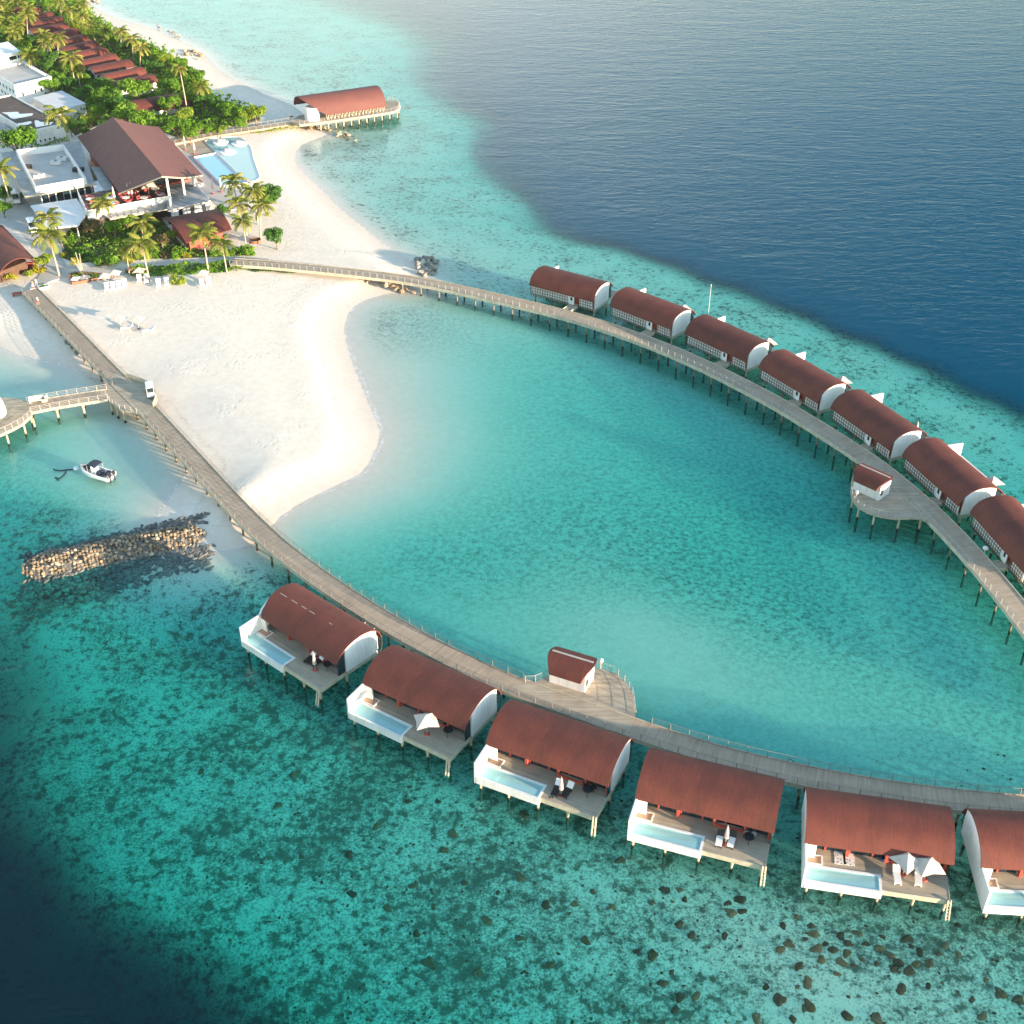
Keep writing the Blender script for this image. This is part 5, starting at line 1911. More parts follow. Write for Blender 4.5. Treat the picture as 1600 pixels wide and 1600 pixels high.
bvp = Proto(make_beach_villa)
ROWS = [((30, 9), (66, 7)), ((42, 22), (81, 15)), ((47, 31), (96, 23)), ((52, 42), (105, 33)), ((68, 52), (120, 41)), ((84, 62), (134, 51)), ((100, 71), (150, 60)), ((113, 81), (164, 70)), ((129, 92), (181, 81)), ((142, 102), (205, 90)), ((158, 115), (224, 101.5)), ((178, 126), (240, 112.5))]
ORD = ['farthest', 'second farthest', 'third farthest', 'fourth from the far end', 'fifth from the far end', 'sixth from the far end', 'seventh from the far end', 'fifth from the near end', 'fourth from the near end', 'third from the near end', 'second from the near end', 'nearest']
for k, ((a, c), (d, f)) in enumerate(ROWS):
    p, q = P(a, c, ZG + 4.7), P(d, f, ZG + 4.7)
    v = q - p
    m_ = q - v.normalized() * 7.4
    bvp.place((m_.x, m_.y, ZG), math.atan2(v.y, v.x), 'brown red barrel roofed beach villa, %s in the tree row' % ORD[k], 0.92, 'villa', 'row of barrel roofed beach villas in the trees')
p, q = P(197, 152, ZG + 4.7), P(294, 138, ZG + 4.7)
v = q - p
m_ = (p + q) / 2 + Vector((-.5, -2.0, 0))
bvp.place((m_.x, m_.y, ZG - 2.2), math.atan2(v.y, v.x), 'lone long red roof half hidden by trees behind the gabled hall', 1.3, 'villa')


def patch_roof(name, label, cat, front_l, front_r, back_r, back_l, zf, zm, sag=0.6, wall='redwood', ins=2.4):
    """roof over four corners, crowned in the middle"""
    t_ = thing(name, label, cat)
    a, c, d, f = (P(*front_l, zf), P(*front_r, zf), P(*back_r, zf), P(*back_l, zf))
    secs = []
    for k in range(11):
        s = k / 10
        x0, x1 = a.lerp(f, s), c.lerp(d, s)
        dz = Vector((0, 0, (zm - zf) * math.sin(math.pi * s) ** 0.8))
        secs.append([x0 + dz, x1 + dz, x1 + dz - Vector((0, 0, .2)), x0 + dz - Vector((0, 0, .2))])
    b = MB()
    b.loft(secs, True)
    smooth_by_angle(b.build('roof', 'roof', t_), 35)
    base = inset([tuple(v_.xy) for v_ in (a, c, d, f)], ins)
    part(t_, 'wall', wall, lambda b: b.prism(base, 1.0, zf - .05))
    return t_


patch_roof('beach_bar', 'low red roofed bar between the terrace wing and the hedge palms', 'building', (290, 379), (362, 358), (336, 327), (253, 341), 4.0, 5.4)
t = patch_roof('pavilion', 'red barrel roofed pavilion with red inside at the left edge', 'pavilion', (-70, 400), (-6, 436), (62, 412), (4, 352), 3.4, 6.0, wall='brownwood', ins=3.4)
q = P(42, 421, 1.3)
# red interior seen under the front arch
tag(part(None, 'banquette', 'red', lambda b: (b.box(q.x - 2.2, q.x + 2.0, q.y - .5, q.y + 0.5, ZG, ZG + 0.5), b.box(q.x - 2.2, q.x + 2.0, q.y + .5, q.y + 0.8, ZG, ZG + 1.3))), 'red banquette under the arch of the pavilion at the left edge', 'bench')

# ------------------------------------------------------------------ pools
zp = ZG + 0.06
def pool(name, label, px, rim, water, floor='pooltile', zb=0.25):
    t_ = thing(name, label, 'pool')
    pg = [tuple(W2(a, c, zp)) for a, c in px]
    if len(pg) > 6:
        pg = [tuple(v_[:2]) for v_ in chaikin([Vector((*v_, 0)) for v_ in pg], 2)]
    part(t_, 'basin', floor, lambda b: b.prism(pg, ZG - 0.2, ZG + 0.03))
    part(t_, 'rim', 'white', lambda b: [b.tube([(*pg[k], ZG + .06), (*pg[(k + 1) % len(pg)], ZG + .06)], rim, 4) for k in range(len(pg))])
    def wf(b):
        n = len(pg)
        b.prism(pg, ZG + 0.05, ZG + 0.09)
    b = MB()
    b.prism(pg, ZG + 0.05, ZG + 0.09)
    b.f = [b.f[1]]
    b.build('pool_water', water, t_)
    return t_


pool('swimming_pool', 'rectangular blue swimming pool right of the gabled hall', [(303, 247), (338, 240.5), (385.5, 287), (349, 292)], 0.35, 'bigpool')
pool('shallow_pool', 'curved shallow pool with three round white islands beside the beach', [(320, 221), (330, 216.5), (350, 214.5), (368, 214), (377, 217), (384, 221.5), (391, 229), (394, 236), (395.5, 246), (398, 255), (401.5, 264), (408, 281), (385, 286.5), (340, 241)], 0.2, 'poolwater', 'concrete')
for k, (a, c) in enumerate([(345, 224), (374, 226), (356, 239)]):
    q = P(a, c, ZG)
    t_ = thing('pool_island', ['round white island in the shallow pool, nearest the boardwalk', 'round white island in the shallow pool, nearest the beach', 'round white island in the shallow pool, nearest the blue pool'][k], 'pool island', (q.x, q.y, ZG))
    part(t_, 'pad', 'white', lambda b: b.lathe([(2.0, 0.05), (2.1, 0.35), (1.95, 0.42)], 24))
    part(t_, 'daybed', 'cushion', lambda b: b.lathe([(1.1, 0.423), (1.15, 0.7), (0.9, 0.78)], 20, (0.2, 0.1)))
    part(t_, 'pillow', 'pink', lambda b: b.box(-0.7, 0.1, 0.3, 0.75, 0.783, 0.95))
ground_sheet('pool_deck', [(275, 226), (320, 217), (339, 239), (303, 246)], ZG + 0.03, 'wood')
# boardwalk to the restaurant over the water
bw = resample([P(a, c, 1.9) for a, c in [(270, 222), (330, 210), (400, 200), (440, 194), (475, 188)]], 1.5)
t = thing('boardwalk', 'boardwalk from the thicket edge to the red roofed jetty restaurant', 'boardwalk')
strip_deck('deck', t, bw, [3.0] * len(bw), 1.9, 0.5)
for s in (1, -1):
    railing(t, offset(bw, s * 1.5), 1.9, 0.9, 2.0)
# jetty restaurant
zj = 2.5
t = thing('jetty_restaurant', 'restaurant on stilts under a long red curved roof at the end of the boardwalk', 'restaurant')
dk = [(455, 190), (468, 195), (500, 191.5), (560, 183), (600, 177), (616, 174), (623, 170), (624.5, 165), (622, 160), (616, 157), (606, 157), (560, 165), (500, 174), (468, 180)]
dpx = [tuple(W2(a, c, zj)) for a, c in dk]
part(t, 'deck', 'wood', lambda b: b.prism(dpx, zj - .5, zj))
rl = [Vector((*dpx[k], 0)) for k in (1, 2, 3, 4, 5, 6, 7, 8, 9, 10)]
railing(t, rl, zj, 0.95, 1.4)
part(t, 'edge_beam', 'fascia', lambda b: b.tube([(p.x, p.y, zj - .25) for p in rl], 0.3, 4))
for a in range(11):
    s_ = a / 10
    q = W2(500 + 120 * s_, 191.5 - 19.5 * s_, zj)
    for dy in (0.5, 5.0):
        pile(t, q.x, q.y + dy, zj - .5, 0.17, -3.0)
ea, eb = P(511, 179, zj + 1.5), P(603.5, 165.5, zj + 1.5)
ra, rb = P(476, 157.5, zj + 6.0), P(603, 141, zj + 6.0)
ax = (eb - ea).normalized()
nb = Vector((-ax.y, ax.x, 0))
wd = 5.2                                    # eave to ridge, in plan
cutl = (ra - ea).dot(ax)
b = MB()
secs = []
for k in range(17):
    g = k / 12
    y_ = wd * (1 - math.cos(math.pi / 2 * min(g, 1.0))) if g <= 1 else wd + wd * 0.8 * math.sin(math.pi / 2 * (g - 1) * 3)
    z_ = zj + 1.4 + 4.3 * (math.sin(math.pi / 2 * g) if g <= 1 else math.cos(math.pi / 2 * (g - 1) * 2.4))
    st = ea + nb * y_ + ax * (cutl * min(1.0, (z_ - zj - 1.4) / 4.3) if g <= 1 else cutl)
    en = eb + nb * y_
    st.z = en.z = z_
    dn = Vector((0, 0, -.18))
    secs.append([st, en, en + dn, st + dn])
b.loft(secs, True)
smooth_by_angle(b.build('roof', 'roof_main', t), 35)
part(t, 'inner_wall', 'glass', lambda b: b.obox((ea + eb).xy / 2 + nb.xy * 3.2, ax.xy, nb.xy, (eb - ea).length / 2 - 1, 0.1, zj, zj + 3.6))
def lattice(b):
    n = 17
    for k in range(n):
        p0, p1 = ea.lerp(eb, (k + .3) / n), ea.lerp(eb, (k + 1.0) / n)
        b.tube([(*(p0.xy + nb.xy * .6), zj), (*(p1.xy + nb.xy * .6), zj + 2.2)], 0.16, 4)
        p1 = ea.lerp(eb, (k - .3) / n)
        b.tube([(*(p0.xy + nb.xy * .7), zj), (*(p1.xy + nb.xy * .7), zj + 2.2)], 0.10, 4)
part(t, 'lattice_screen', 'fascia', lattice)
q = W2(487, 189, zj)
part(t, 'drum', 'white', lambda b: b.cyl((q.x, q.y + 1.2, zj), (q.x, q.y + 1.2, zj + 3.4), 2.0, None, 24))
# ------------------------------------------------------------------ furniture


def make_lounger(style):
    def mk():
        r = thing('sun_lounger', '', 'lounger')
        fr = {'dark': 'dark', 'mixed': 'dark', 'white': 'cushion'}[style]
        part(r, 'frame', fr, lambda b: b.box(-0.36, 0.36, -1.0, 0.35, 0.26, 0.34))
        for sx in (-0.3, 0.3):
            for sy in (-0.9, 0.3):
                part(r, 'leg', fr, lambda b: b.box(sx - .04, sx + .04, sy - .04, sy + .04, 0, 0.26))
        part(r, 'backrest', {'dark': 'cushion', 'mixed': 'dark', 'white': 'cushion'}[style], lambda b: b.add(
            [(-.36, .35, .30), (.36, .35, .30), (.36, .95, .82), (-.36, .95, .82), (-.36, .35, .42), (.36, .35, .42), (.36, .90, .92), (-.36, .90, .92)],
            [(3, 2, 1, 0), (4, 5, 6, 7), (0, 1, 5, 4), (1, 2, 6, 5), (2, 3, 7, 6), (3, 0, 4, 7)]))
        part(r, 'cushion', {'dark': 'dark', 'mixed': 'cushion', 'white': 'cushion'}[style], lambda b: b.box(-0.34, 0.34, -0.98, 0.33, 0.342, 0.42))
        return r
    return mk


def make_umbrella(r_=1.75):
    r = thing('parasol', '', 'parasol')
    b = MB()
    n = 8
    ring = []
    for k in range(n):
        t = R(45 * k + 45)
        q = r_ * (1.04 if k % 2 == 0 else 0.66)
        ring.append((q * math.cos(t), q * math.sin(t), 2.05 if k % 2 == 0 else 2.18))
    hub = [(0.10 * math.cos(R(45 * k + 45)), 0.10 * math.sin(R(45 * k + 45)), 2.93) for k in range(n)]
    mid = [tuple(Vector(a).lerp(Vector(c), 0.5) + Vector((0, 0, -0.10 if k % 2 else -0.02))) for k, (a, c) in enumerate(zip(hub, ring))]
    pv = [(0, 0, 2.97)] + hub + mid + ring
    pf_ = [(0, k + 1, (k + 1) % n + 1) for k in range(n)]
    for o_ in (1, 1 + n):
        pf_ += [(o_ + k, o_ + n + k, o_ + n + (k + 1) % n, o_ + (k + 1) % n) for k in range(n)]
    b.add(pv, pf_)
    b.build('canopy', 'canvas', r)
    part(r, 'pole', 'fascia', lambda b: b.cyl((0, 0, 0.1), (0, 0, 3.02), 0.035))
    part(r, 'base', 'redwood', lambda b: b.cyl((0, 0, 0), (0, 0, 0.12), 0.34, 0.3, 14))
    return r


def make_closed():
    r = thing('closed_parasol', '', 'parasol')
    part(r, 'canopy', 'canvas', lambda b: b.lathe([(0.10, 0.85), (0.24, 1.0), (0.20, 1.7), (0.12, 2.4), (0.03, 2.75)], 8))
    part(r, 'tie_band', 'pink', lambda b: b.lathe([(0.225, 1.35), (0.232, 1.42), (0.222, 1.5)], 8))
    part(r, 'pole', 'fascia', lambda b: b.cyl((0, 0, 0.1), (0, 0, 2.85), 0.035))
    part(r, 'base', 'redwood', lambda b: b.cyl((0, 0, 0), (0, 0, 0.12), 0.34, 0.3, 14))
    return r


def make_table():
    r = thing('round_table', '', 'table')
    part(r, 'tabletop', 'glass', lambda b: b.cyl((0, 0, 0.70), (0, 0, 0.72), 0.50, None, 18))
    part(r, 'rim', 'black', lambda b: b.tube([(0.55 * math.cos(R(20 * k)), 0.55 * math.sin(R(20 * k)), 0.71) for k in range(19)], 0.04, 5))
    for k in range(3):
        t = R(120 * k + 20)
        part(r, 'leg', 'black', lambda b: b.tube([(0.48 * math.cos(t), 0.48 * math.sin(t), 0.69), (0.58 * math.cos(t), 0.58 * math.sin(t), 0.0)], 0.035, 5))
    return r


def make_chair(cush):
    def mk():
        r = thing('patio_chair', '', 'chair')
        part(r, 'seat', 'cushion' if cush else 'dark', lambda b: b.box(-.27, .27, -.27, .27, 0.40, 0.47))
        part(r, 'backrest', 'dark', lambda b: b.loft([[(0.30 * math.cos(R(10 + 32 * k)), 0.30 * math.sin(R(10 + 32 * k)), 0.40), (0.36 * math.cos(R(10 + 32 * k)), 0.36 * math.sin(R(10 + 32 * k)), 0.85), (0.31 * math.cos(R(10 + 32 * k)), 0.31 * math.sin(R(10 + 32 * k)), 0.85), (0.26 * math.cos(R(10 + 32 * k)), 0.26 * math.sin(R(10 + 32 * k)), 0.40)] for k in range(6)], True))
        for sx in (-.23, .23):
            for sy in (-.23, .23):
                part(r, 'leg', 'dark', lambda b: b.box(sx - .03, sx + .03, sy - .03, sy + .03, 0, .40))
        return r
    return mk


LG = {k: Proto(make_lounger(k)) for k in ('dark', 'mixed', 'white')}
UM, CL, TB = Proto(make_umbrella), Proto(make_closed), Proto(make_table)
CHR = {c: Proto(make_chair(c)) for c in (False, True)}


def at(pr, px, py, z, rz, label, cat, sc=1.0, group=None, hz=0.0):
    q = P(px, py, z + hz)
    return pr.place((q.x, q.y, z), R(rz), label, sc, cat, group)


zd = ZV + 0.002
N_ = NEAR_V
at(LG['dark'], 486, 1031, zd, N_[0][2] + 8, 'left white backed lounger on the deck of the villa nearest the beach', 'lounger')
at(LG['dark'], 497.5, 1036, zd, N_[0][2] - 6, 'right white backed lounger on the deck of the villa nearest the beach', 'lounger')
at(CL, 492.5, 1047, zd, 0, 'closed cream parasol on the deck of the villa nearest the beach', 'parasol')
at(TB, 513, 1044, zd, 0, 'round dark table on the deck of the villa nearest the beach', 'table')
at(CHR[False], 517, 1037, zd, N_[0][2], 'dark chair behind the round table of the villa nearest the beach', 'chair')
at(UM, 667.5, 1147, zd, 12, 'single open cream parasol on the second near villa deck', 'parasol')
at(LG['dark'], 672, 1127, zd, N_[1][2], 'lounger half hidden behind the single open parasol of the second near villa', 'lounger')
at(TB, 700.5, 1147, zd, 0, 'round dark table right of the single open parasol', 'table')
at(CHR[False], 706, 1138, zd, N_[1][2] - 20, 'dark chair at the table right of the single open parasol', 'chair')
at(CHR[False], 698, 1134, zd, N_[1][2] + 25, 'dark chair under the eave behind the table right of the single open parasol', 'chair')
at(LG['dark'], 870, 1235, zd, N_[2][2] + 4, 'dark lounger with white back left of the closed parasol, third near villa', 'lounger')
at(LG['dark'], 887, 1238.5, zd, N_[2][2] - 4, 'dark lounger with white back right of the closed parasol, third near villa', 'lounger')
at(CL, 876.5, 1243, zd, 0, 'closed cream parasol between two white backed loungers on the third near villa', 'parasol')
at(TB, 918, 1240, zd, 0, 'round dark table on the third near villa deck', 'table')
at(CHR[False], 915.5, 1231, zd, N_[2][2] + 15, 'left dark chair at the table on the third near villa', 'chair')
at(CHR[False], 927, 1234, zd, N_[2][2] - 20, 'right dark chair at the table on the third near villa', 'chair')
at(LG['mixed'], 1124, 1314, zd, N_[3][2] + 2, 'dark lounger with white seat left of the closed parasol, fourth near villa', 'lounger')
at(LG['mixed'], 1143, 1316, zd, N_[3][2] - 2, 'dark lounger with white seat right of the closed parasol, fourth near villa', 'lounger')
at(CL, 1133.5, 1319, zd, 0, 'closed cream parasol between two loungers with white seats on the fourth near villa', 'parasol')
at(TB, 1169, 1314, zd, 0, 'round dark table with white cushioned chairs on the fourth near villa', 'table')
at(CHR[True], 1165, 1305, zd, N_[3][2] + 15, 'left chair with white cushion at the table of the fourth near villa', 'chair')
at(CHR[True], 1177.5, 1307, zd, N_[3][2] - 25, 'right chair with white cushion at the table of the fourth near villa', 'chair')
at(UM, 1411, 1366, zd, 30, 'left of two open parasols on the fifth near villa', 'parasol')
at(UM, 1444, 1374, zd, 8, 'right of two open parasols on the fifth near villa', 'parasol')
at(LG['white'], 1400.5, 1371, zd, N_[4][2] + 4, 'white lounger under the left open parasol of the fifth near villa', 'lounger')
at(LG['white'], 1434, 1374, zd, N_[4][2] - 4, 'white lounger under the right open parasol of the fifth near villa', 'lounger')
for k, (a, c) in enumerate([(1312, 1339), (1326, 1340.5)]):
    q = P(a, c, zd)
    b = MB()
    b.box(-.55, .55, -.95, .95, 0, 0.05)
    m_ = tag(b.build('patterned_mat', None or 'white_dim', None, False, (q.x, q.y, zd)), ['left patterned grey and white mat on the fifth near villa deck', 'right patterned grey and white mat on the fifth near villa deck'][k], 'mat')
    m_.rotation_euler = (0, 0, R(N_[4][2] + 2))
mp_ = NT('patterned_cloth')
wv = mp_.n('ShaderNodeTexVoronoi')
wv.inputs['Scale'].default_value = 3.5
mp_.l(mp_.coords(), wv.inputs['Vector'])
mp_.bsdf(mp_.mix(mp_.ramp(wv.outputs[0], [(0.25, 0.0), (0.4, 1.0)]), (0.22, 0.20, 0.19), (0.74, 0.72, 0.69)), 0.9)
for o in bpy.data.objects:
    if o.name.startswith('patterned_mat'):
        o.data.materials[0] = mp_.m
q = P(1380, 1344, zd)
t = thing('bucket', 'round blue tub on the fifth near villa deck', 'tub', (q.x, q.y, zd))
part(t, 'tub', 'blue', lambda b: b.lathe([(0.26, 0.0), (0.36, 0.4), (0.33, 0.42), (0.24, 0.06)], 14))
part(t, 'handle', 'black', lambda b: b.tube([(0.34 * math.cos(R(18 * k)), 0, 0.4 + 0.12 * math.sin(R(18 * k))) for k in range(11)], 0.012, 4))
q = P(861, 1246, zd)
for k, dx in enumerate((-.12, .16)):
    b = MB()
    b.loft([[(-.05, -.14, 0), (.05, -.14, 0), (.05, -.14, .03), (-.05, -.14, .03)], [(-.06, 0.02, 0), (.06, 0.02, 0), (.06, 0.02, .03), (-.06, .02, .03)], [(-.05, .14, 0), (.05, .14, 0), (.05, .14, .03), (-.05, .14, .03)]], True)
    b.tube([(-.06, .03, .03), (0, .06, .08), (.06, .03, .03)], 0.014, 4)
    o = tag(b.build('sandal', 'black', None, False, (q.x + dx, q.y, zd)), 'dark sandal lying on the third near villa deck beside the lounger', 'sandal', 'pair of sandals on the deck')
    o.rotation_euler = (0, 0, R(-20 + 30 * k))
# parasols on the sea side of the far villas
for a, c, lb in [(1069, 476, 'second'), (1201, 528, 'third'), (1317, 588, 'fourth'), (1553, 745, 'sixth')]:
    q = P(a, c, ZV + 2.95)
    UM.place((q.x, q.y, zd), R(20), 'open cream parasol behind the roof end of the %s far villa' % lb, 1.0, 'parasol')
q = P(1435, 658, ZV + 2.8)
CL.place((q.x, q.y, zd), 0, 'closed parasol behind the roof end of the fifth far villa', 1.0, 'parasol')

# beach sets


def zs(a, c):
    q = P(a, c, 1.2)
    return max(0.1, ground_z(q.x, q.y))


for a, c, lb in [(167.5, 453, 'leftmost white lounger of the row of four on the beach'), (177, 452, 'second white lounger of the row of four on the beach'), (186, 450, 'third white lounger of the row of four on the beach'), (195, 447, 'rightmost white lounger of the row of four on the beach'),
                 (218, 440, 'left white lounger under the square parasol by the hedge'), (229, 439.5, 'right white lounger under the square parasol by the hedge'), (248, 447, 'left white lounger just left of the olive bush'), (261, 445, 'white lounger touching the olive bush'),
                 (316, 447, 'left white lounger at the parasol right of the olive bush'), (326, 444, 'right white lounger at the parasol right of the olive bush'), (199, 515, 'white lounger under the left parasol out on the open sand'), (233, 519, 'white lounger under the right parasol out on the open sand')]:
    at(LG['white'], a, c, zs(a, c), 14 if c < 500 else -70, lb, 'lounger', 1.25)
for a, c, lb in [(166, 446, 'parasol above the left pair of the four beach loungers'), (182, 441, 'parasol above the right pair of the four beach loungers'), (220, 437, 'broad parasol by the hedge over two beach loungers'), (319, 441, 'parasol right of the olive bush on the beach'),
                 (189, 513, 'left parasol standing out on the open sand'), (217, 514, 'right parasol standing out on the open sand')]:
    at(UM, a, c, zs(a, c), 10 + c, lb, 'parasol', 0.9)
for a, c, lb in [(290, 234, 'closed parasol on the pool deck by the gabled hall roof'), (304.5, 241, 'closed parasol at the corner of the blue pool'), (334, 303, 'closed parasol at the lower left rim of the pool'), (346, 300, 'closed parasol at the lower end of the pool')]:
    at(CL, a, c, ZG + .03, 0, lb, 'parasol', 1.3)
for a, c, lb in [(202.5, 311, 'left closed parasol among red chairs on the terrace'), (207.5, 311, 'right closed parasol among red chairs on the terrace'), (180, 317, 'closed parasol at the left part of the red terrace')]:
    at(CL, a, c, zt, 0, lb, 'parasol', 1.35)
at(UM, 234, 309, zt, 25, 'open parasol over the red dining terrace', 'parasol', 1.35)
# round daybed by the pool
q = P(309, 290, ZG)
t = thing('daybed', 'white canopied daybed between the hall corner and the pool', 'daybed', (q.x, q.y, ZG))
part(t, 'mattress', 'cushion', lambda b: b.lathe([(1.3, 0.1), (1.35, 0.5), (1.2, 0.58)], 18))
part(t, 'hood', 'canvas', lambda b: b.loft([[(1.35 * math.cos(R(10 + 16 * k)) * math.cos(R(j * 20)), 1.35 * math.sin(R(10 + 16 * k)) * math.cos(R(j * 20)), 0.55 + 1.2 * math.sin(R(j * 20))) for j in range(4)] for k in range(11)]))
# planter, pots, slabs by the jetty head
pl = [tuple(W2(90 + .125 * a, 320 + .125 * c, 1.5)) for a, c in [(140, 900), (150, 870), (200, 850), (350, 848), (520, 862), (690, 890), (620, 910), (420, 945), (180, 985), (150, 950)]]
t = thing('planter_bed', 'teardrop planter with a dark red rim on the sand by the palms', 'planter')
part(t, 'rim', 'soil', lambda b: box_walls(b, pl, 1.0, 1.75, 0.35))
part(t, 'earth', 'litter', lambda b: b.prism(inset(pl, .3), 1.0, 1.55))
q = W2(90 + .125 * 330, 320 + .125 * 905, 1.6)
part(t, 'sand_disc', 'paving', lambda b: b.lathe([(1.2, 1.552), (1.1, 1.66)], 18, (q.x, q.y)))
q2 = W2(90 + .125 * 220, 320 + .125 * 930, 1.6)
part(t, 'slab', 'white', lambda b: b.box(q2.x - .7, q2.x + .7, q2.y - .9, q2.y + .9, 1.552, 1.8))
for k, (dx, dy) in enumerate([(-1.5, 2.2), (-.9, 2.6), (-2.2, 1.2)]):
    part(t, 'bare_trunk', 'trunk', lambda b: b.tube([(q.x, q.y + .2 * k, 1.5), (q.x + dx * .5, q.y + dy * .4, 4.0), (q.x + dx, q.y + dy, 6.0 - k * .4)], [.13, .10, .07], 6))
rp = random.Random(2)
vs, fs = [], []
for x, y in polygon_pts(inset(pl, .8), 260, rp):
    if (Vector((x, y)) - q).length > 1.4 and (Vector((x, y)) - q2).length > 1.3:
        leaf_quad(vs, fs, Vector((x, y, 1.7 + .2 * rp.random())), Vector((rp.gauss(0, .4), rp.gauss(0, .4), 1)).normalized(), .25, rp)
b = MB()
b.v, b.f = [tuple(v) for v in vs], fs
b.build('planting', 'leaf_lime', t)
q = P(204, 426, ZG)
b = MB()
b.lathe([(0.3, 0), (0.75, 0.3), (0.8, 0.75), (0.5, 1.05), (0.42, 1.0), (0.4, .5)], 14)
tag(b.build('clay_pot', 'soil', None, True, (q.x, q.y, ZG)), 'big round clay pot at the left tip of the long hedge', 'pot')
q = P(399, 377, ZG)
t = thing('round_planter', 'round brown planter ring at the foot of the lowest pool palm', 'planter', (q.x, q.y, ZG))
part(t, 'rim', 'soil', lambda b: b.lathe([(1.25, -.1), (1.3, 0.45), (1.1, 0.45), (1.1, 0.2)], 20))
part(t, 'earth', 'litter', lambda b: b.lathe([(1.1, 0.0), (1.09, 0.3)], 20))
q = P(28.5, 460, 1.2)
t = thing('bench', 'small red bench on the sand left of the jetty head', 'bench', (q.x, q.y, 1.0), R(20))
part(t, 'seat', 'redwood', lambda b: b.box(-1.1, 1.1, -.45, .45, .42, .55))
for sx in (-.9, .9):
    part(t, 'leg', 'redwood', lambda b: b.box(sx - .1, sx + .1, -.4, .4, 0, .42))
q = P(68, 449, 1.2)
t = thing('shell_basin', 'square white foot basin with a small plant beside the jetty head', 'basin', (q.x, q.y, 1.15), R(25))
part(t, 'rim', 'white', lambda b: box_walls(b, [(-1, -.8), (1, -.8), (1, .8), (-1, .8)], 0, .4, .18))
part(t, 'water', 'puddle', lambda b: b.box(-.8, .8, -.6, .6, 0, .25))
b = MB()
vs, fs = [], []
for k in range(40):
    leaf_quad(vs, fs, Vector((rp.gauss(0, .25), rp.gauss(0, .25), .35 + .25 * rp.random())), Vector((rp.gauss(0, .4), rp.gauss(0, .4), 1)).normalized(), .16, rp)
b.v, b.f = [tuple(v) for v in vs], fs
b.build('plant', 'leaf', t)
q = P(60, 628, ZW)
t = thing('bench', 'white slatted bench on the rail side of the arrival jetty', 'bench', (q.x, q.y, ZW), R(10))
part(t, 'seat', 'white', lambda b: b.box(-1.5, 1.5, -.3, .3, .4, .5))
part(t, 'backrest', 'white', lambda b: [b.box(-1.5, 1.5, .28, .34, .55 + .16 * k, .65 + .16 * k) for k in range(3)])
for sx in (-1.3, 1.3):
    part(t, 'side_frame', 'white', lambda b: b.box(sx - .08, sx + .08, -.3, .36, 0, 1.0))
q = P(70, 627, ZW)
t = thing('planter_box', 'small pale planter box right of the white bench on the arrival jetty', 'planter', (q.x, q.y, ZW), R(10))
part(t, 'box', 'fascia', lambda b: b.box(-.45, .45, -.35, .35, 0, .6))
part(t, 'earth', 'litter', lambda b: b.box(-.38, .38, -.28, .28, .6, .62))

# ------------------------------------------------------------------ carts


def make_cart():
    r = thing('golf_cart', '', 'cart')
    part(r, 'body', 'gel', lambda b: (b.loft([[(-.62, y, z0), (.62, y, z0), (.62, y, z1), (-.62, y, z1)] for y, z0, z1 in ((-1.55, .35, .62), (-1.35, .28, .86), (-.8, .28, .92), (-.6, .28, .5), (.3, .28, .5), (.5, .28, .85), (1.5, .28, .85), (1.6, .35, .6))], True)))
    part(r, 'roof', 'gel', lambda b: b.loft([[(-.62, y, z), (0, y, z + .06), (.62, y, z), (.62, y, z - .07), (-.62, y, z - .07)] for y, z in ((-1.0, 1.86), (-.7, 1.92), (1.1, 1.92), (1.45, 1.86))], True))
    for sx in (-.56, .56):
        for y0, y1 in ((-.85, -.8), (1.3, 1.2)):
            part(r, 'roof_post', 'white_dim', lambda b: b.tube([(sx, y0, .8), (sx, y1, 1.84)], .035, 5))
    part(r, 'windscreen', 'glass', lambda b: b.add([(-.52, -.86, .93), (.52, -.86, .93), (.52, -.80, 1.8), (-.52, -.80, 1.8)], [(0, 1, 2, 3)]))
    for y in (-.05, .75):
        part(r, 'seat', 'white_dim', lambda b: (b.box(-.55, .55, y, y + .42, .52, .9), b.box(-.55, .55, y + .36, y + .46, .9, 1.3)))
    for sx in (-.58, .58):
        for y in (-1.05, 1.1):
            w_ = part(r, 'wheel', 'tyre', lambda b: b.cyl((sx - .09, y, .25), (sx + .09, y, .25), .25, None, 14))
            part(w_, 'rim', 'rail', lambda b: b.cyl((sx - .095, y, .25), (sx + .095, y, .25), .13, None, 10))
        part(r, 'headlight', 'cushion', lambda b: b.cyl((sx * .75, -1.50, .70), (sx * .75, -1.545, .70), .08, None, 8))
    return r


CART = Proto(make_cart)
at(CART, 236, 617, ZW + .01, 18, 'white buggy with a pale roof parked on the timber platform where the jetties meet', 'cart', 1.0)
at(CART, 27, 316, ZG + .02, 18, 'white roofed cart parked under the dark trees on the grey forecourt', 'cart', 1.35)
at(CART, 52, 361, ZG + .02, 28, 'white roofed cart parked beside the bushes near the canopy corner', 'cart', 1.35)

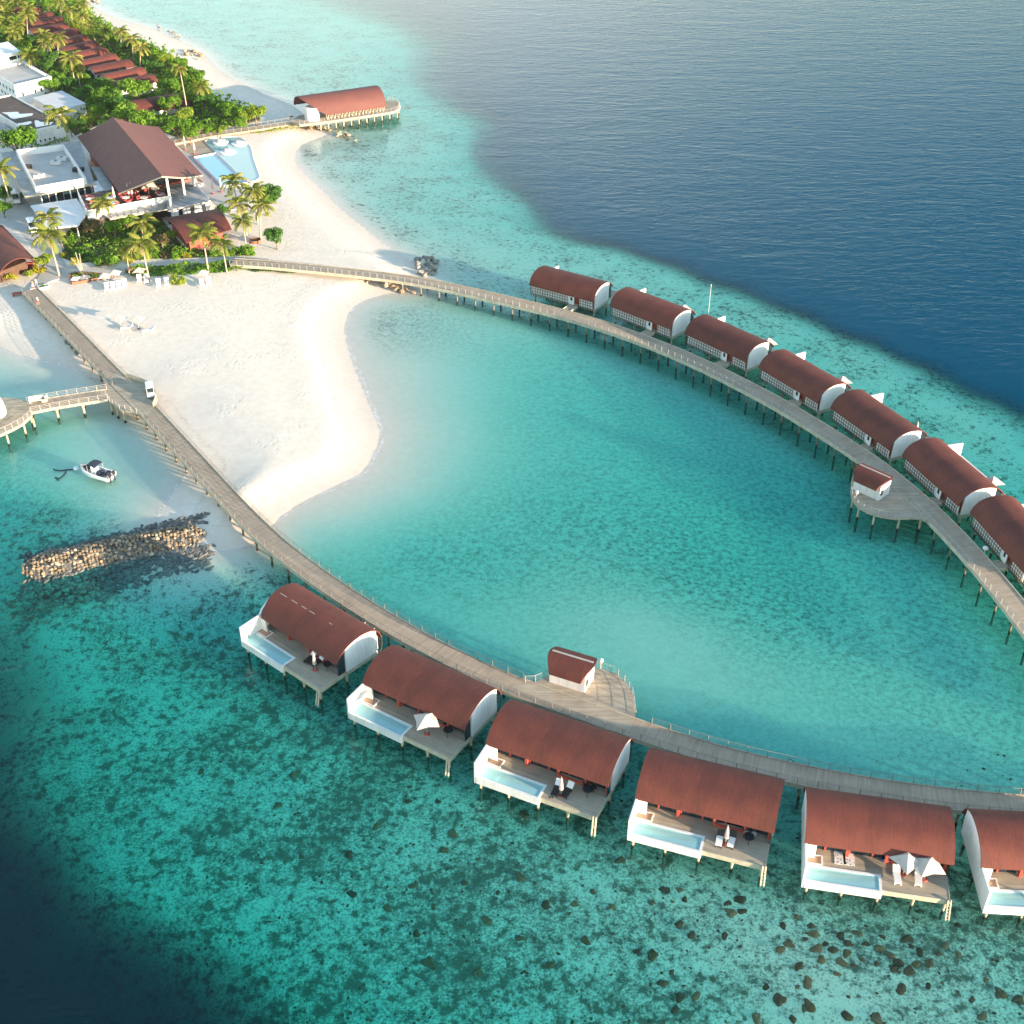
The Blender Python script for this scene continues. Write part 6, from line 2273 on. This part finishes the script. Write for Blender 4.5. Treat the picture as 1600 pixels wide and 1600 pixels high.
# ------------------------------------------------------------------ motor boat and buoy
bow, stern = P(127, 733, 0.3), P(173.5, 746.5, 0.3)
ln = (bow - stern).length
t = thing('motor_boat', 'small white motor boat with navy canopy moored left of the jetty', 'boat', ((bow.x + stern.x) / 2, (bow.y + stern.y) / 2, 0), math.atan2((bow - stern).y, (bow - stern).x))
hb = 1.25
sect = []
for k in range(11):
    s = k / 10
    x = -ln / 2 + ln * s
    w_ = hb * (1 - max(0, (s - .45) / .55) ** 2.2) ** 0.8 if s < 1 else 0.03
    w_ = max(w_, .03)
    kz = -.35 + .35 * max(0, s - .6) ** 1.5
    sh_ = .75 + .35 * s * s
    sect.append([(x, -w_, sh_), (x, -w_ * .9, .2), (x, 0, kz), (x, w_ * .9, .2), (x, w_, sh_), (x, w_ * .82, sh_ + .03), (x, w_ * .8, .35), (x, -w_ * .8, .35), (x, -w_ * .82, sh_ + .03)])
part(t, 'hull', 'gel', lambda b: b.loft(sect, True))
part(t, 'bow_cushion', 'navy', lambda b: b.loft([[(ln * .18 + k * .35, -.72 + k * .17, .8 + .03 * k), (ln * .18 + k * .35, .72 - k * .17, .8 + .03 * k), (ln * .18 + k * .35, .72 - k * .17, .95 + .03 * k), (ln * .18 + k * .35, -.72 + k * .17, .95 + .03 * k)] for k in range(5)], True))
part(t, 'console', 'gel', lambda b: (b.box(-.35, .45, -.45, .45, .36, 1.35), b.box(.40, .48, -.4, .4, 1.35, 1.7)))
part(t, 'seat', 'navy', lambda b: b.box(-1.25, -.75, -.6, .6, .36, .95))
part(t, 'stern_seat', 'navy', lambda b: b.box(-ln / 2 + .6, -ln / 2 + 1.15, -.95, .95, .5, .85))
part(t, 'canopy', 'navy', lambda b: b.loft([[(-.9 + 1.7 * k / 6, y, 2.15 + .12 * math.sin(math.pi * k / 6) - .10 * y * y) for y in (-.95, -.5, 0, .5, .95)] + [(-.9 + 1.7 * k / 6, y, 2.09 + .12 * math.sin(math.pi * k / 6) - .10 * y * y) for y in (.95, .5, 0, -.5, -.95)] for k in range(7)], True))
for sx in (-.8, .7):
    for sy in (-.9, .9):
        part(t, 'canopy_post', 'rail', lambda b: b.tube([(sx, sy, .8), (sx, sy, 2.05)], .03, 5))
for sy in (-.45, .45):
    e_ = part(t, 'outboard_motor', 'black', lambda b: (b.lathe([(.14, .75), (.24, .9), (.22, 1.3), (.1, 1.42)], 10, (-ln / 2 - .3, sy)), b.box(-ln / 2 - .38, -ln / 2 - .22, sy - .06, sy + .06, -.5, .75)))
    part(e_, 'propeller', 'rail', lambda b: b.cyl((-ln / 2 - .42, sy, -.35), (-ln / 2 - .38, sy, -.35), .16, None, 8))
part(t, 'bow_rail', 'rail', lambda b: b.tube([(ln * .05, -1.15, 1.1), (ln * .3, -.9, 1.2), (ln * .46, -.3, 1.3), (ln * .49, 0, 1.32), (ln * .46, .3, 1.3), (ln * .3, .9, 1.2), (ln * .05, 1.15, 1.1)], .025, 5))
q = P(119, 733, 0)
t = thing('mooring_buoy', 'white round buoy just off the bow of the moored boat', 'buoy', (q.x, q.y, 0))
part(t, 'float', 'gel', lambda b: b.lathe([(.05, -.3), (.35, -.1), (.42, .12), (.3, .4), (.05, .48)], 14))
part(t, 'ring', 'rail', lambda b: b.tube([(.1 * math.cos(R(30 * k)), 0, .55 + .1 * math.sin(R(30 * k))) for k in range(13)], .02, 4))
gz_ = ground_z(q.x, q.y)
pts_ = [P(117, 734, gz_), P(103, 735, gz_), P(95, 736, gz_), P(86, 735, gz_), P(84, 733, gz_)]
b = MB()
b.tube([Vector((q.x, q.y, -.25))] + [p + Vector((0, 0, .08)) for p in catmull(pts_, 4)], .11, 5)
b.tube([p + Vector((0, 0, .08)) for p in catmull([P(103, 735, gz_), P(102, 740, gz_), P(97, 745, gz_), P(93, 748, gz_), P(86, 747, gz_), P(92, 751, gz_)], 4)], .11, 5)
tag(b.build('mooring_chain', 'black'), 'dark mooring chain lying on the pale sea floor left of the boat', 'chain')

# ------------------------------------------------------------------ rocks


def rock_mesh(seed, sub=2, rough=0.28, squash=0.72):
    import bmesh
    bm = bmesh.new()
    bmesh.ops.create_icosphere(bm, subdivisions=sub, radius=1.0)
    rnd = random.Random(seed)
    fr = [Vector((rnd.gauss(0, 1), rnd.gauss(0, 1), rnd.gauss(0, 1))) for _ in range(7)]
    ph = [rnd.uniform(0, 6.28) for _ in range(7)]
    sx = Vector((rnd.uniform(.8, 1.2), rnd.uniform(.75, 1.15), squash * rnd.uniform(.8, 1.15)))
    cuts = [(Vector((rnd.gauss(0, 1), rnd.gauss(0, 1), rnd.gauss(0, .7))).normalized(), rnd.uniform(.62, .85)) for _ in range(5)]
    for v in bm.verts:
        n = v.co.normalized()
        d = 1 + rough * sum(math.sin(2.3 * f.dot(n) + p) for f, p in zip(fr, ph)) / 4
        c = n * d
        for cn, cd in cuts:
            e_ = c.dot(cn) - cd
            if e_ > 0:
                c -= cn * e_ * 0.85
        v.co = Vector((c.x * sx.x, c.y * sx.y, c.z * sx.z))
    me = bpy.data.meshes.new('boulder')
    bm.to_mesh(me)
    bm.free()
    return me


ROCKM = {}
for mk, nm in (('rock', 'tan'), ('rock_dark', 'grey')):
    ROCKM[mk] = []
    for s in range(7):
        me = rock_mesh(100 + s, 1 if s > 2 else 2)
        me.materials.append(M[mk])
        ROCKM[mk].append(me)
rr = random.Random(77)


def boulder(x, y, z, r, mat, label, group, name='boulder', cat='boulder', meshes=None):
    o = bpy.data.objects.new(name, (meshes or ROCKM[mat])[rr.randrange(7)])
    COL.objects.link(o)
    o.location = (x, y, z)
    o.scale = (r, r, r)
    o.rotation_euler = (rr.uniform(-.5, .5), rr.uniform(-.5, .5), rr.uniform(0, 6.28))
    return tag(o, label, cat, group)


# long rubble breakwater
BWL = [P(36, 884, .6), P(70, 878, .6), P(130, 865, .6), P(200, 849, .6), P(260, 838, .6), P(318, 829, .6)]
bwl = resample(BWL, 0.5)
bn = normals(bwl)
core = MB()
secs = []
for k, (p, n_) in enumerate(zip(bwl, bn)):
    tp_ = min(1, .35 + min(k, len(bwl) - 1 - k) / 5)
    hw = 2.9 * tp_
    secs.append([(p + n_ * (a * hw)).xy.to_3d() + Vector((0, 0, z * tp_ + .25 * math.sin(k * 1.7 + a * 5))) for a, z in ((1.25, -3.2), (1.15, -1.0), (1.0, -.1), (.45, .7), (0, .85), (-.45, .7), (-1.0, -.1), (-1.2, -1.0), (-1.4, -3.2))])
core.loft(secs)
tag(core.build('rubble', 'rock_dark'), kind='stuff')
placed = []
tries = 0
while len(placed) < 165 and tries < 40000:
    tries += 1
    k = rr.randrange(len(bwl))
    tp_ = min(1, .35 + min(k, len(bwl) - 1 - k) / 5)
    a = rr.uniform(-1.25, 1.2)
    r = rr.uniform(.27, .44)
    p = bwl[k] + bn[k] * (a * 2.7 * tp_) + Vector((rr.uniform(-.2, .2), rr.uniform(-.2, .2), 0))
    if all((p.x - q[0]) ** 2 + (p.y - q[1]) ** 2 > (0.78 * (r + q[2])) ** 2 for q in placed):
        placed.append((p.x, p.y, r))
        z = (1.05 - 1.05 * abs(a) ** 1.6) * tp_
        boulder(p.x, p.y, z, r, 'rock', 'tan boulder in the long rubble breakwater beside the near walkway', 'boulders of the long breakwater')
b = MB()
for k in range(900):
    i_ = rr.randrange(len(bwl))
    tp_ = min(1, .35 + min(i_, len(bwl) - 1 - i_) / 5)
    a = rr.uniform(-1.25, 1.2)
    p = bwl[i_] + bn[i_] * (a * 2.7 * tp_)
    r = rr.uniform(.16, .34)
    z = (1.10 - 1.05 * abs(a) ** 1.6) * tp_
    rot = Matrix.Rotation(rr.uniform(0, 6.28), 3, 'Z') @ Matrix.Rotation(rr.uniform(-.6, .6), 3, 'X')
    mm_ = ROCKM['rock'][3 + rr.randrange(4)]
    b.add([Vector((p.x, p.y, z)) + rot @ (v.co * r) for v in mm_.vertices], [tuple(f.vertices) for f in mm_.polygons])
tag(b.build('rubble', 'rock'), kind='stuff')
# rubble skirt under water round the breakwater
vs_, fs_ = [], []
b = MB()
base_m = ROCKM['rock_dark'][4]
for k in range(1300):
    i_ = rr.randrange(len(bwl))
    a = rr.choice([rr.uniform(-2.9, -1.1), rr.uniform(-2.0, -1.0), rr.uniform(1.0, 1.6)])
    p = bwl[i_] + bn[i_] * (a * 2.7) + Vector((rr.uniform(-1.2, 1.2), rr.uniform(-.6, .6), 0))
    gz_ = ground_z(p.x, p.y)
    z = max(gz_, -(abs(a) - 1) * 1.2)
    r = rr.uniform(.25, .55)
    rot = Matrix.Rotation(rr.uniform(0, 6.28), 3, 'Z')
    b.add([Vector((p.x, p.y, z)) + rot @ (v.co * r) for v in base_m.vertices], [tuple(f.vertices) for f in base_m.polygons])
tag(b.build('rubble', 'rock_dark'), kind='stuff')


def heap(px, n, rmin, rmax, mat, label, group, layers=2, zoff=0.0):
    poly = [tuple(P(a, c, 0.3)[:2]) for a, c in px]
    rnd = random.Random(n + len(label))
    pts = polygon_pts(poly, n, rnd)
    cx, cy = sum(p[0] for p in poly) / len(poly), sum(p[1] for p in poly) / len(poly)
    mr = max(math.hypot(p[0] - cx, p[1] - cy) for p in poly)
    for x, y in pts:
        r = rnd.uniform(rmin, rmax)
        hgt = layers * rmax * (1 - math.hypot(x - cx, y - cy) / mr) * rnd.random()
        boulder(x, y, max(ground_z(x, y), -.6) + .25 * r + hgt + zoff, r, mat, label, group)


heap([(648, 412), (654, 400), (668, 397), (681, 402), (686, 412), (680, 424), (668, 432), (652, 430), (640, 428)], 26, .45, .85, 'rock_dark', 'dark grey boulder heaped on the sea side of the far walkway', 'boulders heaped beside the far walkway', 2)
heap([(546, 433), (590, 437), (640, 445), (656, 449), (652, 458), (630, 457), (600, 450), (560, 441)], 30, .38, .7, 'rock', 'brown boulder heaped under the lagoon side of the far walkway', 'boulders under the far walkway', 1.2)
heap([(462, 198), (500, 196), (535, 205), (560, 212), (556, 218), (535, 214), (505, 205), (470, 202)], 26, .45, .8, 'rock', 'boulder of the short groyne beside the restaurant jetty', 'boulders of the groyne by the restaurant', 1.2)
heap([(284, 82), (298, 79), (315, 84), (322, 90), (306, 94), (290, 89)], 14, .5, 1.0, 'rock', 'boulder in the small rock pile on the far beach edge', 'boulders on the far beach edge', 1)
heap([(118, -3), (150, -4), (158, 3), (140, 7), (122, 6)], 8, .6, 1.2, 'rock', 'boulder at the top edge of the photo where the beach ends', 'boulders at the top of the beach', 1)
heap([(238, 33), (252, 38), (278, 52), (294, 62), (290, 64), (268, 56), (246, 44)], 14, .4, .8, 'rock_dark', 'low dark rock just awash off the far beach', 'rocks awash off the far beach', .3, -.1)
heap([(357, 92), (368, 98), (374, 106), (364, 103)], 5, .4, .8, 'rock_dark', 'rock just awash beyond the beach tip', 'rocks awash beyond the beach tip', .2, -.1)
heap([(468, 226), (485, 233), (510, 248), (526, 262), (518, 262), (495, 248), (472, 233)], 12, .3, .6, 'rock_dark', 'low reef rock awash in the bay below the restaurant', 'reef rocks below the restaurant', .3, -.12)
heap([(93, 517), (104, 528), (118, 546), (126, 556), (116, 552), (100, 534)], 14, .35, .6, 'rock_dark', 'dark boulder under the left edge of the jetty near the beach', 'dark boulders under the jetty', .8)

# coral heads on the pale floor in front of the near villas
CORM = []
for s in range(7):
    me = rock_mesh(300 + s, 3, 0.6, 0.42)
    me.materials.append(M['coral'])
    me.polygons.foreach_set('use_smooth', [True] * len(me.polygons))
    CORM.append(me)
CH = [(1000 + .375 * a, 1280 + .375 * c) for a, c in [(185, 335), (50, 348), (105, 295), (165, 297), (365, 350), (415, 337), (378, 393), (425, 385), (355, 483), (215, 485), (165, 440), (595, 447), (655, 410), (620, 517), (585, 545), (710, 445), (690, 500), (740, 540), (800, 545), (835, 485), (870, 520),
      (925, 585), (890, 610), (910, 480), (755, 590), (840, 598), (820, 645), (660, 615), (700, 675), (655, 700), (1045, 570), (1055, 622), (1110, 500), (1130, 530), (1165, 560), (1150, 605), (1205, 605), (1270, 530), (1325, 565), (1120, 635), (1200, 700), (985, 600), (1010, 490), (1325, 443),
      (165, 750), (95, 685), (55, 570), (130, 640), (525, 700), (585, 750), (700, 783), (635, 830), (485, 830), (1440, 670), (1500, 730), (1580, 755), (1385, 750), (1430, 820), (860, 820), (985, 830), (1085, 715), (150, 790), (230, 740), (720, 480), (770, 520), (860, 560), (940, 520), (1000, 540), (1080, 600), (1240, 560)]]
CH += [(500 + .375 * a, 1200 + .375 * c) for a, c in [(135, 525), (395, 490), (280, 585), (370, 140), (490, 140), (120, 360), (520, 345), (400, 690), (450, 805), (660, 850), (740, 520), (475, 575), (835, 455), (1135, 515), (1250, 385), (1060, 565), (940, 570), (1220, 580), (1320, 765), (1385, 780), (1550, 695), (1495, 650),
       (960, 820), (1105, 720), (830, 710), (1425, 895), (1500, 950), (700, 640), (600, 480), (555, 275), (660, 380)]]
CH += [(391, 1168), (458, 1211), (435, 1258), (315, 1205), (472, 1340), (820, 1275), (640, 1230), (590, 1290)]
for a, c in CH:
    q = P(a, c, -1.5)
    gz_ = ground_z(q.x, q.y)
    q = P(a, c, gz_)
    r = rr.uniform(.30, .60)
    o = boulder(q.x, q.y, gz_ + .02 * r, r, None, 'brown coral head under water in front of the near villas', 'coral heads under water in front of the near villas', 'coral_head', 'coral', CORM)
    o.rotation_euler = (0, 0, rr.uniform(0, 6.28))
vs_ = None
b = MB()
for k in range(900):
    a, c = rr.uniform(300, 1640), rr.uniform(1180, 1640)
    q = P(a, c, -1.8)
    cv = float(np.clip(rbf_eval(np.array([[q.x, q.y]]))[0, 1], 0, 1))
    if rr.random() > cv * 1.3:
        continue
    gz_ = ground_z(q.x, q.y)
    if gz_ > -.5:
        continue
    r = rr.uniform(.10, .26)
    me = CORM[0] if False else ROCKM['rock_dark'][3 + rr.randrange(4)]
    rot = Matrix.Rotation(rr.uniform(0, 6.28), 3, 'Z')
    b.add([Vector((q.x, q.y, gz_)) + rot @ Vector((v.co.x * r, v.co.y * r, v.co.z * r * .4)) for v in me.vertices], [tuple(f.vertices) for f in me.polygons])
tag(b.build('coral_rubble', 'coral'), kind='stuff')


# ------------------------------------------------------------------ people


def person(label, loc, rz, top, legs, arm=0.0, step=0.12, sc=1.0):
    r = thing('person', label, 'person', loc, rz)
    r.scale = (sc,) * 3
    V = [(0, 0, .95), (0, 0, 1.15), (0, 0, 1.38), (0, 0, 1.50), (0, .02, 1.60), (0, .02, 1.74),
         (-.10, 0, .90), (-.11, -step, .50), (-.11, -step * .6, .08), (-.11, -step * .6 - .16, .03),
         (.10, 0, .90), (.11, step, .50), (.11, step * 1.3, .10), (.11, step * 1.3 - .14, .04),
         (-.19, 0, 1.40), (-.25, .03 + arm, 1.14), (-.24, -.05 + arm, .90), (-.24, -.08 + arm, .80),
         (.19, 0, 1.40), (.25, .03 - arm, 1.14), (.24, -.05 - arm, .90), (.24, -.08 - arm, .80)]
    E_ = [(0, 1), (1, 2), (2, 3), (3, 4), (4, 5), (0, 6), (6, 7), (7, 8), (8, 9), (0, 10), (10, 11), (11, 12), (12, 13), (2, 14), (14, 15), (15, 16), (16, 17), (2, 18), (18, 19), (19, 20), (20, 21)]
    rad = [.14, .13, .15, .06, .095, .085, .085, .06, .042, .04, .085, .06, .042, .04, .06, .045, .035, .035, .06, .045, .035, .035]
    me = bpy.data.meshes.new('body')
    me.from_pydata(V, E_, [])
    o = bpy.data.objects.new('body', me)
    COL.objects.link(o)
    o.parent = r
    me.materials.append(M['skin'])
    sk = o.modifiers.new('skin', 'SKIN')
    for v, q_ in zip(me.skin_vertices[0].data, rad):
        v.radius = (q_, q_)
    me.skin_vertices[0].data[0].use_root = True
    sk.use_smooth_shade = True
    ss = o.modifiers.new('sub', 'SUBSURF')
    ss.levels = ss.render_levels = 1
    part(r, 'shirt', top, lambda b: b.lathe([(.185, .88), (.175, 1.1), (.20, 1.3), (.19, 1.42), (.10, 1.48)], 12)).scale = (1.15, .85, 1)
    part(r, 'shorts', legs, lambda b: (b.lathe([(.20, .96), (.21, .84), (.20, .80)], 12), b.lathe([(.10, .82), (.11, .52)], 8, (-.11, -step * .5)), b.lathe([(.10, .82), (.11, .52)], 8, (.11, step * .5))))
    part(r, 'hair', 'hair', lambda b: b.lathe([(.115, 1.64), (.125, 1.72), (.10, 1.80), (.03, 1.84)], 12, (0, .03)))
    return r


q = P(53, 453, 1.9)
person('person in a pink top walking at the beach end of the near walkway', (q.x, q.y, ZW + .0), R(150), 'pink', 'cushion', .1)
q = P(58, 449.5, 1.9)
person('person in a white top walking beside another at the beach end of the near walkway', (q.x, q.y, ZW + .0), R(140), 'cushion', 'pink', -.08)
q = P(60, 476, ZW)
person('person in white walking alone on the near walkway towards the beach', (q.x, q.y, ZW), R(140), 'cushion', 'red', .1)
q = vpos(NEAR_V, 5, -1.9, -5.75, -1.02)
person('person standing chest deep in the pool of the villa at the right edge', q, R(100), 'skin', 'navy', .05)

# ------------------------------------------------------------------ the air
hz = MB()
hz.box(-9900, 9900, -9900, 9900, -18, 108)
mh = NT('haze')
vp = mh.n('ShaderNodeVolumePrincipled')
vp.inputs['Color'].default_value = (0.86, 0.93, 1.0, 1)
vp.inputs['Density'].default_value = HAZE
vp.inputs['Anisotropy'].default_value = 0.0
mh.l(vp.outputs[0], mh.out.inputs['Volume'])
if HAZE > 0:
    tag(hz.build('haze', mh.m), kind='stuff')
